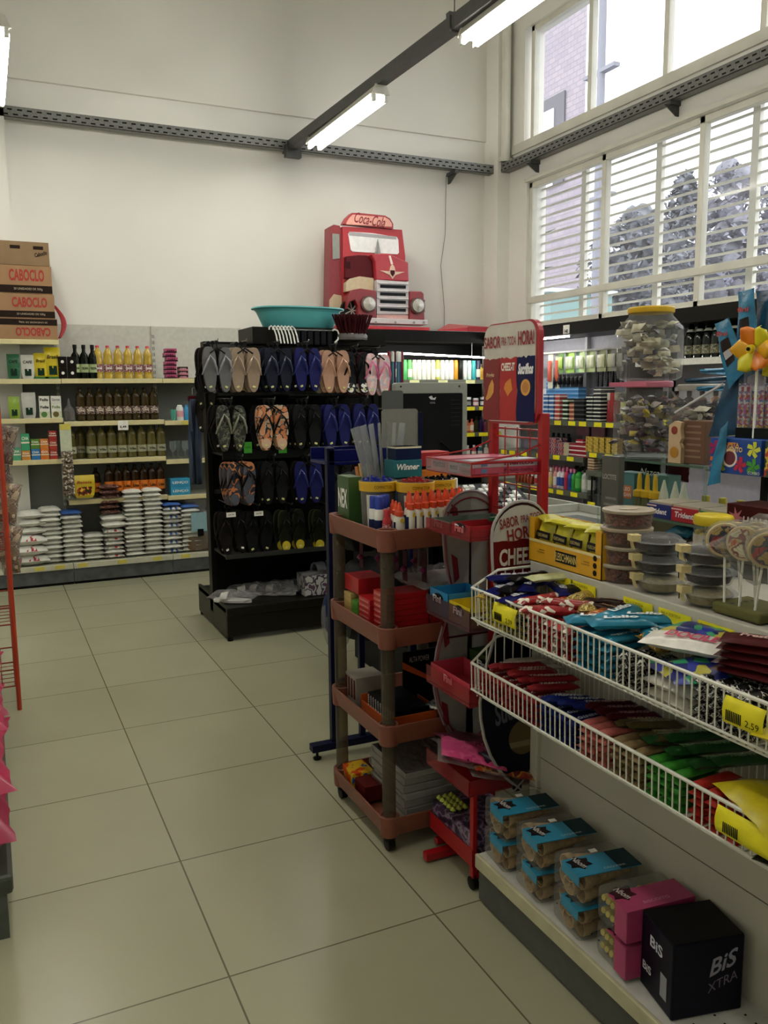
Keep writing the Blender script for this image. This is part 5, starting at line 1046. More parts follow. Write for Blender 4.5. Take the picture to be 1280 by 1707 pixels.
# candy boxes on the stand
def open_box(x0, y0, x1, y1, z, h, col, label, front=None, inner='c8c0b0', name='candy_display_box', word='Fini', wc='f2f2f2', oval='16161a', back=0, wd=.55):
    q = thing(name, label, 'display box', ((x0+x1)/2, (y0+y1)/2, z)); mt = C(col, .35); th_ = .002
    obj('box_body', MB().box((x0, y0, z), (x1, y1, z+th_)).box((x0, y0, z), (x0+th_, y1, z+h)).box((x1-th_, y0, z), (x1, y1, z+h+back)).box((x0, y0, z), (x1, y0+th_, z+h)).box((x0, y1-th_, z), (x1, y1, z+h)), mt, q, smooth=False)
    ym = (y0+y1)/2
    if oval: obj('logo_oval', MB().prism([(ym+.028*math.cos(a*PI/8), z+h*.68+.016*math.sin(a*PI/8)) for a in range(16)], 0, x0-.006, x0), C(oval), q, smooth=False)
    text(word, (x0-.0065, ym, z+h*.68), YN, ZU, min(.05, (y1-y0)*wd), .022, C(wc), q, bold=.04)
    xm = (x0+x1)/2
    text(word, (xm, y0-.001, z+h*.6), XR, ZU, .05, .022, C(wc), q, bold=.04)
    return q
def fill(x0, y0, x1, y1, z, n, col, label, grp, size=.03):
    R = random.Random(n)
    p = thing('wrapped_candy', 'x', 'candy'); obj('wrapper', MB().pillow(size*1.5, size*.8, size*.5, n, crimp=.2), C(col, .3), p); p0 = p
    for k in range(n): put(p, (R.uniform(x0, x1), R.uniform(y0, y1), z+size*.4*(k % 2)), label, grp, rz=R.uniform(0, 3))
def stick_box(x0, y0, x1, y1, z, h, words, cols, label):
    q = thing('chewy_candy_box', label, 'candy box', ((x0+x1)/2, (y0+y1)/2, z)); obj('box_body', MB().box((x0, y0, z), (x1, y1, z+h)), C(cols[0], .3), q, smooth=False)
    obj('band', MB().box((x0+.01, y0-.0006, z+h*.1), (x0+(x1-x0)*.55, y0, z+h*.9)), C(cols[1], .3), q, smooth=False)
    text(words, (x0+(x1-x0)*.7, y0-.0012, z+h*.5), XR, ZU, (x1-x0)*.45, h*.55, C(cols[2]), q, bold=.03); text('mentos', (x0-.001, (y0+y1)/2, z+h*.5), YN, ZU, (y1-y0)*.7, h*.5, C('2c1c50'), q, bold=.02)
    obj('square_print', MB().box((x0+.03, y0-.0012, z+h*.2), (x0+.05, y0-.0006, z+h*.8)), C('5c78a8'), q, smooth=False); return q
stick_box(.752, .06, .975, .125, 1.252, .018, 'Fruit-tella', ('b83a5c', 'c04a64', '7c1430'), 'long pink candy box, lowest in the wire tray of the snack stand')
stick_box(.752, .06, .975, .125, 1.2705, .02, 'mentos', ('a8a8b4', 'c8a8b4', '8a1c3c'), 'long grey and pink candy box lying on the lower pink one')
stick_box(.752, .13, .975, .19, 1.252, .03, 'Fruit-tella', ('c0a8b8', 'b0a0c0', 'a02040'), 'long candy box in the middle of the wire tray')
stick_box(.752, .195, .975, .30, 1.252, .036, 'Fruit-tella', ('c86880', 'c8b8c8', 'a02040'), 'long candy box at the far side of the wire tray')
open_box(.75, .06, .97, .17, 1.07, .035, 'a8242c', 'red candy display box on the tray level with the cart top', oval='2c1c1c')
open_box(.75, .18, .97, .30, 1.07, .03, '6a7468', 'greyish green candy display box beside the red one', oval=None, word='Fini', wc='8a9488')
q = obj('green_card', MB().box((.87, .14, 1.101), (.95, .16, 1.112)), C('1c6a44', .4)); tagp(q, 'green card strip lying across the red candy tray', 'card')
open_box(.75, .19, .88, .305, .806, .075, '2f8cc0', 'blue candy display box on the middle tray, beside the cart')
open_box(.75, .06, .88, .185, .806, .06, 'e0c828', 'yellow candy display box beside the blue one, next to the wire basket')
open_box(.75, .06, .87, .30, .58, .06, 'c04050', 'pinkish red candy display box on the tray below the blue one', oval=None)
open_box(.89, .12, .96, .30, .58, .085, '2c4a20', 'dark green candy display box behind the pinkish red one')
open_box(.90, .06, .96, .115, .58, .10, 'a02028', 'small red candy box at the near end of the pinkish tray', oval='141414')
# pink bags on the lowest tray
PKB = print_mat('pink_bag_print', ['d04a84', 'd8608c', 'c84078', '3a1c2c'], 14)
for k, (x, y, z, rz, m_, lab) in enumerate(((.80, .13, .38, -.5, PKB, 'bright pink candy bag sloping over the lowest tray edge'), (.86, .24, .36, .1, C('6a2c44', .3), 'dark pink candy bag behind the bright pink one'), (.88, .10, .335, -.3, print_mat('red_brown_bag', ['8a2018', 'b0401c', 'c89840', '6a1814'], 20), 'orange-red candy bag under the bright pink one'))):
    q = thing('candy_bag', lab, 'bag', (x, y, z)); obj('bag', MB().pillow(.2, .15, .035, k, crimp=.08, wr=.25).rot(Matrix.Translation((x, y, z)) @ Matrix.Rotation(rz, 4, 'Z') @ Matrix.Rotation(.25, 4, 'Y')), m_, q)
    obj('film_edge', MB().pillow(.22, .16, .02, k+7, crimp=.1, wr=.3).rot(Matrix.Translation((x, y, z-.012)) @ Matrix.Rotation(rz, 4, 'Z') @ Matrix.Rotation(.25, 4, 'Y')), FILM, q)
    if k == 0: text('PUFF', (x+.03, y-.02, z+.042), (.85, -.5, -.1), (.5, .85, .1), .05, .02, C('2c1018'), q)
# purple packs on the base tray
for r_ in range(2):
    q = thing('candy_carton', 'purple and white candy carton on the base tray, %s' % ('lower', 'upper')[r_], 'carton', (.85, .18, .08+.05*r_)); obj('carton', MB().box((.76, .06, .0795+.048*r_), (.95, .305, .1265+.048*r_)), print_mat('purple_carton', ['3c2c48', '8a7c90', '54405c', '2c2030'], 22), q, smooth=False)
gcy = thing('green_candy', 'x', 'candy'); obj('wrapper', MB().lathe([(0, -.011), (.011, 0), (0, .011)], 8), C('a0ac3c', .4), gcy)
for i in range(5):
    for j in range(3): put(gcy, (.775+.022*j, .2+.022*i, .185), 'small yellow-green candy on top of the purple cartons', 'yellow-green candies')
# ================================================================== WHITE CANDY GONDOLA
PNL = mat('white_gondola_panel', hexc('b9b5a6'), .45, var=.04, scale=2); WG = mat('white_gondola_steel', hexc('c8c5b4'), .4, var=.08, scale=8); GK = mat('grey_gondola_plinth', hexc('4c4e4a'), .4, var=.1)
GE = -1.75
t = thing('candy_gondola', 'white shop gondola with a grey plinth, carrying two wire baskets of candy', 'shelf unit', (.95, -.85, 0))
obj('back_panel', MB().box((.96, GE, .13), (.985, .0, .985)), PNL, t, smooth=False)
obj('panel_seam', MB().box((.9592, GE, .40), (.96, 0, .4025)), C('5c5a50'), t, smooth=False)
obj('upright', MB().box((.945, .0, .03), (.995, .035, 1.0)), WG, t, smooth=False, bevel=.003)
obj('plinth', MB().box((.745, GE, .012), (.752, -.005, .115)), GK, t, smooth=False); obj('plinth_end', MB().box((.752, -.012, .012), (.96, -.005, .115)), GK, t, smooth=False)
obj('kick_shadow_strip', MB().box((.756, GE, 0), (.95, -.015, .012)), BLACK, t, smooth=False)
dk_ = obj('deck', MB().box((.742, GE, .138), (.96, -.002, .15)), C('c4c4bc', .4), t, smooth=False)
obj('deck_lip', MB().box((.733, GE, .11), (.745, 0, .152)), mat('cream_worn_lip', hexc('bdb898'), .45, var=.15, scale=12), dk_, smooth=False, bevel=.003)
hl = MB()
for i in range(60): 
    for x in (.80, .86, .92): hl.box((x, GE+.02+i*.028, .1501), (x+.005, GE+.025+i*.028, .1503))
tagp(obj('punched_hole', hl, BLACK, dk_, smooth=False), kind='stuff')
ts = obj('top_shelf', MB().box((.93, GE, .975), (1.27, .01, 1.0)), C('bdbab0', .4), t, smooth=False)
obj('shelf_lip', MB().box((.918, GE, .955), (.93, .01, 1.002)), mat('pale_shelf_lip', hexc('c4c2b4'), .4, var=.04), ts, smooth=False, bevel=.003)

def basket(z0, z1, zr, label):
    """front rim z1, rear rim zr, bottom z0"""
    q = thing('wire_basket', label, 'wire basket', (.84, -.85, z0)); XF, XB = .73, .95
    rim = MB().tube([(XB, 0.02, zr), (.815, .02, zr), (XF, .02, z1), (XF, GE, z1)], .0042, 6); obj('rim', rim, WIRE, q)
    m = MB(); n = int((.02-GE)/.0195)
    for i in range(n+1):
        y = .02-i*.0195; m.tube([(XF, y, z1), (XF+.002, y, z0), (XF+.02, y, z0-.018), (XB, y, z0-.03)], .0019, 5)
    tagp(obj('front_wires', m, WIRE, q), kind='stuff')
    m = MB()
    for i in range(8):
        x = XF+.03*i+.02; zt = z1+(zr-z1)*min(1, (x-XF)/.085); m.tube([(x, .02, zt), (x, .02, z0-.025)], .002, 5)
    m.tube([(XF, .02, z0), (XB, .02, z0-.02)], .003)
    obj('end_wires', m, WIRE, q)
    m = MB().tube([(XF, .02, z0), (XF, GE, z0)], .003).tube([(XF+.02, .02, z0-.018), (XF+.02, GE, z0-.018)], .0025).tube([(XB-.01, .02, zr-.04), (XB-.01, GE, zr-.04)], .003)
    for i in range(0, n+1): y = .02-i*.0195; m.tube([(XB-.006, y, z0-.03), (XB-.006, y, zr-.04)], .0016, 5)
    tagp(obj('back_wires', m, WIRE, q), kind='stuff')
    return q
basket(.853, .94, .982, 'upper white wire candy basket along the gondola')
basket(.645, .722, .788, 'lower white wire candy basket along the gondola')

# candy bars
BARS = {}
def bar(col, L=.12, Wd=.032, T=.02, word=None, wc='f0f0f0', print_=None, gold=None):
    k = (col, L, Wd, T, word, str(print_))
    if k in BARS: return BARS[k]
    p = thing('candy_bar', 'x', 'candy bar'); m = MB()
    def fn(u, v):
        x = (u-.5)*L; a = 2*PI*v; e = abs(u-.5)*2; c_ = 1 if e < .82 else max(.08, 1-(e-.82)/.12) if e < .95 else .06
        w_ = Wd/2*(1+(.12 if e > .9 else 0)); return (x, w_*math.cos(a)*(.93 if e < .82 else 1), T/2+T/2*math.sin(a)*c_*(1+.06*math.sin(23*u+a)))
    m.grid(18, 13, fn); obj('wrapper', m, print_ or mat('foil_'+col, hexc(col), .28, var=.12, scale=60), p)
    if word:
        text(word, (0, 0, T+.0012), (1, 0, 0), (0, 1, 0), L*.55, Wd*.42, C(wc), p, bold=.04, shear=.2)
    BARS[k] = p; return p
def heap(y1, y0, zb, rows, proto, label, grp, Wd=.032, T=.02, x=.81, L=.12, jit=.004, flip=PI):
    n = max(1, int((y1-y0)/(Wd+.001)))
    for r in range(rows):
        for k in range(n):
            put(proto, (x+random.uniform(-jit, jit), y1-(k+.5)*(y1-y0)/n, zb+r*T*.97), label, grp, rz=flip+random.uniform(-.06, .06))
def loose(proto, x, y, z, rz, label, grp=None, rx=0, ry=0): return put(proto, (x, y, z), label, grp, rot=(rx, ry, rz))
def flat(col, L, Wd, T, print_=None, word=None, wc='ffffff', name='candy_packet', crimp=.08, wr=.12, seed=3, foil=.3):
    p = thing(name, 'x', 'candy packet'); obj('wrapper', MB().pillow(L, Wd, T, seed, crimp=crimp, wr=wr), print_ or mat('foil_'+col, hexc(col), foil, var=.1, scale=50), p)
    if word: text(word, (0, 0, T*1.07), (1, 0, 0), (0, 1, 0), L*.55, Wd*.4, C(wc), p, bold=.03, shear=.15)
    return p
ZU0 = .832
pY = print_mat('yellow_green_wafer', ['c8b428', '8a8a30', 'e0cc48'], 70); pG = print_mat('gold_brown_print', ['b89030', '4a2c18', 'd8b850', '70461c'], 60); pT = bar('1e7c9a', word='Lollo', wc='e8f0f0')
heap(.012, -.105, ZU0, 4, bar('', .12, .03, .02, print_=pY), 'yellow candy bar at the near end of the upper basket', 'yellow bars', Wd=.03)
heap(-.11, -.19, ZU0, 4, bar('', .12, .03, .021, print_=print_mat('green_gold_print', ['4a5c2c', 'c8b040', '26301c'], 60)), 'green and gold candy bar behind the front wires of the upper basket', 'green gold bars', Wd=.028)
pRg = print_mat('red_white_dots', ['a01c20', 'a01c20', 'e8e0d0', '8c1418'], 90, kind='vor')
heap(-.20, -.385, ZU0, 4, bar('', .12, .032, .022, print_=pRg), 'red dotted candy roll stacked in the upper basket', 'red dotted rolls', T=.022)
heap(-.40, -.53, ZU0, 5, pT, 'teal blue candy bar stacked in the upper basket', 'teal blue bars', T=.021)
pB = print_mat('black_white_print', ['141414', '1c1c1c', 'd8d4cc', '101010'], 80)
heap(-.54, -.645, ZU0, 4, bar('', .12, .03, .021, print_=pB), 'black and white candy bar stacked in the upper basket, next to the teal bars', 'black and white bars', Wd=.034)
wbag = flat('d4d0c4', .15, .12, .03, word=None); bluebag = flat('', .15, .12, .028, print_=print_mat('blue_candy_print', ['1c2470', '2838a0', '1c2470', '38a070', 'b8b040'], 36, kind='vor'))
for k in range(2): put(wbag, (.815, -.70-.0*k, ZU0+.028*k), 'white candy bag in the upper basket under the blue bags', 'white bags', rz=1.5+.1*k)
for k, (x, y) in enumerate(((.81, -.70), (.83, -.755))): put(bluebag, (x, y, ZU0+.058+.02*k), 'blue candy bag with coloured sweets print, %s of two in the upper basket' % ('lower', 'upper')[k], 'blue bags', rz=1.3+.4*k)
heap(-.775, -.915, ZU0, 5, bar('', .12, .032, .021, print_=pB), 'black wafer bar under the brown chocolate tablets, upper basket', 'black wafer bars under the tablets')
tab = flat('5c1c20', .15, .075, .016, word='Prestigio', wc='d8b0a8', crimp=.04, wr=.04); tab2 = tab
for k in range(5): put(tab, (.83+.004*k, -.86, .937+.015*k), 'dark red chocolate tablet in the stack in the upper basket', 'chocolate tablets', rz=-1.3+.08*k)
ybag = flat('c8b820', .2, .14, .05, crimp=.06)
put(ybag, (.82, -1.0, .86), 'big yellow snack bag at the right end of the upper basket', rz=.3); put(ybag, (.83, -1.02, .90), 'second yellow snack bag, on the first one in the upper basket', rz=.8)
# loose ones on top, near end
bis = bar('1a2272', .15, .05, .02, 'BIS', 'c8ccd8'); blk = bar('101018', .14, .045, .022, 'BIS', '9a9aa8')
for k, (x, y, z, rz) in enumerate(((.80, -.03, .93, .5), (.87, .0, .94, .2), (.91, -.05, .955, -.4), (.85, -.08, .945, .9), (.79, -.13, .928, .3), (.90, -.16, .945, 1.2), (.93, -.02, .945, .9), (.84, -.02, .955, -.3), (.92, -.22, .93, 1.7))):
    loose(bis, x, y, z, rz, 'dark blue chocolate bar lying loose on the heap, %s from the basket end' % ('first', 'second', 'third', 'fourth', 'fifth', 'sixth', 'seventh', 'eighth', 'last')[k], 'loose blue bars')
for k, (x, y, z, rz) in enumerate(((.86, -.07, .965, .1), (.80, -.08, .945, .6), (.93, -.17, .95, 1.0))): loose(blk, x, y, z, rz, 'black chocolate bar among the loose blue bars, %s' % ('on top', 'at the rim', 'at the back')[k], 'loose black bars')
loose(bar('c8cc98', .13, .05, .02, None), .88, -.135, .975, -.1, 'pale cream chocolate bar lying on top of the dark blue ones')
wf = bar('c0a030', .10, .04, .02)
loose(wf, .77, -.02, .915, .4, 'yellow wafer bar at the corner of the upper basket')
for k, (x, y, z, rz) in enumerate(((.80, -.20, .935, .1), (.83, -.29, .94, -.9), (.78, -.27, .925, -.5), (.85, -.23, .93, .3))): loose(bar('', .15, .034, .024, print_=pRg), x, y, z, rz, 'red dotted roll lying loose on the heap, %s' % ('nearest the blue bars', 'pointing at the teal bars', 'along the rim', 'at the back')[k], 'loose red rolls')
gd = bar('', .12, .05, .026, print_=print_mat('gold_foil', ['b89840', '705418', 'e0d080', '8a6c28'], 60))
for k, (x, y, z, rz) in enumerate(((.90, -.26, .945, .4), (.87, -.31, .935, .9))): loose(gd, x, y, z, rz, 'crinkled gold foil candy at the back of the upper basket, %s' % ('left', 'right')[k])
br = bar('3c241c', .16, .025, .018, 'Snickers', 'a88a70')
for k, (x, y, z, rz) in enumerate(((.90, -.36, .95, -1.2), (.92, -.39, .955, -1.0), (.88, -.40, .945, -1.35))): loose(br, x, y, z, rz, 'dark brown stick candy leaning at the back, %s of three' % ('left', 'middle', 'right')[k], 'brown stick candies')
loose(bar('', .1, .05, .02, print_=print_mat('orange_dots', ['c86820', '8a3c18', 'e8a050'], 80, kind='vor')), .86, -.385, .938, .3, 'orange speckled candy packet beside the brown sticks')
tl = bar('1e7c9a', .15, .055, .026, 'Lollo', 'e8f0f0')
for k, (x, y, z, rz) in enumerate(((.80, -.43, .935, -.5), (.85, -.45, .95, .3), (.88, -.50, .945, -.6), (.81, -.50, .945, -.4), (.90, -.43, .945, .2), (.92, -.55, .93, -1.1), (.86, -.55, .925, .9))): loose(tl, x, y, z, rz, 'teal blue candy bar lying loose over the others, %s' % ('at the rim', 'in the centre', 'right of centre', 'over the rim bar', 'at the back left', 'at the back right', 'furthest right')[k], 'loose teal bars')
loose(bar('', .12, .04, .022, print_=pG), .82, -.60, .925, 1.2, 'brown and gold wafer bar between the teal bars and the blue bags')
wd_ = flat('e4e0d8', .2, .095, .03, word='DOCILE', wc='c83860', wr=.1)
loose(wd_, .83, -.70, .945, -1.1, 'white candy bag with coloured letters, on top of the blue bags', rx=.05)
loose(flat('', .17, .09, .03, print_=print_mat('blue_candy_print', ['1c2470', '2838a0'], 30)), .90, -.67, .95, -1.3, 'blue candy bag with printed sweets, behind the white lettered bag')
# lower basket
ZL0 = .622
pTr = bar('8a1c24', .135, .03, .02, 'TRENTO', 'e0c8c0'); heap(.012, -.26, ZL0, 4, pTr, 'dark red wafer bar stacked in the lower basket', 'dark red wafer bars', Wd=.03)
for k in range(7): loose(pTr, .82+.012*(k % 3), -.05-.032*k, .71+.008*(k % 2), -.35, 'dark red wafer bar lying loose on the lower heap', 'loose dark red bars')
for k in range(3): loose(bar('b8b0a0', .12, .03, .014), .88, -.03-.035*k, .715, -.3, 'grey edged wafer bar at the near end of the lower basket', 'grey edged bars')
heap(-.27, -.42, ZL0, 4, bar('1c2c70', .125, .034, .02, 'TRENTO', 'b8c0d8'), 'dark blue wafer bar stacked in the lower basket', 'dark blue wafer bars', Wd=.034)
for k in range(3): loose(bar('1c2c78', .13, .034, .02, 'TRENTO', 'c8d0e0'), .80+.02*k, -.33-.035*k, .71, -.5, 'shiny blue wafer bar lying on the lower blue stack', 'loose blue wafers')
heap(-.43, -.53, ZL0, 5, bar('b8645c', .12, .032, .019), 'salmon pink wafer bar stacked in the lower basket', 'pink wafer bars', T=.019)
for k in range(3): loose(bar('581824', .13, .034, .02, 'TRENTO', 'a07078'), .86, -.42-.04*k, .715, -.4, 'wine red wafer bar at the back behind the pink stack', 'wine red wafers')
heap(-.54, -.645, ZL0, 5, bar('8a7450', .12, .032, .019), 'tan wafer bar stacked in the lower basket', 'tan wafer bars', T=.019)
for k in range(4): loose(bar('4c4424', .13, .034, .02, 'TRENTO', '94886a'), .86, -.53-.04*k, .71+.01*(k % 2), -.4, 'olive brown wafer bar at the back behind the tan stack', 'olive wafers')
heap(-.655, -.765, ZL0, 5, bar('3c8c30', .12, .034, .019), 'bright green wafer bar stacked in the lower basket', 'green wafer bars', T=.019)
for k in range(6): loose(bar('1c4c20', .14, .036, .022, 'TRENTO', '7ca878'), .85+.03*(k % 2), -.64-.033*k, .715+.012*(k % 2), -.3, 'dark green wafer bar lying at the back of the lower basket', 'dark green wafers')
heap(-.775, -.905, ZL0, 5, bar('b02c24', .12, .034, .019), 'bright red candy bar stacked near the yellow bag, lower basket', 'bright red bars', T=.019)
put(ybag, (.79, -.95, .70), 'yellow crinkled snack bag over the rim of the lower basket', rz=1.2); put(flat('4c3c24', .18, .13, .05), (.85, -1.05, .70), 'dark brown snack bag at the right end of the lower basket', rz=.5)
put(flat('2c2c20', .18, .13, .05), (.82, -1.0, .63), 'dark packet under the yellow bag in the lower basket', rz=.4)
for (y, z, lab, dz, w_) in ((-.165, .925, 'yellow price label hanging on the front rim of the upper basket', .05, .105), (-.935, .925, 'yellow price label on the upper basket rim at the right', .05, .09), (-.985, .71, 'yellow price label on the lower basket rim at the right', .05, .2)):
    q = thing('price_label', lab, 'price label', (.72, y, z)); obj('card', MB().grid(5, 5, lambda u, v: (.722-.006*math.sin(v*PI)-.004*v, y+w_/2-u*w_, z+.006-v*dz)), YTAG, q).modifiers.new('t', 'SOLIDIFY').thickness = .0008
    bc = MB()
    for i in range(9): bc.box((.7125, y+w_*.4-i*.004, z-dz*.75), (.7135, y+w_*.4-i*.004-.002, z-dz*.35))
    obj('barcode', bc, BLACK, q, smooth=False); text('2,59', (.713, y-w_*.25, z-dz*.6), YN, ZU, .03, .014, C('3c3808'), q)
for k, (y, dz, pr) in enumerate(((-.14, .0, '1,59'), (-.235, -.0, '7,49'), (-.33, -.03, '2,59'), (-.44, 0, '2,59'), (-.56, 0, '6,99'), (-.68, .0, '4,50'))):
    q = thing('price_label', 'yellow price label on the candy shelf edge, %s from the left' % ('first', 'second', 'third', 'fourth', 'fifth', 'sixth')[k], 'price label', (.915, y, .96)); w_ = .1; z = .985+dz
    obj('card', MB().box((.9135, y-w_/2, z-.05), (.9145, y+w_/2, z)).rot(Matrix.Identity(4)), YTAG, q, smooth=False); bc = MB()
    for i in range(8): bc.box((.9125, y+w_*.4-i*.003, z-.036), (.9133, y+w_*.4-i*.003-.0018, z-.018))
    obj('barcode', bc, BLACK, q, smooth=False); text(pr, (.9128, y-w_*.28, z-.03), YN, ZU, .03, .014, C('3c3808'), q); text('BALA SORTIDA', (.9128, y+.01, z-.009), YN, ZU, .06, .007, C('8c8410'), q)

# ------------------------------------------------------------------ on the top shelf
YEL = C('e0a820', .4); PO = C('c8c030', .3)
t = thing('yeast_display_box', 'open yellow display box full of yellow pouches, at the end of the shelf', 'display box', (1.0, -.09, 1.002))
Mx = Matrix.Translation((.921, .022, 1.002)) @ Matrix.Diagonal((.8, .85, .88, 1))   # local: x depth, -y along
def yb_(a, b, nm_, m_, par=t): return obj(nm_, MB().box(a, b).rot(Mx), m_, par, smooth=False)
yb_((0, -.375, 0), (.003, 0, .075), 'front_wall', YEL); yb_((.12, -.375, 0), (.123, 0, .14), 'back_wall', YEL); yb_((0, -.003, 0), (.123, 0, .14), 'side_wall', YEL); yb_((0, -.375, 0), (.123, -.372, .14), 'side_wall', YEL); yb_((0, -.375, 0), (.123, 0, .003), 'bottom', YEL)
yb_((-.001, -.372, .066), (0, -.003, .074), 'cream_stripe', C('e8dca0')); yb_((0, -.03, .07), (.002, 0, .145), 'corner_flap', YEL); yb_((0, -.375, .07), (.002, -.345, .145), 'corner_flap', YEL)
lb_ = yb_((-.0015, -.255, .02), (-.0008, -.15, .055), 'name_plate', C('1c1c30'))
text('FLEISCHMANN', Mx @ Vector((-.002, -.2025, .038)), Mx.to_3x3() @ Vector((0, -1, 0)), ZU, .095, .022, C('e0c870'), t, bold=.02)
for k in range(3): obj('round_icon', MB().prism(circ(-.345, .018+.022*k, .0085), 0, -.0015, -.0008).rot(Mx), C('201c14'), t, smooth=False)
for y in (-.07, -.30): obj('small_print', MB().box((-.0012, y-.02, .035), (-.0008, y+.02, .038)).box((-.0012, y-.02, .043), (-.0008, y+.01, .046)).rot(Mx), C('a07818'), t, smooth=False)
pch = thing('yeast_pouch', 'x', 'pouch'); obj('bag', MB().pillow(.11, .075, .035, 5, crimp=.09, wr=.2).rot(Matrix.Rotation(-PI/2, 4, 'Y') @ Matrix.Translation((.055, 0, -.017))), PO, pch)
obj('name_band', MB().box((-.0225, -.03, .055), (-.0185, .03, .078)), C('242434', .4), pch, smooth=False); text('FLEISCHMANN', (-.023, 0, .066), YN, ZU, .05, .01, C('d8c878'), pch)
for i in range(4):
    for r in range(3):
        p = Mx @ Vector((.032+.03*r, -.05-.088*i-.01*r, .018)); put(pch, p, 'yellow pouch with a dark name band, %s row of the yellow display box' % ('front', 'middle', 'back')[r], 'yellow pouches, %s row' % ('front', 'middle', 'back')[r], rot=(random.uniform(-.1, .1), .12, random.uniform(-.12, .12)), scale=(.8, .9, .9))
for i in range(4): p = Mx @ Vector((.06, -.05-.09*i, .125)); put(bar('', .1, .07, .02, print_=PO), p, 'yellow pouch lying flat over the filled yellow box', 'yellow pouches on top', rz=1.2+.4*i)
# tubs of coated peanuts
NUT = mat('coated_peanuts', hexc('7c3c28'), .5, var=.25, scale=90); LID = mat('milky_lid', hexc('a89c86'), .35)
nm = MB(); R = random.Random(4)
for i in range(95):
    a = i*2.4; z = .006+.0485*(i/95); r = .053 if i % 3 else .035; s_ = .0095
    nm.lathe([(0, -s_), (s_*.8, -s_*.55), (s_, 0), (s_*.8, s_*.55), (0, s_)], 7, (r*math.cos(a), r*math.sin(a), z+.004))
for i in range(26): a = i*2.4; r = .05*math.sqrt(i/26); nm.lathe([(0, -.009), (.009, 0), (0, .009)], 7, (r*math.cos(a), r*math.sin(a), .052))
tb = thing('peanut_tub', 'x', 'tub'); tagp(obj('peanuts', nm, NUT, tb), kind='stuff'); obj('tub_body', MB().lathe([(.058, 0), (.062, .003), (.068, .062), (.0655, .062), (.06, .005), (0, .004)], 32), clear('tub_plastic', (.95, .9, .86), .07), tb)
obj('lid', MB().lathe([(.07, .056), (.0715, .06), (.071, .067), (.064, .069), (.062, .066), (0, .066)], 32), LID, tb); obj('lid_label', MB().lathe([(.028, .0675), (.028, .0685), (0, .0686)], 20, sy=.6), C('c8b8a0', .4), tb)
for k in range(4): put(tb, (.99+.002*(k % 2), -.307-.003*(k % 2), 1.002+.0462*k), 'clear round tub of red-brown coated peanuts, %s of the pile of four' % ('bottom', 'second', 'third', 'topmost')[k], 'peanut tubs', rz=k, scale=(.92, .92, .67))
# clamshells
SEAL = C('cdbb84', .6)
def clam(fillm):
    q = thing('clamshell_pack', 'x', 'pack')
    obj('base_shell', MB().lathe([(.042, 0), (.056, .006), (.066, .035), (.072, .037)], 24, sy=1.05), GLASS, q); obj('lid_shell', MB().lathe([(.073, .037), (.066, .04), (.058, .05), (.052, .054), (0, .055)], 24, sy=1.05), GLASS, q)
    obj('sweets', MB().lathe([(.038, .003), (.052, .009), (.06, .032), (.05, .042), (.03, .047), (0, .046)], 20), fillm, q); obj('hinge_tab', MB().box((-.02, .065, .034), (.02, .088, .038)), GLASS, q, smooth=False, bevel=.001)
    s = obj('paper_seal', MB().add([(-.052, .014, .056), (-.052, -.014, .056), (-.078, -.014, .042), (-.078, .014, .042), (-.07, .014, .012), (-.07, -.014, .012)], [(0, 3, 2, 1), (3, 4, 5, 2)]).box((-.082, -.015, .037), (-.055, .015, .0565)), SEAL, q, smooth=False)
    obj('seal_stripe', MB().box((-.0822, -.002, .02), (-.081, .002, .037)), C('3c3020'), s, smooth=False); text('Sabor', (-.069, 0, .0575), (0, -1, 0), (1, 0, 0), .018, .008, BLACK, s)
    return q
c1, c2_ = clam(mat('dark_sweets', hexc('2c1810'), .5, var=.4, scale=60, bump=1., bscale=90)), clam(mat('tan_sweets', hexc('94865a'), .6, var=.2, scale=60, bump=1., bscale=90))
for k in range(3): put(c2_ if k == 0 else c1, (.982, -.44+.006*k, 1.002+.0462*k), 'clear clamshell sweets pack with paper seal, %s of the left pile of three' % ('bottom', 'middle', 'top')[k], 'clamshell packs, left pile', rz=-.35, scale=(.88, .88, .8))
for k in range(3): put(c2_ if k == 0 else c1, (.985, -.59+.004*k, 1.002+.0462*k), 'clear clamshell sweets pack with paper seal, %s of the right pile of three' % ('bottom', 'middle', 'top')[k], 'clamshell packs, right pile', rz=-.3, scale=(.88, .88, .8))
# jar with the yellow lid
t = thing('candy_jar', 'clear jar of pale yellow sweets with a yellow screw lid, behind the clamshells', 'jar', (1.17, -.40, 1.002)); jx, jy = 1.19, -.40
obj('jar_body', MB().lathe([(.04, 1.002), (.046, 1.008), (.047, 1.13), (.04, 1.145), (.04, 1.15)], 28, (jx, jy, 0)), GLASS, t); obj('lid', MB().lathe([(.047, 1.143), (.049, 1.146), (.049, 1.162), (.046, 1.167), (.038, 1.169), (0, 1.168)], 32, (jx, jy, 0)), C('d8c024', .35), t)
m = MB()
for i in range(80): a = i*2.4; r = .036; m.lathe([(0, -.01), (.009, -.004), (.009, .004), (0, .01)], 7, (jx+r*math.cos(a), jy+r*math.sin(a), 1.012+.115*i/80))
tagp(obj('sweets', m, mat('yellow_sweets', hexc('b4a044'), .5, var=.15), t), kind='stuff'); obj('paper_label', MB().grid(14, 2, lambda u, v: (jx-.0475*math.cos(-1.3+2.3*u), jy-.0475*math.sin(-1.3+2.3*u), 1.06+.06*v)), C('b8b4a4'), t)
bc = MB()
for i in range(9): a = .3+.045*i; bc.box((-.0005, -.001, -.018), (.0005, .001, .018)).rot(Matrix.Translation((jx-.0482*math.cos(a), jy-.0482*math.sin(a), 1.09)) @ Matrix.Rotation(a, 4, 'Z'), len(bc.v)-8)
obj('barcode', bc, BLACK, t, smooth=False)
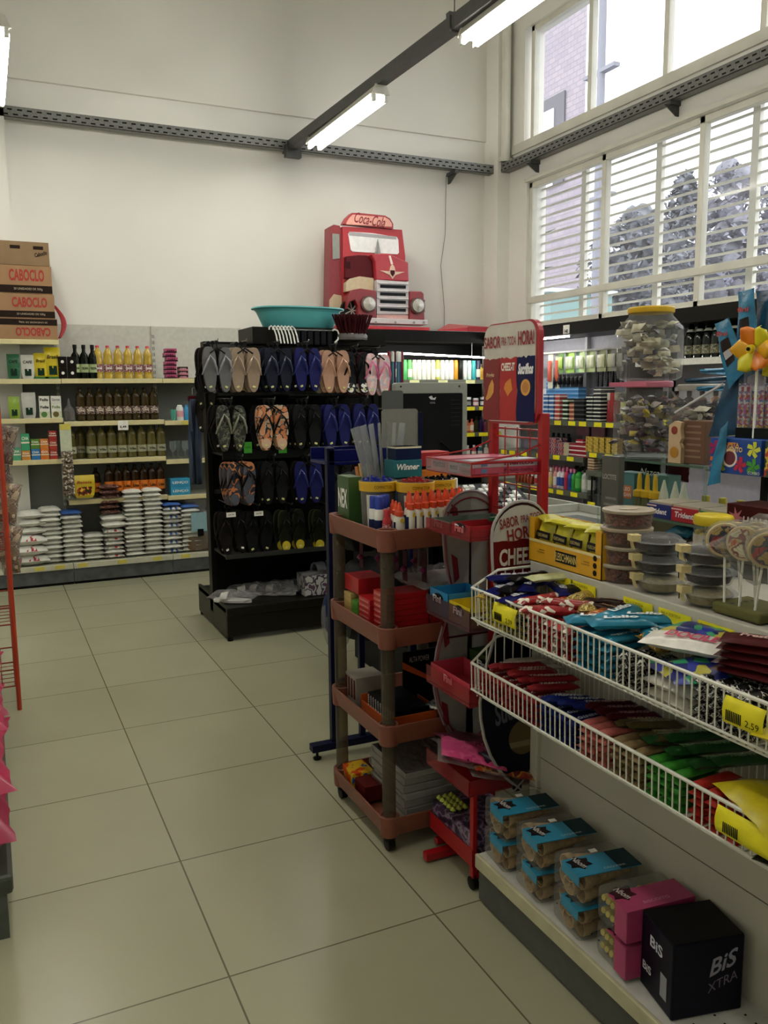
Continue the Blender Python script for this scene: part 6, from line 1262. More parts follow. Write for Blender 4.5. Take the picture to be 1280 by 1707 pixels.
text('ANANAS', (jx-.048*math.cos(-.55), jy-.048*math.sin(-.55), 1.10), (.5, -.85, 0), ZU, .03, .01, BLACK, t, off=.001)
# lollipops
SW = [print_mat('swirl_a', ['b02c34', 'b02c34', '1c2848', 'c8a860'], 26), print_mat('swirl_b', ['c85a28', 'd8c088', '8a2424', 'e0d8b8'], 26), print_mat('swirl_c', ['2c3c44', 'c8b070', 'a83830', 'd8ccb0'], 26)]
def lolly(mt):
    q = thing('lollipop', 'x', 'lollipop'); m = MB()
    for r in (.032, .024, .016, .008): m.tube([(r*math.cos(a*PI/12), 0, .16+r*math.sin(a*PI/12)) for a in range(24)], .0055, 6, closed=True)
    obj('candy_disc', m, mt, q); obj('rim_swirl', MB().tube([(.037*math.cos(a*PI/14), 0, .16+.037*math.sin(a*PI/14)) for a in range(28)], .005, 6, closed=True), C('c8b488', .3), q)
    obj('stick', MB().lathe([(.0028, 0), (.0028, .125)], 8), C('e4e4dc', .4), q); obj('wrapper', MB().lathe([(.012, -.006), (.044, -.010), (.048, 0), (.044, .010), (.012, .006)], 18, (0, 0, .16), axis=1), clear('lolly_film', (.95, .95, .92), .10, .08, bump=.5), q)
    return q
LL = [lolly(m_) for m_ in SW]
for k in range(2):
    y = -.70-.15*k; q = thing('foam_block', 'olive green foam block holding lollipops, %s of two' % ('left', 'right')[k], 'holder', (.99, y, 1.002)); obj('block', MB().box((.94, y-.07, 1.002), (1.05, y+.06, 1.026)), mat('olive_foam', hexc('5c5c28'), .8, var=.1), q, bevel=.006)
    m = MB()
    for i in range(4): m.lathe([(.005, 1.0262), (0, 1.0265)], 8, (.96+.02*i, y+.02, 0))
    obj('stick_holes', m, BLACK, q)
nn = 0
for r in range(3):
    for k in range(5):
        nn += 1; put(LL[(r+k) % 3], (.955+.036*r, -.662-.04*k-.012*r, 1.018), 'swirled lollipop in clear film standing in green foam, %s row' % ('front', 'middle', 'back')[r], 'lollipops, %s row' % ('front', 'middle', 'back')[r], rot=(random.uniform(-.12, .12), random.uniform(-.1, .1), -.9+random.uniform(-.4, .4)), scale=(.95, .95, .9))
t = thing('film_cover', 'loose clear film over the lollipops', 'film', (1.0, -.85, 1.1)); obj('film', MB().pillow(.3, .2, .13, 6, crimp=.05, wr=.3).rot(Matrix.Translation((1.0, -.80, 1.09)) @ Matrix.Rotation(PI/2, 4, 'Z')), clear('loose_film', (.96, .95, .92), .06, .1, bump=.8), t)
# ------------------------------------------------------------------ packs on the bottom deck
CONE = mat('wafer_cone', hexc('b89a70'), .7, var=.2, scale=60, bump=.8, bscale=120); SHELL = clear('pet_shell', (.93, .93, .9), .05, .08)
def cone_pack(band, col, word='CASQUINHA'):
    q = thing('cone_pack', 'x', 'pack')
    obj('tray', MB().box((-.085, -.06, 0), (.085, .06, .085)), SHELL, q, bevel=.012)
    for i in range(2):
        for j in range(3):
            m = MB().lathe([(.006, -.07), (.02, .04), (.0235, .045), (.024, .065), (.0215, .065), (.018, .04), (.0, .0)], 14, axis=0).rot(Matrix.Translation((-.01 if j % 2 else .0, -.034+.034*j, .026+.034*i)) @ Matrix.Rotation(PI, 4, 'Z')); obj('wafer_cone', m, CONE, q)
    s = obj('card_sleeve', MB().box((-.088, -.062, .0855), (.088, .012, .0875)).box((-.089, -.062, .062), (-.0875, .012, .0875)), C(band, .4), q, smooth=False)
    st = [((.031 if i % 2 else .021)*math.cos(i*PI/6)*1.1-.055, (.031 if i % 2 else .021)*math.sin(i*PI/6)*.85-.012) for i in range(12)]
    obj('logo_star', MB().prism(st, 2, .0876, .0885), C(col, .4), q, smooth=False); text('Nbom', (-.055, -.012, .0888), (.25, -.97, 0), (.97, .25, 0), .044, .018, C('d8d0c8'), q, bold=.01, shear=.3)
    text(word, (.02, -.05, .088), (1, 0, 0), (0, 1, 0), .06, .008, C('c8dce0'), q); obj('price_sticker', MB().box((.0, .02, .0856), (.02, .034, .0862)), PAPER, q, smooth=False)
    obj('dark_back_band', MB().box((.03, -.062, .0876), (.088, .012, .0882)), C('123c44' if band == '2a86a8' else '5c1c30', .4), q, smooth=False)
    return q
cp = cone_pack('2a86a8', '2a2024')
def twist_pack():
    q = thing('meringue_pack', 'x', 'pack'); obj('tray', MB().box((-.09, -.06, 0), (.09, .06, .085)), SHELL, q, bevel=.012); YS = mat('yellow_straws', hexc('b8a850'), .6, var=.15)
    for i in range(2):
        for j in range(6):
            m = MB(); m.tube([(-.08+.16*k/14, -.045+.018*j+.002*math.sin(k*2.2), .022+.032*i+.002*math.cos(k*2.2)) for k in range(15)], [.0075+.0015*(k % 2) for k in range(15)], 7); obj('biscuit_stick', m, YS, q)
    obj('card_sleeve', MB().box((-.092, -.063, .0855), (.092, .012, .0875)).box((-.093, -.063, .01), (-.0915, -.02, .0875)).box((-.092, -.0645, .01), (.092, -.063, .0875)), C('a83c68', .4), q, smooth=False)
    st = [((.031 if i % 2 else .021)*math.cos(i*PI/6)*1.1-.06, (.031 if i % 2 else .021)*math.sin(i*PI/6)*.85) for i in range(12)]; obj('logo_star', MB().prism(st, 2, .0876, .0885), C('4c1c28', .4), q, smooth=False); text('Nbom', (-.06, 0, .0888), (.25, -.97, 0), (.97, .25, 0), .044, .018, C('d8d0c8'), q, bold=.01, shear=.3)
    text('BISCOITO', (.0, -.045, .088), (1, 0, 0), (0, 1, 0), .07, .009, C('d8a0b8'), q); return q
for k, (y, nm_) in enumerate(((-.075, 'furthest'), (-.235, 'middle'), (-.405, 'nearest the yellow biscuits'))):
    for r in range(2): put(cp, (.838, y, .1515+.0895*r), 'clear pack of wafer cones, blue card, pile %s, %s pack' % (nm_, ('lower', 'upper')[r]), 'wafer cone packs', rz=-.12, scale=(1, 1.08, 1))
tw = twist_pack()
for r in range(2): put(tw, (.85, -.565, .1515+.0895*r), 'clear pack of yellow biscuit sticks with a magenta card, %s of two' % ('lower', 'upper')[r], 'biscuit stick packs', rz=-.1, scale=(1, 1.0, 1))
t = thing('chocolate_carton', 'black and dark blue chocolate carton at the near end of the bottom deck', 'carton', (.85, -.71, .15))
Mb = Matrix.Translation((.86, -.705, .151)) @ Matrix.Rotation(-.22, 4, 'Z')
obj('box_body', MB().box((-.085, -.065, 0), (.085, .065, .175)).rot(Mb), C('0c0e22', .35), t, smooth=False, bevel=.004)
obj('dark_top', MB().box((-.083, -.063, .175), (.083, .063, .1765)).rot(Mb), C('08080c', .4), t, smooth=False)
rt = Mb.to_3x3() @ Vector((1, 0, 0)); rl = Mb.to_3x3() @ Vector((0, -1, 0))
text('BiS', Mb @ Vector((.035, -.0655, .12)), rt+Vector((0, 0, .35)), ZU, .07, .04, C('9090a0'), t, bold=.02, shear=.2); text('XTRA', Mb @ Vector((.035, -.0655, .075)), rt+Vector((0, 0, .35)), ZU, .075, .022, C('6c6070'), t)
text('BiS', Mb @ Vector((-.0855, .0, .13)), rl, ZU, .05, .026, C('c8c8d0'), t, bold=.02); text('BiS', Mb @ Vector((-.0855, .035, .055)), rl, ZU, .035, .02, C('c8c8d0'), t, bold=.02)
obj('printed_panel', MB().box((-.0862, -.045, .03), (-.0856, -.02, .085)).rot(Mb), C('8c8c94'), t, smooth=False)
# ================================================================== CHECKOUT COUNTER
CT_ = mat('light_grey_counter', hexc('9c9e94'), .4, var=.04); CTD = C('1c1c1c', .5)
t = thing('checkout_counter', 'grey topped checkout counter behind the candy gondola', 'counter', (1.7, .4, 0))
obj('body', MB().box((1.34, -1.2, 0), (2.15, 2.3, .86)), CTD, t, smooth=False)
obj('counter_top', MB().box((1.30, -1.2, .86), (2.2, 2.35, .885)), CT_, t, smooth=False, bevel=.004)
obj('raised_rim', MB().box((1.30, .62, .885), (1.315, 1.42, .925)).box((1.30, 1.405, .885), (2.2, 1.42, .925)).box((2.185, .4, .885), (2.2, 2.35, .925)), C('b4b6ac', .4), t, smooth=False, bevel=.003)
obj('dark_inset', MB().box((1.6, .75, .8855), (2.1, 1.3, .887)), C('3c4444', .3), t, smooth=False)
q = thing('white_tray', 'white oval tray lying on the checkout counter behind the yellow box', 'tray', (1.7, .95, .888)); obj('tray_rim', MB().lathe([(.07, .888), (.10, .905), (.105, .91), (.098, .91), (.068, .892), (0, .892)], 28, (1.62, .86, 0), sy=.8), WHITE, q); obj('tray_dish', MB().lathe([(.06, .8925), (0, .893)], 20, (1.62, .86, 0), sy=.8), C('c8c8c4'), q)
# monitor seen from the back
t = thing('checkout_monitor', 'large grey-framed black monitor seen from behind, above the checkout', 'monitor', (1.68, 2.0, .9))
a = aty(660, 638, 2.0); b = aty(776, 752, 2.0)
obj('frame', MB().prism(rrect(a.x-.01, b.z-.03, b.x, a.z, .015), 1, 1.985, 2.03), mat('grey_monitor_frame', hexc('8f9188'), .45), t, smooth=False, bevel=.003)
obj('back_cover', MB().prism(rrect(a.x+.002, b.z-.02, b.x-.045, a.z-.055, .008), 1, 1.955, 1.985), C('0c0c0c', .7), t, smooth=False, bevel=.004)
vn = MB()
for i in range(7): vn.box((b.x-.12, 1.9542, a.z-.09-.022*i), (b.x-.06, 1.955, a.z-.094-.022*i))
obj('vent_slots', vn, C('2c2c2c'), t, smooth=False)
for x in (a.x+.02, b.x-.05): obj('screw', MB().lathe([(.005, 1.983), (.005, 1.985)], 8, (x, 0, a.z-.02), axis=1), BLACK, t)
lx = (a.x+b.x)/2-.02; obj('logo_mark', MB().prism([(lx-.022, a.z-.075), (lx-.004, a.z-.068), (lx+.004, a.z-.082), (lx+.022, a.z-.075), (lx+.016, a.z-.09), (lx-.01, a.z-.088)], 1, 1.954, 1.955), C('c8c8c8'), t, smooth=False)
text('nova', (lx, 1.954, a.z-.105), XR, ZU, .03, .009, C('909090'), t)
obj('stand', MB().box((1.62, 2.0, .885), (1.74, 2.06, 1.2)).box((1.55, 1.93, .885), (1.81, 2.12, .9)), C('2a2a2a'), t, smooth=False)
obj('cable', MB().tube([(1.70, 1.95, 1.22), (1.78, 1.93, 1.15), (1.6, 1.9, 1.10), (1.5, 1.88, 1.12)], .006, 6), BLACK, t)
t = thing('programmable_keyboard', 'dark sloped checkout keyboard with white key caps', 'keyboard', (1.95, 1.85, .885))
Mk = Matrix.Translation((1.86, 1.72, .93)) @ Matrix.Rotation(-.12, 4, 'Z') @ Matrix.Rotation(.42, 4, 'X')
obj('case', MB().box((-.24, -.13, -.02), (.2, .13, .02)).rot(Mk), C('26282a', .4), t, smooth=False, bevel=.006); obj('riser', MB().box((1.68, 1.64, .885), (2.0, 1.82, .93)), C('1c1c1c'), t, smooth=False)
for i in range(11):
    for j in range(6):
        if (i*7+j*3) % 5 == 0: continue
        obj('key', MB().box((-.225+.036*i, -.115+.038*j, .02), (-.197+.036*i, -.085+.038*j, .032), .002).rot(Mk), C('e0e0dc' if (i+j*2) % 3 else '3c3c40'), t, smooth=False)
for k, (x, y, col, cn) in enumerate(((1.82, 2.28, '6c7470', 'grey'), (1.90, 2.26, '2c3c34', 'dark green'))):
    q = named(bottle([(.03, 0), (.032, .005), (.032, .07), (.02, .09)], C(col, .3), (.024, .09, .105, BLACK)), 'counter_bottle', 'jar'); put(q, (x, y, .886), '%s jar on the checkout counter under the keyboard' % cn)
q = carton(.2, .1, .05, C('4c4a48')); put(q, (1.66, 2.2, .886), 'grey paper stack box behind the checkout monitor stand')

# ================================================================== COSMETICS ON THE WALL UNITS
HEXN = {}
def bot(col, cap, h, r, kind='bottle', lab=None, sy=.7):
    prof = [(r*.9, 0), (r, h*.03), (r, h*.66), (r*.85, h*.74), (r*.4, h*.8), (r*.4, h*.84)]
    if kind == 'can': prof = [(r*.95, 0), (r, h*.02), (r, h*.86), (r*.8, h*.9)]; sy = 1
    if kind == 'jar': prof = [(r*.95, 0), (r, h*.05), (r, h*.7), (r*.9, h*.75)]; sy = 1
    cz_ = {'bottle': (r*.45, h*.83, h), 'can': (r*.86, h*.88, h), 'jar': (r*1.02, h*.74, h)}[kind]
    cm = C(cap, .35) if isinstance(cap, str) else cap
    return named(bottle(prof, C(col, .3), (*cz_, cm), (h*.14, h*.55, C(lab, .4)) if lab else None, sy=sy, seg=12), {'bottle': 'shampoo_bottle', 'can': 'spray_can', 'jar': 'cream_jar'}[kind], {'bottle': 'bottle', 'can': 'spray can', 'jar': 'jar'}[kind])
# sprays on the top back shelf
spr = [('4c5a8c', 'blue'), ('1c1c1c', 'black'), ('58c070', 'green'), ('70c86c', 'light green'), ('e8ecd8', 'white'), ('f0f0e4', 'white'), ('e8f0e0', 'white'), ('e8e8d8', 'white'), ('f0ecd8', 'white'), ('d8dc60', 'lime yellow'), ('ecece4', 'white'), ('e8ece8', 'white'), ('f0f0e8', 'white'), ('d89c28', 'amber'), ('22241f', 'black'), ('c8dcd0', 'pale mint'), ('d0e4dc', 'pale mint'), ('38a8a8', 'turquoise'), ('3c3c5c', 'dark violet')]
pr_ = {}
x = 2.99
for k, (c_, cn) in enumerate(spr):
    if c_ not in pr_: pr_[c_] = bot(c_, c_, .185, .023, 'can', lab='e8e8e0' if k % 3 == 0 else None)
    put(pr_[c_], (x, 5.14, 1.592), '%s spray can on the top cosmetics shelf under the black header' % cn, '%s spray cans on the top cosmetics shelf' % cn); x += .0495
yl = bot('d8b848', '6c4020', .15, .028, 'bottle', 'c89c30')
for k in range(2): put(yl, (3.915+.07*k, 5.14, 1.592), 'yellow bottle with brown cap at the end of the spray shelf, %s one' % ('left', 'right')[k])
lvl = {1.337: [('3cb080', '3cb080', .16, .022, 'bottle', None, 'green'), ('26262a', 'e8e8e8', .09, .03, 'jar', 'b8b8b8', 'black'), ('303034', 'e0e0e0', .09, .03, 'jar', '888888', 'black'), ('8c4048', 'e0e0e0', .08, .03, 'jar', 'd8c8c8', 'dark pink'), ('26262a', 'e8e8e8', .09, .03, 'jar', 'c0c0c0', 'black')],
       1.087: [('3c9c50', 'e8e8e8', .17, .026, 'bottle', 'c0e0b0', 'green'), ('2c8c50', 'e8e8e8', .17, .026, 'bottle', 'c0e0b0', 'green'), ('2c8c50', 'e8e8e8', .16, .026, 'bottle', 'c8e8b8', 'green'), ('6cb0c8', 'd8e0e8', .13, .03, 'bottle', 'e8e8f0', 'light blue'), ('e0dcdc', 'b8b0c0', .13, .03, 'bottle', 'a060a0', 'white'), ('d8b890', 'd06830', .12, .03, 'bottle', 'e8d8c0', 'peach'), ('c8602c', 'd07030', .12, .03, 'bottle', 'e0a070', 'orange'), ('e08858', 'd84030', .13, .022, 'bottle', 'f0e0d0', 'salmon'), ('3c3c20', '202818', .15, .024, 'bottle', None, 'dark olive'), ('3c2860', '281c40', .15, .024, 'bottle', None, 'violet'), ('6c2844', '3c1c40', .13, .024, 'bottle', None, 'plum'), ('c8a830', 'c8b040', .14, .022, 'bottle', None, 'yellow')]}
for z, L_ in lvl.items():
    n = len(L_); x0 = 3.35 if z > 1.2 else 3.3; dx = .085 if z > 1.2 else .052
    for i, (a_, b_, h, r, kd, lb, cn) in enumerate(L_): put(bot(a_, b_, h, r, kd, lb), (x0+dx*i+ (.25 if z > 1.2 else .15), 5.14, z), '%s %s on the %s back-wall shelf, right of the monitor, number %d along' % (cn, 'jar' if kd == 'jar' else 'bottle', 'upper' if z > 1.2 else 'middle', i+1) if 0 else '%s %s on the %s shelf behind the checkout, %s' % (cn, 'jar' if kd == 'jar' else 'bottle', 'upper' if z > 1.2 else 'middle', ['at its left end', 'second from left', 'third from left', 'fourth from left', 'fifth from left', 'sixth from left', 'seventh from left', 'eighth from left', 'ninth from left', 'tenth from left', 'eleventh from left', 'at its right end'][i]))
for k in range(9): q = bot(('c84858', '286078', 'd8d0c8')[k % 3], 'e0e0e0', .13, .026, 'bottle', 'e8e0d8'); put(q, (3.42+.07*k, 5.14, .832), '%s bottle on the low shelf behind the checkout' % ('red', 'teal', 'white')[k % 3], '%s bottles on the low shelf behind the checkout' % ('red', 'teal', 'white')[k % 3])

# right wall unit
t = thing('cosmetics_unit', 'black wall shelf unit under the window, full of toiletries', 'shelf unit', (4.08, 3.6, 0))
RX = 3.93
obj('header', MB().box((3.86, 1.0, 1.93), (4.26, 4.9, 2.03)), C('1a1712', .4), t, smooth=False)
obj('back_panel', MB().box((4.24, 1.0, .1), (4.27, 4.9, 1.93)), mat('pale_lavender_panel', hexc('a9a7b4'), .4), t, smooth=False)
obj('light_strip', MB().box((4.23, 1.0, 1.30), (4.242, 4.9, 1.50)), mat('white_backing', hexc('d6d4dc'), .4), t, smooth=False)
for y in (1.0, 2.02, 2.9, 3.16, 3.9, 4.87): obj('upright', MB().box((4.2, y, .1), (4.24, y+.03, 1.93)), C('c6c6cc', .4) if y > 3 else BLK, t, smooth=False)
obj('divider', MB().box((3.90, 3.02, .05), (4.24, 3.05, 1.93)), BLK, t, smooth=False)
obj('base', MB().box((3.86, 1.0, 0), (4.26, 4.9, .16)), C('1c1c1a', .4), t, smooth=False)
for (z, y0, y1) in ((1.232, 3.08, 4.9), (.938, 3.56, 4.9), (.645, 3.5, 4.9), (.36, 3.08, 4.9), (1.69, 1.0, 2.98), (1.27, 1.0, 2.98), (.988, 3.08, 3.52), (.84, 3.3, 3.52), (.6, 1.0, 2.98)):
    wht = z == 1.69
    s = obj('shelf', MB().box((RX, y0, z-.014), (4.24, y1, z)), C('5c5f58', .4) if not wht else WHITE, t, smooth=False); obj('shelf_edge', MB().box((RX-.015, y0, z-.04), (RX, y1, z+.004)), C('5e6156', .4) if not wht else C('d8d8d0', .4), s, smooth=False)
    R = random.Random(int(z*100)); y = y0+.12
    while y < y1-.1:
        if not wht or y < 2.6: tagp(obj('price_tag', MB().box((RX-.0175, y, z-.038), (RX-.0155, y+(.09 if not wht else .12), z-.002)), YTAG, s, smooth=False), 'yellow price tag')
        y += R.choice([.14, .19, .24]) if not wht else .8
q = obj('header_label', MB().box((3.857, 3.70, 1.94), (3.8595, 3.78, 2.01)), PAPER, t, smooth=False); text('140', (3.856, 3.74, 1.96), YN, ZU, .05, .03, BLACK, t, bold=.04)
obj('strip_light', MB().box((3.885, 3.75, 1.915), (3.9, 4.85, 1.922)), LED, t, smooth=False)
# blue box wall
def yx(px, X_=3.95): return atx(px, 650, X_).y
def cart(w_, d, h, col, bc=None, nm_='soap_box'): return carton(w_, d, h, C(col, .4), name=nm_, band=(.3, .7, C(bc, .4)) if bc else None, face='x')
bb = cart(.08, .062, .034, '2c78b8', '7cb0dc')
for i in range(8):
    for r in range(10 if i < 6 else 8): put(bb, (4.09, yx(914+6.6*i, 4.05), 1.233+.0345*r), 'small light blue box in the wall of boxes on the toiletries shelf', 'light blue box wall')
for (px, col, bc, n, cn) in ((912, '2c5c9c', 'c8d8e8', 6, 'navy and white'), (921.5, '2c5c9c', 'c8d8e8', 6, 'navy and white'), (931.5, 'a83830', 'e0c8c0', 6, 'red'), (945, '1c3424', 'c8d8c8', 5, 'dark green'), (956, '8c4c34', 'd8a890', 4, 'copper'), (964, '181a1c', '3c4044', 5, 'black'), (972, '181a1c', '3c4044', 5, 'black')):
    p_ = cart(.08, .066, .036, col, bc)
    for r in range(n): put(p_, (3.975, yx(px), 1.233+.0365*r), '%s box stacked at the front of the toiletries shelf' % cn, '%s boxes on the toiletries shelf' % cn)
p_ = cart(.14, .085, .028, '26282a', 'd0d4cc', 'razor_pack')
for r in range(7): put(p_, (4.03, yx(981), 1.233+.030*r), 'black and white flat pack in the left pile of the toiletries shelf', 'black and white flat packs, left pile')
for r in range(9): put(p_, (4.03, yx(994), 1.233+.030*r), 'black and white flat pack in the higher pile beside the red jar', 'black and white flat packs')
put(bot('8c2428', 'c8c0b0', .23, .055, 'jar', None), (4.03, yx(1011), 1.233), 'big dark red jar with a beige lid on the toiletries shelf')
put(bot('b8b870', '2c2c24', .22, .035, 'jar', 'd8d8b0'), (4.03, yx(1029), 1.233), 'pale jar with black top at the end of the toiletries shelf')
# hanging cards
def hcard(col, h, w_, blister=None):
    q = thing('hanging_blister', 'x', 'blister pack'); obj('card', MB().box((-.001, -w_/2, -h), (.001, w_/2, 0)), C(col, .4), q, smooth=False)
    obj('blister', MB().pillow(h*.6, w_*.8, .02, 2, crimp=.1).rot(Matrix.Rotation(-PI/2, 4, 'Y') @ Matrix.Translation((-h*.5, 0, 0))), C(blister, .3) if blister else GLASS, q); return q
hc = [('d8d8c4', 'c85a48', 'white and red'), ('5c8c3c', 'a8c860', 'green'), ('a8d858', 'd8e8c0', 'lime green'), ('9ccfa8', 'e8f0e0', 'mint'), ('c8e0a0', 'e0e8c8', 'pale green'), ('b8c890', 'e0e4c8', 'olive'), ('c8ccb0', 'e8e8d8', 'beige'), ('98a070', 'c0c4a0', 'dull olive'), ('787a70', 'a8a898', 'grey'), ('686c64', '9a9c90', 'dark grey')]
for i in range(14):
    c_ = hc[min(9, i*10//14)]; k_ = 'hc'+c_[0]
    if k_ not in BARS: BARS[k_] = hcard(c_[0], .17 if i else .3, .07, c_[1])
    put(BARS[k_], (4.03+.02*(i % 2), yx(917+8.7*i, 4.03), 1.80), '%s blister pack hanging in the top row of the toiletries unit' % c_[2], '%s blister packs' % c_[2])
kb = hcard('16181c', .11, .05, '202226'); 
for i in range(7): put(kb, (4.05, yx(926+7*i, 4.05), 1.62), 'small black packet hanging below the green blister packs', 'small black hanging packets')
cb = thing('comb', 'x', 'comb'); m = MB().box((-.004, -.012, -.17), (.004, .0, 0)); [m.box((-.002, 0, -.165+.012*i), (.002, .03, -.16+.012*i)) for i in range(13)]; obj('comb_body', m, C('131316', .35), cb, smooth=False); obj('hang_tag', MB().box((-.001, -.012, 0), (.001, .02, .02)), WHITE, cb, smooth=False)
for i in range(11): put(cb, (4.08-.02*(i % 2), yx(994+4.3*i, 4.08), 1.68), 'black comb hanging in the row above the flat packs', 'black combs', rot=(random.uniform(-.1, .1), 0, 0))
tagp(obj('hook_bar', MB().box((4.02, 3.1, 1.80), (4.05, 4.85, 1.815)), C('b8b8b4'), smooth=False), 'pale hanging bar carrying the green blister packs', 'bar')
tagp(obj('hook_bar', MB().box((4.04, 3.1, 1.70), (4.08, 3.70, 1.712)), C('b8b8b4'), smooth=False), 'pale hanging bar carrying the black combs', 'bar')
# second and third shelves
for i in range(4): put(bot('203440', '1c3038', .13, .028), (4.12, yx(924+8.5*i, 4.12), .98), 'dark teal bottle at the back of the second toiletries shelf', 'dark teal bottles')
put(cart(.1, .5, .04, '4c4c4c'), (4.13, yx(937, 4.12), .939), 'grey riser box under the dark teal bottles')
TP = print_mat('toothpaste_box', ['a02028', 'd8d0c8', '8c2028', '24306c'], 50)
p1 = carton(.12, .09, .034, TP, name='toothpaste_box', face='x'); p2 = carton(.12, .09, .035, C('9c2430', .35), name='toothpaste_box', face='x', band=(.3, .6, C('d8d0d0'))); p3 = carton(.12, .09, .036, C('b8ac90', .4), name='toothpaste_box', face='x')
for i in range(4):
    for r in range((4, 4, 3, 3)[i]): put(p1 if i != 3 else p3, (3.99, yx(914+12*i), .94+.035*r), '%s toothpaste box piled on the second toiletries shelf' % ('red and white' if i != 3 else 'beige'), '%s toothpaste boxes' % ('red and white' if i != 3 else 'beige'))
for i in range(3):
    for r in range(3+(i % 2)): put(p2, (3.99, yx(959+12*i), .94+.036*r), 'dark red toothpaste box piled right of the beige boxes', 'dark red toothpaste boxes')
for i in range(2): put(carton(.004, .17, .1, C('d8a0b4', .4), name='pink_card', face='x'), (4.2, (yx(973, 4.2), yx(999, 4.2))[i], 1.09), 'pink card panel at the back of the second shelf, %s' % ('left', 'right')[i])
sh = [(863, '8c3c20', 'd8d4d0', .085, .022, None, 'rust'), (868, '8c3c20', 'd8d4d0', .085, .022, None, 'rust'), (873, '8c3c20', 'd8d4d0', .085, .022, None, 'rust'), (878, '8c3c20', 'd8d4d0', .085, .022, None, 'rust'), (884, '8c3c20', 'd8d4d0', .085, .022, None, 'rust'), (892, 'c8c0bc', 'c03838', .11, .026, 'b83838', 'white and red'), (899, 'c8c0bc', 'c03838', .11, .026, 'b83838', 'white and red'),
 (916, 'd8b8a0', 'e0d8d8', .17, .028, 'e0c870', 'peach'), (924.5, 'd89c98', 'd87890', .18, .03, 'e8e0dc', 'pink'), (930.5, 'e0dce0', 'e080a8', .18, .03, '2c4c9c', 'white and blue'), (936.5, 'e0dce0', 'e080a8', .18, .03, '2c8c58', 'white and green'), (943, 'c83858', 'e070a0', .19, .03, 'a82c4c', 'crimson'), (949.5, '2c5cb0', 'e080b0', .18, .03, '1c4490', 'blue'), (955.5, '3ca048', 'd870a0', .18, .03, '288838', 'green'), (963.5, '2c9c3c', '141414', .2, .038, '60b858', 'bright green'), (974, 'b8c0b8', '2c2c2c', .2, .036, 'd8d8d0', 'grey and white'), (984, '5c6058', 'c8c8c8', .2, .036, 'c8ccc4', 'dark grey')]
for i, (px, c_, cp_, h, r, lb, cn) in enumerate(sh):
    k_ = ('sh', c_, cp_, h)
    if k_ not in pr_: pr_[k_] = bot(c_, cp_, h, r, 'bottle', lb)
    put(pr_[k_], (3.985, yx(px), .647), '%s bottle on the third toiletries shelf%s' % (cn, ', far end' if h < .12 else ''), '%s bottles on the third shelf' % cn)
    put(pr_[k_], (4.07, yx(px+1, 4.07), .647), '%s bottle in the second rank of the third toiletries shelf' % cn, '%s bottles, second rank' % cn)
pk_ = flat('b02c50', .14, .1, .05, name='soap_pack', wr=.2)
for i in range(6):
    for r in range(2): put(pk_, (4.0, yx(917+10*i), .361+.045*r), 'dark pink soft pack on the lowest toiletries shelf', 'dark pink soft packs', rz=PI/2)
# nearer section
wb = named(bottle([(.036, 0), (.04, .005), (.04, .14), (.03, .18), (.016, .21), (.014, .27)], mat('dark_green_glass', hexc('0e1a10'), .08, coat=.5), (.016, .255, .295, C('1c2c1c')), (.03, .09, print_mat('cider_label', ['30382c', 'a8a484', '2c2c20', '6c6848'], 60))), 'cider_bottle', 'bottle')
obj('neck_label', MB().lathe([(.03, .182), (.022, .2)], 12), C('c8ccc0'), wb)
for k in range(9): put(wb, (3.99, yx(1148+14.5*k, 3.99), 1.692), 'dark green bottle with white neck ribbon on the white shelf by the window', 'dark green bottles by the window')
for k in range(5): put(wb, (4.12, yx(1150+17*k, 4.12), 1.692), 'dark green bottle in the back rank on the white shelf by the window', 'dark green bottles, back rank')
YC = print_mat('yellow_red_card', ['c8c040', 'b83c30', 'd8d060', '3c3424'], 60)
p4 = carton(.1, .085, .03, YC, name='candle_pack', face='x')
for i in range(5):
    for r in range(4): put(p4, (3.97, yx(989+10.5*i), .989+.031*r), 'yellow and red flat pack on the short shelf left of the clear jars', 'yellow and red flat packs')
for i in range(2): put(cart(.08, .08, .06, 'a82c30'), (4.12, yx(1020+10*i, 4.12), .989+.1*0+.08*i*0), 'small red box behind the yellow packs, %s' % ('left', 'right')[i])
p5 = cart(.09, .08, .022, 'c8b898', '6c3c34')
for r in range(5): put(p5, (3.97, yx(992), .841+.0225*r), 'cream and brown pack in the pile on the lower short shelf', 'cream and brown packs')
for i in range(7): put(bot(('7c4034', '8c5c40', '402824')[i % 3], '302020', .2, .04, 'bottle', 'b09080'), (4.02, 2.78-.12*i, 1.272), '%s bottle under the dark green bottles' % ('russet', 'tan', 'dark brown')[i % 3], '%s bottles under the green ones' % ('russet', 'tan', 'dark brown')[i % 3])
tz = atx(985, 845, RX-.03); tg = obj('price_tag', MB().box((RX-.03, tz.y-.045, tz.z-.04), (RX-.028, tz.y+.045, tz.z+.04)), YTAG, smooth=False); tagp(tg, 'yellow tag reading a price, hanging below the short shelves beside the grey carton', 'price tag'); text('2,99', (RX-.0305, tz.y, tz.z), YN, ZU, .05, .03, BLACK, tg, bold=.05)
obj('hanging_strip', MB().box((RX-.028, tz.y-.01, tz.z+.04), (RX-.026, tz.y+.01, .8)), BLACK, tg, smooth=False)

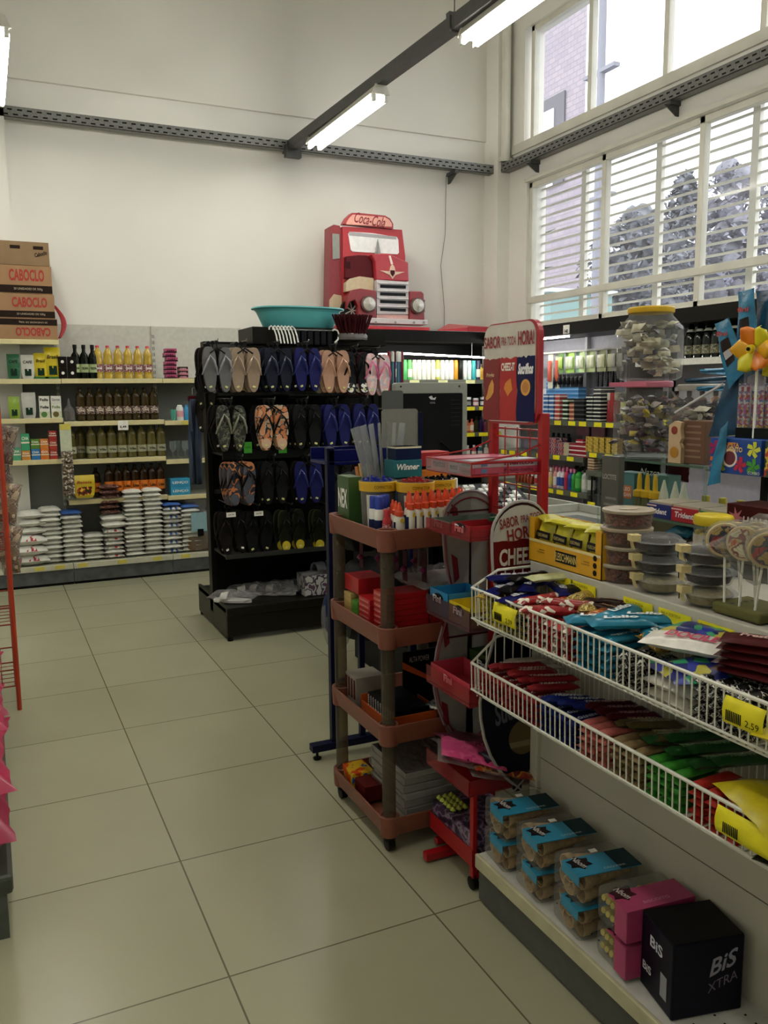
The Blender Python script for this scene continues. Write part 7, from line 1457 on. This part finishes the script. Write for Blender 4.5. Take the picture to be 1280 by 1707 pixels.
# ================================================================== GLASS DISPLAY UNIT ON THE COUNTER
GL = clear('green_tinted_glass', (.88, .95, .90), .06, .04); GEDGE = clear('glass_edge', (.45, .62, .52), .7, .1)
t = thing('glass_display', 'glass shelved display standing on the checkout counter, holding candy jars', 'display shelf', (1.65, -.2, .886))
def gsh(x0, x1, y0, y1, z): s = obj('glass_shelf', MB().box((x0, y0, z-.006), (x1, y1, z)), GL, t, smooth=False); obj('polished_edge', MB().box((x0-.0015, y0, z-.0065), (x0-.0003, y1, z+.0005)), GEDGE, s, smooth=False)
gsh(1.50, 1.80, -.06, .44, 1.25); gsh(1.50, 1.8, -.9, -.07, 1.245); gsh(1.32, 1.48, -.9, .03, 1.104)
for x, y in ((1.505, .43), (1.505, -.065), (1.795, .43), (1.505, -.9), (1.795, -.9)): obj('glass_upright', MB().box((x-.003, y-.004, .886), (x+.003, y+.004, 1.25)), GL, t, smooth=False)
for x, y in ((1.325, .02), (1.325, -.3), (1.325, -.88)): obj('glass_upright', MB().box((x-.002, y-.003, .886), (x+.002, y+.003, 1.098)), GL, t, smooth=False)
text('Nazca', (1.4985, .17, 1.215), YN, ZU, .09, .022, C('9aa89c'), t, shear=.3)
# square jars
def toyjar(x, y, z, w_, h, lidc, label, cols, seed):
    q = thing('candy_jar', label, 'jar', (x, y, z)); w2 = w_/2
    prof = [(w2*.8, z), (w2*.98, z+h*.04), (w2*1.0, z+h*.12), (w2*1.0, z+h*.72), (w2*.74, z+h*.88), (w2*.74, z+h*.94)]
    m = MB(); vs = []; n = 24
    for r, zz in prof:
        for i in range(n): a = 2*PI*i/n; e = .62 if zz < z+h*.8 else .9; vs.append((x+r*math.copysign(abs(math.cos(a))**e, math.cos(a)), y+r*math.copysign(abs(math.sin(a))**e, math.sin(a)), zz))
    fs = [(j*n+i, j*n+(i+1) % n, (j+1)*n+(i+1) % n, (j+1)*n+i) for j in range(len(prof)-1) for i in range(n)]+[list(range(n))[::-1]]
    m.add(vs, fs); obj('jar_body', m, GLASS, q)
    obj('lid', MB().lathe([(w2*.8, z+h*.92), (w2*.82, z+h*.935), (w2*.82, z+h*.985), (w2*.78, z+h), (0, z+h)], 28, (x, y, 0)), C(lidc, .35), q)
    R = random.Random(seed)
    for c_ in cols:
        m = MB()
        for i in range(26):
            k0 = len(m.v); s_ = R.uniform(.012, .022); px, py, pz = x+R.uniform(-.8, .8)*w2, y+R.uniform(-.8, .8)*w2, z+.02+R.uniform(0, .68)*h
            m.pillow(s_*2.6, s_*1.5, s_*.9, i, crimp=.2, wr=.3, n=5).rot(Matrix.Translation((px, py, pz)) @ Matrix.Rotation(R.uniform(0, 6), 4, 'Z') @ Matrix.Rotation(R.uniform(-1.5, 1.5), 4, 'X'), k0)
        tagp(obj('wrapped_sweets', m, C(c_, .3), q), kind='stuff')
    return q
J1 = toyjar(1.60, .30, 1.515, .19, .245, 'd8b020', 'upper clear jar with yellow lid, full of pale wrapped toys', ['b8b49c', '8c8874', 'd0ccb0', '6c6c74'], 1)
J2 = toyjar(1.60, .30, 1.251, .20, .262, 'c8788c', 'lower clear jar with pink lid, full of maroon and yellow sweets', ['5c3038', '8c8490', 'b8a830', '3c2428', 'a8a098'], 2)
obj('red_label', MB().box((1.498, .355, 1.43), (1.5, .375, 1.475)), C('a82830'), J2, smooth=False)
obj('pink_tape', MB().box((1.505, .21, 1.495), (1.507, .39, 1.51)), C('c86c84'), J2, smooth=False)
t3 = toyjar(1.68, .13, 1.251, .2, .25, 'a8a8a0', 'clear jar of dark wrapped candy beside the pink-lidded jar', ['3c3c34', '7c7c70', 'c8c4b0', '50242a'], 3)
q = thing('biscuit_figure_box', 'cream card box printed with a smiling biscuit bear beside the brown carton', 'box', (1.54, .08, 1.251))
DY = yx(1127, 1.52)-.05
obj('card', MB().prism([(.075, 1.251), (.02, 1.251), (.02, 1.30), (.028, 1.315), (.02, 1.33), (.026, 1.36), (.022, 1.38), (.05, 1.385), (.075, 1.37)], 0, 1.52, 1.535).rot(Matrix.Translation((0, DY, 0))), C('d0b890', .5), q, smooth=False)
obj('round_print', MB().prism(circ(.048, 1.285, .018), 0, 1.5185, 1.52).rot(Matrix.Translation((0, DY, 0))), C('b8862c', .5), q, smooth=False); obj('cap_print', MB().prism(circ(.05, 1.355, .013), 0, 1.5185, 1.52).rot(Matrix.Translation((0, DY, 0))), C('8c3020', .5), q, smooth=False)
q = carton(.1, .1, .135, mat('brown_kraft', hexc('6a4c38'), .7), name='kraft_carton', face='x')
for i in range(6): obj('printed_line', MB().box((-.0508, -.035+.004*(i % 2), .02+.019*i), (-.0502, .035-.005*(i % 3), .026+.019*i)), C('8c705c'), q, smooth=False)
put(q, (1.585, yx(1160, 1.54), 1.251), 'brown kraft carton with rows of print under the blue pouches')
# things on the counter under the glass
def cw(w_, d, h, col, x, y, z, label, word=None, wc='e0e0e0', wz=.6, wh=.15, band=None, extra=None):
    q = carton(w_, d, h, C(col, .4), word, C(wc), name='hair_oil_box' if 'teal' in label else 'carton', face='x', wz=wz, wh=wh, band=band)
    if extra: extra(q)
    put(q, (x, y, z), label); return q
def _ex(q):
    for i in range(9): obj('printed_line', MB().box((-.0127, -.035, .06+.022*i), (-.0122, .035-.008*(i % 3), .068+.022*i)), C('8c9088'), q, smooth=False)
cw(.024, .085, .38, '5c6058', 1.415, .252, .886, 'tall narrow grey carton at the left end of the glass display', 'LOCTITE', 'b0b4ac', .82, .045, extra=_ex)
def _ex(q): obj('orange_square', MB().box((-.0308, -.032, .13), (-.0302, .032, .175)), C('c87440'), q, smooth=False); text('OLEO', (-.0312, 0, .163), YN, ZU, .05, .014, C('e8d8c8'), q, bold=.03); text('ARGAN', (-.0312, 0, .143), YN, ZU, .06, .014, C('e8d8c8'), q, bold=.03)
cw(.06, .085, .22, '4c7c80', 1.565, .325, .98, 'teal box with an orange square, first of two under the jars', extra=_ex)
cw(.06, .085, .215, '5a8888', 1.63, .235, .98, 'teal box behind the yellow-tipped glue bottles', band=(.3, .5, '8cb0ac') if 0 else None)
obj_ = obj('display_step', MB().box((1.50, -.9, .886), (1.78, .42, .98)), C('2c302c', .4), smooth=False); tagp(obj_, 'dark step inside the glass display, under the glue bottles', 'display step')
yt = thing('instant_glue', 'x', 'bottle'); obj('body', MB().lathe([(.018, 0), (.019, .05), (.014, .06)], 12), C('5c6440', .3), yt); obj('cap', MB().lathe([(.021, .055), (.021, .075), (.009, .08), (.008, .115), (.005, .135), (0, .136)], 12), C('d8b428', .4), yt)
for k in range(3): put(yt, (1.53, .25-.0375*k, 1.07), 'yellow-nozzled glue bottle in the glass display, %s of three' % ('left', 'middle', 'right')[k], 'yellow nozzled glue')
wt = thing('instant_glue', 'x', 'bottle'); obj('body', MB().lathe([(.018, 0), (.019, .045), (.014, .055)], 12), C('a8a89c', .3), wt); obj('cap', MB().lathe([(.018, .05), (.014, .075), (.008, .1), (.003, .12), (0, .121)], 12), C('c8d0bc', .4), wt)
for k in range(3): put(wt, (1.53, (.135, .085, .048)[k], 1.07), 'white-nozzled glue bottle in the glass display, %s of three' % ('left', 'middle', 'right')[k], 'white nozzled glue')
put(cart(.05, .30, .088, '50503c'), (1.53, .14, .9805), 'olive card box under the nozzled glue bottles')
cw(.02, .055, .17, 'c8c428', 1.47, .21, .885, 'small bright yellow card standing in front of the glue bottles', 'cola', '505010')
sb2 = named(bottle([(.022, 0), (.024, .005), (.024, .08), (.012, .11), (.011, .15)], mat('dark_sauce_glass', hexc('241410'), .1), (.013, .13, .16, C('b0a030')), (.015, .06, C('8c8878'))), 'sauce_bottle', 'bottle')
for k in range(7): put(sb2, (1.64, .06-.07*k, .981), 'dark sauce bottle with yellow neck behind the glue bottles', 'dark sauce bottles')
for k in range(7): q = named(bottle([(.02, 0), (.023, .005), (.023, .07), (.02, .08)], C(('3c3430', '8c7c50', 'a89868')[k % 3], .3), (.022, .08, .10, C('b8a448')), None), 'spice_jar', 'jar') if k < 3 else None; (put(q, (1.56, -.20-.055*k, .981), 'small spice jar with a mustard cap right of the sauce bottles, %s' % ('left', 'middle', 'right')[k]) if q else None)
my = yx(1128, 1.66); q = thing('maroon_pouch', 'dark maroon bag under the glass shelf behind the white nozzles', 'bag', (1.66, my, 1.2)); obj('bag', MB().pillow(.07, .1, .04, 4).rot(Matrix.Translation((1.66, my, 1.205)) @ Matrix.Rotation(PI/2, 4, 'Y')), C('5c1828', .3), q); obj('hang_strip', MB().box((1.655, my-.01, 1.22), (1.66, my+.01, 1.243)), C('4c1824'), q)
# gum boxes
for k, (c_, cn, y, w_) in enumerate((('24387c', 'blue', -.062, .098), ('a82834', 'red', -.165, .104), ('1c7034', 'green', -.267, .098))):
    q = carton(.13, w_, .042, C(c_, .35), 'Trident', C('e8e8f0'), name='gum_box', face='x', wh=.4, ww=.7, sh=.15); obj('cream_lid', MB().box((-.06, -w_/2+.003, .042), (.065, w_/2-.003, .048)), C('b8b09c'), q, smooth=False); obj('light_stripe', MB().box((-.0655, w_*.1, .034), (-.0648, w_/2, .038)), C('e0c0c0'), q, smooth=False)
    put(q, (1.39, y, 1.105), '%s gum box in the row on the glass shelf' % cn)
q = carton(.12, .19, .075, C('54181c', .35), 'HALLS', C('d8c8c8'), name='lozenge_box', face='x', wh=.35, ww=.42, sh=.1, wz=.45); obj('spiky_print', MB().prism([((.028 if i % 2 else .01)*math.cos(i*PI/7)+.062, (.028 if i % 2 else .01)*math.sin(i*PI/7)+.04) for i in range(14)], 0, -.0612, -.0604), C('b86c74'), q, smooth=False)
put(q, (1.385, -.412, 1.105), 'dark maroon lozenge box with a pink burst, right of the gum boxes')
put(carton(.12, .19, .07, C('5c1c22', .35), name='lozenge_box', face='x'), (1.385, -.605, 1.105), 'second maroon lozenge box at the right edge of the glass shelf')
for k, (c_, cn) in enumerate((('2c7c98', 'teal'), ('6c2c50', 'purple'), ('2c6c88', 'blue'), ('246c80', 'deep teal'), ('8c3450', 'pink'))): put(flat(c_, .09, .06, .035, seed=k, wr=.3), (1.37, -.05-.035*k, .99+.03*(k % 3)), '%s sweets packet in the compartment below the gum boxes' % cn, rz=k)
tagp(obj('display_step', MB().box((1.33, -.88, .886), (1.47, .01, .985)), C('2c302c', .4), smooth=False), 'dark step under the gum boxes carrying loose sweets packets', 'display step')
# pinwheel box, tubes, blue pouches
q = carton(.14, .18, .10, C('1c4c9c', .35), name='pinwheel_box', face='x')
def petals(cy, cz, col, r=.022):
    for i in range(5):
        a = i*2*PI/5+.3; obj('petal_print', MB().prism([(cy, cz), (cy+r*math.cos(a-.1), cz+r*math.sin(a-.1)), (cy+r*1.1*math.cos(a+.4), cz+r*1.1*math.sin(a+.4)), (cy+r*.6*math.cos(a+.9), cz+r*.6*math.sin(a+.9))], 0, -.0712, -.0704), C(col, .4), q, smooth=False)
for cy, cz, c_ in ((.07, .07, 'a02060'), (.066, .03, 'e06820'), (.045, .028, 'd8d040'), (-.02, .028, 'c02848'), (-.065, .025, '48a038'), (-.065, .072, 'd8e048')): petals(cy, cz, c_)
obj('ring_print', MB().prism(circ(.015, .045, .026), 0, -.0716, -.0712), C('e8e4e0'), q, smooth=False); obj('ring_inner', MB().prism(circ(.015, .045, .02), 0, -.072, -.0716), C('6c3038'), q, smooth=False)
text('CHUPETA', (-.0725, .018, .083), YN, ZU, .07, .012, C('e8a030'), q, bold=.04); text('CATAVENTO', (-.0725, .018, .070), YN, ZU, .095, .014, C('e8c890'), q, bold=.04); text('COMBO', (-.0715, -.07, .008), YN, ZU, .04, .008, PAPER, q)
put(q, (1.50, -.238, 1.246), 'blue box printed with coloured pinwheels on the glass shelf')
put(carton(.14, .2, .10, print_mat('pinwheel_side', ['305c3c', 'b83830', 'd8c040', '243c30'], 25), name='pinwheel_box', face='x'), (1.50, -.44, 1.246), 'green and red box right of the blue pinwheel box')
PW = [C('e0a818', .35), C('d87818', .35), C('d8d020', .35)]
def pinwheel(x, y, z, label, x_=1.44):
    q = thing('pinwheel', label, 'pinwheel', (x, y, 1.35)); obj('stick', MB().lathe([(.0035, 1.347), (.0035, z+.0)], 8, (x+.012, y, 0)), WHITE, q)
    for i in range(6):
        a0 = i*PI/3
        def fn(u, v): r = .008+.058*v; w_ = a0+(u-.5)*1.35*max(.1, 1-(max(0, v-.55)/.45)**2.2)**.5; return (x-.002-.022*math.sin(u*PI*.9)*v, y+r*math.cos(w_), z+r*math.sin(w_))
        b_ = obj('blade', MB().grid(7, 7, fn), PW[i % 3], q); b_.modifiers.new('t', 'SOLIDIFY').thickness = .0012
    h_ = obj('hub', MB().lathe([(.013, x-.012), (.011, x-.022), (0, x-.024)], 14, (0, y, z), axis=0), C('e0c820', .3), q); obj('pin', MB().lathe([(.0055, x-.024), (.005, x-.028), (0, x-.029)], 10, (0, y, z), axis=0), BLACK, h_)
p = atx(1258, 582, 1.46); pinwheel(1.46, p.y, p.z, 'yellow and orange pinwheel in front of the window, at the right edge')
p2_ = atx(1300, 590, 1.5); pinwheel(1.5, p2_.y, p2_.z, 'second pinwheel cut off by the right edge of the picture')
BEAD = print_mat('sugar_beads', ['a84858', 'd8c840', 'c8c8c8', '5878a8', 'b05c90'], 160, kind='vor')
for k, px in enumerate((1245, 1268, 1236, 1258, 1279)):
    p = atx(px, 660, 1.50+.02*(k > 1)); q = thing('candy_tube', 'tall clear tube of coloured sugar beads under the pinwheels, %s' % ('front left', 'front right', 'back left', 'back middle', 'back right')[k], 'candy tube', (p.x, p.y, 1.347), 'sugar bead tubes'); b_ = 1.347
    obj('beads', MB().lathe([(.0085, b_), (.0085, 1.50-.02*(k % 2))], 12, (p.x, p.y, 0)), BEAD, q); obj('tube', MB().lathe([(.0105, b_), (.0105, 1.60)], 12, (p.x, p.y, 0)), clear('thin_tube', (.95, .95, .97), .1), q); obj('blue_ring', MB().lathe([(.011, 1.535), (.011, 1.56)], 12, (p.x, p.y, 0)), C('6478b0'), q)
t = thing('tube_box', 'open dark box holding the bead tubes above the pinwheel box', 'box', (1.53, -.3, 1.346)); obj('box_body', MB().box((1.47, -.53, 1.346), (1.56, -.20, 1.375)), C('1c2420', .4), t, smooth=False)
BLP = mat('blue_film', hexc('2c7ca4'), .25, var=.25, scale=20, bump=.5, bscale=50); BLD = mat('deep_blue_film', hexc('1c4864'), .25, var=.3, scale=20, bump=.5, bscale=50)
def pouch_px(pts, X_, th_, m_, label, wordp=None):
    P = [atx(x, y, X_) for x, y in pts]; c = sum(P, Vector())/len(P); q = thing('sour_candy_pouch', label, 'candy pouch', tuple(c))
    a, b = P[0], P[1]; d, e = P[3], P[2]
    def fn(sg):
        def f(u, v):
            p0 = a.lerp(b, u).lerp(d.lerp(e, u), v); return (p0.x-sg*th_*math.sin(PI*u)**.6*math.sin(PI*v)**.4+.003*math.sin(9*v+4*u), p0.y, p0.z)
        return f
    m = MB().grid(8, 12, fn(1)).grid(8, 12, fn(-1)); obj('film', m, m_, q)
    if wordp:
        m2 = MB(); f = fn(1)
        cl = MB().grid(6, 6, lambda u, v: (lambda r: (r[0]-.0015, r[1], r[2]))(f(.25+.5*u, .32+.4*v))); obj('clear_window', cl, C('3a3430', .3), q)
        w0 = f(.5, .22); text('fini', (w0[0]-.003, w0[1], w0[2]), YN, ZU, .04, .014, C('b03c30'), q, bold=.03)
        obj('white_print', MB().grid(4, 3, lambda u, v: (lambda r: (r[0]-.0025, r[1], r[2]))(f(.3+.4*u, .5+.12*v))), C('b8bcc0', .4), q)
    return q
pouch_px([(1230, 487), (1258, 480), (1262, 620), (1228, 640)], 1.52, .01, BLP, 'tall upright blue candy pouch just left of the pinwheel', 1)
pouch_px([(1260, 485), (1295, 482), (1295, 640), (1262, 620)], 1.56, .01, BLD, 'dark blue candy pouch at the right edge behind the pinwheel')
pouch_px([(1191, 540), (1216, 529), (1243, 618), (1214, 650)], 1.50, .01, BLP, 'tilted blue candy pouch left of the upright one', 1)
pouch_px([(1215, 615), (1250, 600), (1232, 725), (1180, 728)], 1.53, .012, BLD, 'dark blue candy pouch slanting down behind the pinwheel box')
pouch_px([(1200, 715), (1215, 700), (1200, 805), (1178, 810)], 1.42, .006, BLP, 'narrow blue film strip hanging past the pinwheel box')
pouch_px([(1165, 615), (1230, 612), (1232, 628), (1168, 622)], 1.55, .006, BLP, 'blue candy pouch sticking out sideways, uppermost')
pouch_px([(1140, 632), (1230, 625), (1232, 640), (1142, 638)], 1.56, .006, BLD, 'dark blue candy pouch sticking out sideways, middle')
pouch_px([(1160, 645), (1232, 640), (1230, 652), (1162, 652)], 1.57, .006, BLP, 'blue candy pouch sticking out sideways, lowest')
tagp(obj('silver_stick', MB().tube([tuple(atx(1125, 688, 1.50)), tuple(atx(1205, 640, 1.52))], .004, 6), C('c8ccd0', .2)), 'thin silver stick pointing down left from the blue pouches', 'stick')
t = thing('pouch_holder', 'clear holder the blue pouches stand in, behind the pinwheel box', 'holder', (1.57, -.12, 1.246)); obj('bin', MB().box((1.58, -.26, 1.2465), (1.66, -.10, 1.40)), GLASS, t, smooth=False); obj('holder_base', MB().box((1.58, -.26, 1.2462), (1.66, -.10, 1.25)), C('34505c'), t, smooth=False)

# ================================================================== LEFT EDGE: ORANGE RACK AND BAGS
OR = mat('orange_painted_steel', hexc('b03a1c'), .4)
t = thing('orange_rack', 'orange tubular wire rack of snack bags at the left edge', 'rack', (-.6, 2.45, 0))
for x, y in ((-.414, 2.265), (-.414, 2.66), (-.95, 2.265), (-.95, 2.66)): obj('post', MB().lathe([(.0105, 0), (.0105, 1.75)], 12, (x, y, 0)), OR, t)
for z in (.12, .42, .78, 1.1, 1.42):
    m = MB().tube([(-.414, 2.265, z), (-.414, 2.66, z), (-.95, 2.66, z), (-.95, 2.265, z)], .004, 6, closed=True).tube([(-.414, 2.265, z+.08), (-.414, 2.66, z+.08), (-.95, 2.66, z+.08), (-.95, 2.265, z+.08)], .004, 6, closed=True)
    for i in range(7): y = 2.265+.066*i; m.tube([(-.414, y, z+.08), (-.414, y, z), (-.95, y, z)], .0022, 5)
    for i in range(9): x = -.414-.067*i; m.tube([(x, 2.66, z+.08), (x, 2.66, z), (x, 2.265, z), (x, 2.265, z+.08)], .0022, 5)
    obj('wire_basket', m, C('8c3424', .4), t)
SB = [print_mat('brown_snack', ['5c4030', '8c6c54', '3c281c', 'a89078'], 24), print_mat('tan_snack', ['8a6a4c', 'a88c6c', '5c4430', 'c8b498'], 24), print_mat('dark_snack', ['1c1814', '3c2c24', '0c0c0c', '54443c'], 24)]
sp = []
for k, m_ in enumerate(SB):
    q = thing('snack_bag', 'x', 'snack bag'); obj('bag', MB().pillow(.24, .17, .07, k, crimp=.08, wr=.35).rot(Matrix.Rotation(-PI/2, 4, 'Y')), m_, q); obj('film', MB().pillow(.25, .18, .075, k+4, crimp=.1, wr=.4).rot(Matrix.Rotation(-PI/2, 4, 'Y')), FILM, q); sp.append(q)
bags = [(.95, 2.72, 1.28, 0, 'highest bag beside the tea boxes'), (1, 2.80, 1.12, 1, 'second bag from the top'), (1, 2.74, .98, 0, 'bag below the tea shelf'), (0, 2.82, .83, 1, 'bag level with the orange-label oils'), (1, 2.73, .70, 1, 'bag level with the top of the sacks'), (0, 2.78, .58, 0, 'lowest brown bag'), (2, 2.50, .50, 2, 'x')]
for k, (px, py, Yq, mt, lab) in enumerate(((26, 740, 2.78, 0, 'highest, beside the tea boxes'), (30, 790, 2.84, 0, 'second from the top'), (32, 835, 2.78, 1, 'third from the top'), (38, 870, 2.82, 1, 'fourth from the top'), (34, 905, 2.76, 1, 'just above the lowest'), (44, 925, 2.86, 1, 'lowest'))):
    p = aty(px-12, py, Yq); put(sp[mt], (p.x-.02, Yq, p.z), 'brown snack bag hanging behind the orange post, %s' % lab, 'snack bags behind the post', rot=(.2*(-1)**k, .1, .3*(-1)**k+.9), scale=.8)
for k, (x, y, z, mt, lab) in enumerate(((-.52, 2.42, .22, 2, 'dark snack bag in the lowest basket but one of the orange rack'), (-.53, 2.36, .53, 1, 'tan snack bag in the middle basket of the orange rack'), (-.54, 2.4, .64, 2, 'black snack bag over the middle basket of the orange rack'), (-.53, 2.4, .90, 0, 'brown snack bag in the fourth basket of the orange rack'), (-.53, 2.4, 1.22, 1, 'tan snack bag in the upper basket of the orange rack'), (-.53, 2.46, 1.52, 0, 'brown snack bag in the top basket of the orange rack'))): put(sp[mt], (x, y, z), lab, rot=(.1, .2, .4*(-1)**k))
t = thing('bag_rail', 'thin orange rail holding the hanging snack bags behind the post', 'rail', (-.46, 2.8, 1.5)); obj('rail', MB().tube([(-.47, 2.67, 1.45), (-.47, 2.92, 1.45), (-.47, 2.92, .5), (-.47, 2.67, .5)], .004, 6), OR, t); obj('clip', MB().box((-.475, 2.80, 1.43), (-.46, 2.82, 1.46)), OR, t)
t = thing('low_gondola', 'dark grey low gondola base at the bottom left corner', 'shelf unit', (-.9, 1.2, 0)); obj('plinth', MB().box((-1.3, .42, 0), (-.505, 2.1, .13)), mat('dark_green_grey_plinth', hexc('4c524c'), .4, var=.1), t, smooth=False); obj('rounded_edge', MB().box((-1.3, .41, .13), (-.487, 2.1, .185)), C('3c4038', .4), t, smooth=False, bevel=.012)
PW_ = mat('pink_sack_film', hexc('a8284c'), .3, var=.15, scale=10); WW = mat('white_sack_top', hexc('d8d4c8'), .35)
def psack(k):
    q = thing('feed_sack', 'x', 'sack'); obj('bag', MB().pillow(.5, .38, .15, k, crimp=.05, wr=.2), PW_, q); obj('white_panel', MB().pillow(.34, .3, .145, k, crimp=.04, wr=.18, c=(-.02, 0, .012)), WW, q); return q
ps = [psack(1), psack(2)]
for k, (y, z, rz) in enumerate(((.70, .187, 1.57), (.74, .31, 1.62), (1.22, .187, 1.5), (1.24, .31, 1.57), (1.72, .187, 1.6), (1.70, .31, 1.55))): put(ps[k % 2], (-.663, y, z), 'pink and white sack on the low gondola, %s' % ('nearest pile, lower', 'nearest pile, upper', 'middle pile, lower', 'middle pile, upper', 'furthest pile, lower', 'furthest pile, upper')[k], 'pink sacks', rz=rz)

# drop builders that were never placed
for o in list(bpy.data.objects):
    if o.parent is None and (o.get('label') == 'x' or (o.type == 'EMPTY' and o.get('label') is not None and '_' in o.get('label') and ' ' not in o.get('label')) or (o.type == 'EMPTY' and o.get('label') == 'bottle')):
        for ch in list(o.children_recursive): bpy.data.objects.remove(ch)
        bpy.data.objects.remove(o)
# things that share a description: say which one by its place in the row or the pile
def scr(o):
    p = o.location-CAM; d = p.dot(_fw); return (p.dot(_r2)/d, p.dot(_u2)/d) if d > .05 else (9, 9)
ORD = ['', 'second', 'third', 'fourth', 'fifth', 'sixth', 'seventh', 'eighth', 'ninth', 'tenth', 'eleventh', 'twelfth', 'thirteenth', 'fourteenth', 'fifteenth', 'sixteenth', 'seventeenth', 'eighteenth', 'nineteenth', 'twentieth']
def hor(i, n): return 'leftmost' if i == 0 else ('rightmost' if i == n-1 else ORD[min(i, 19)]+' from left')
def ver(i, n): return 'bottom' if i == 0 else ('top' if i == n-1 else ORD[min(i, 19)]+' up')
SAME = {}
for o in bpy.data.objects:
    if o.parent is None and o.get('group') and o.get('label'): SAME.setdefault(o['label'], []).append(o)
for lb, L in SAME.items():
    if len(L) < 2: continue
    L.sort(key=lambda o: o.location.z); lev = []
    for o in L:
        if lev and o.location.z-lev[-1][0] < .011: lev[-1][1].append(o)
        else: lev.append((o.location.z, [o]))
    for i, (_, row) in enumerate(lev):
        row.sort(key=lambda o: scr(o)[0])
        for j, o in enumerate(row):
            if len(lev) == 1: s = hor(j, len(row))
            elif len(row) == 1: s = ver(i, len(lev))
            else: s = (ver(i, len(lev))+' layer, ').replace(' up layer', ' layer up')+hor(j, len(row))
            new = lb+', '+s
            if len(new.split()) > 16 and len(lev) > 1 and len(row) > 1: new = lb+', layer %d, ' % (i+1)+hor(j, len(row)).replace(' from left', '')
            if len(new.split()) <= 16: o['label'] = new
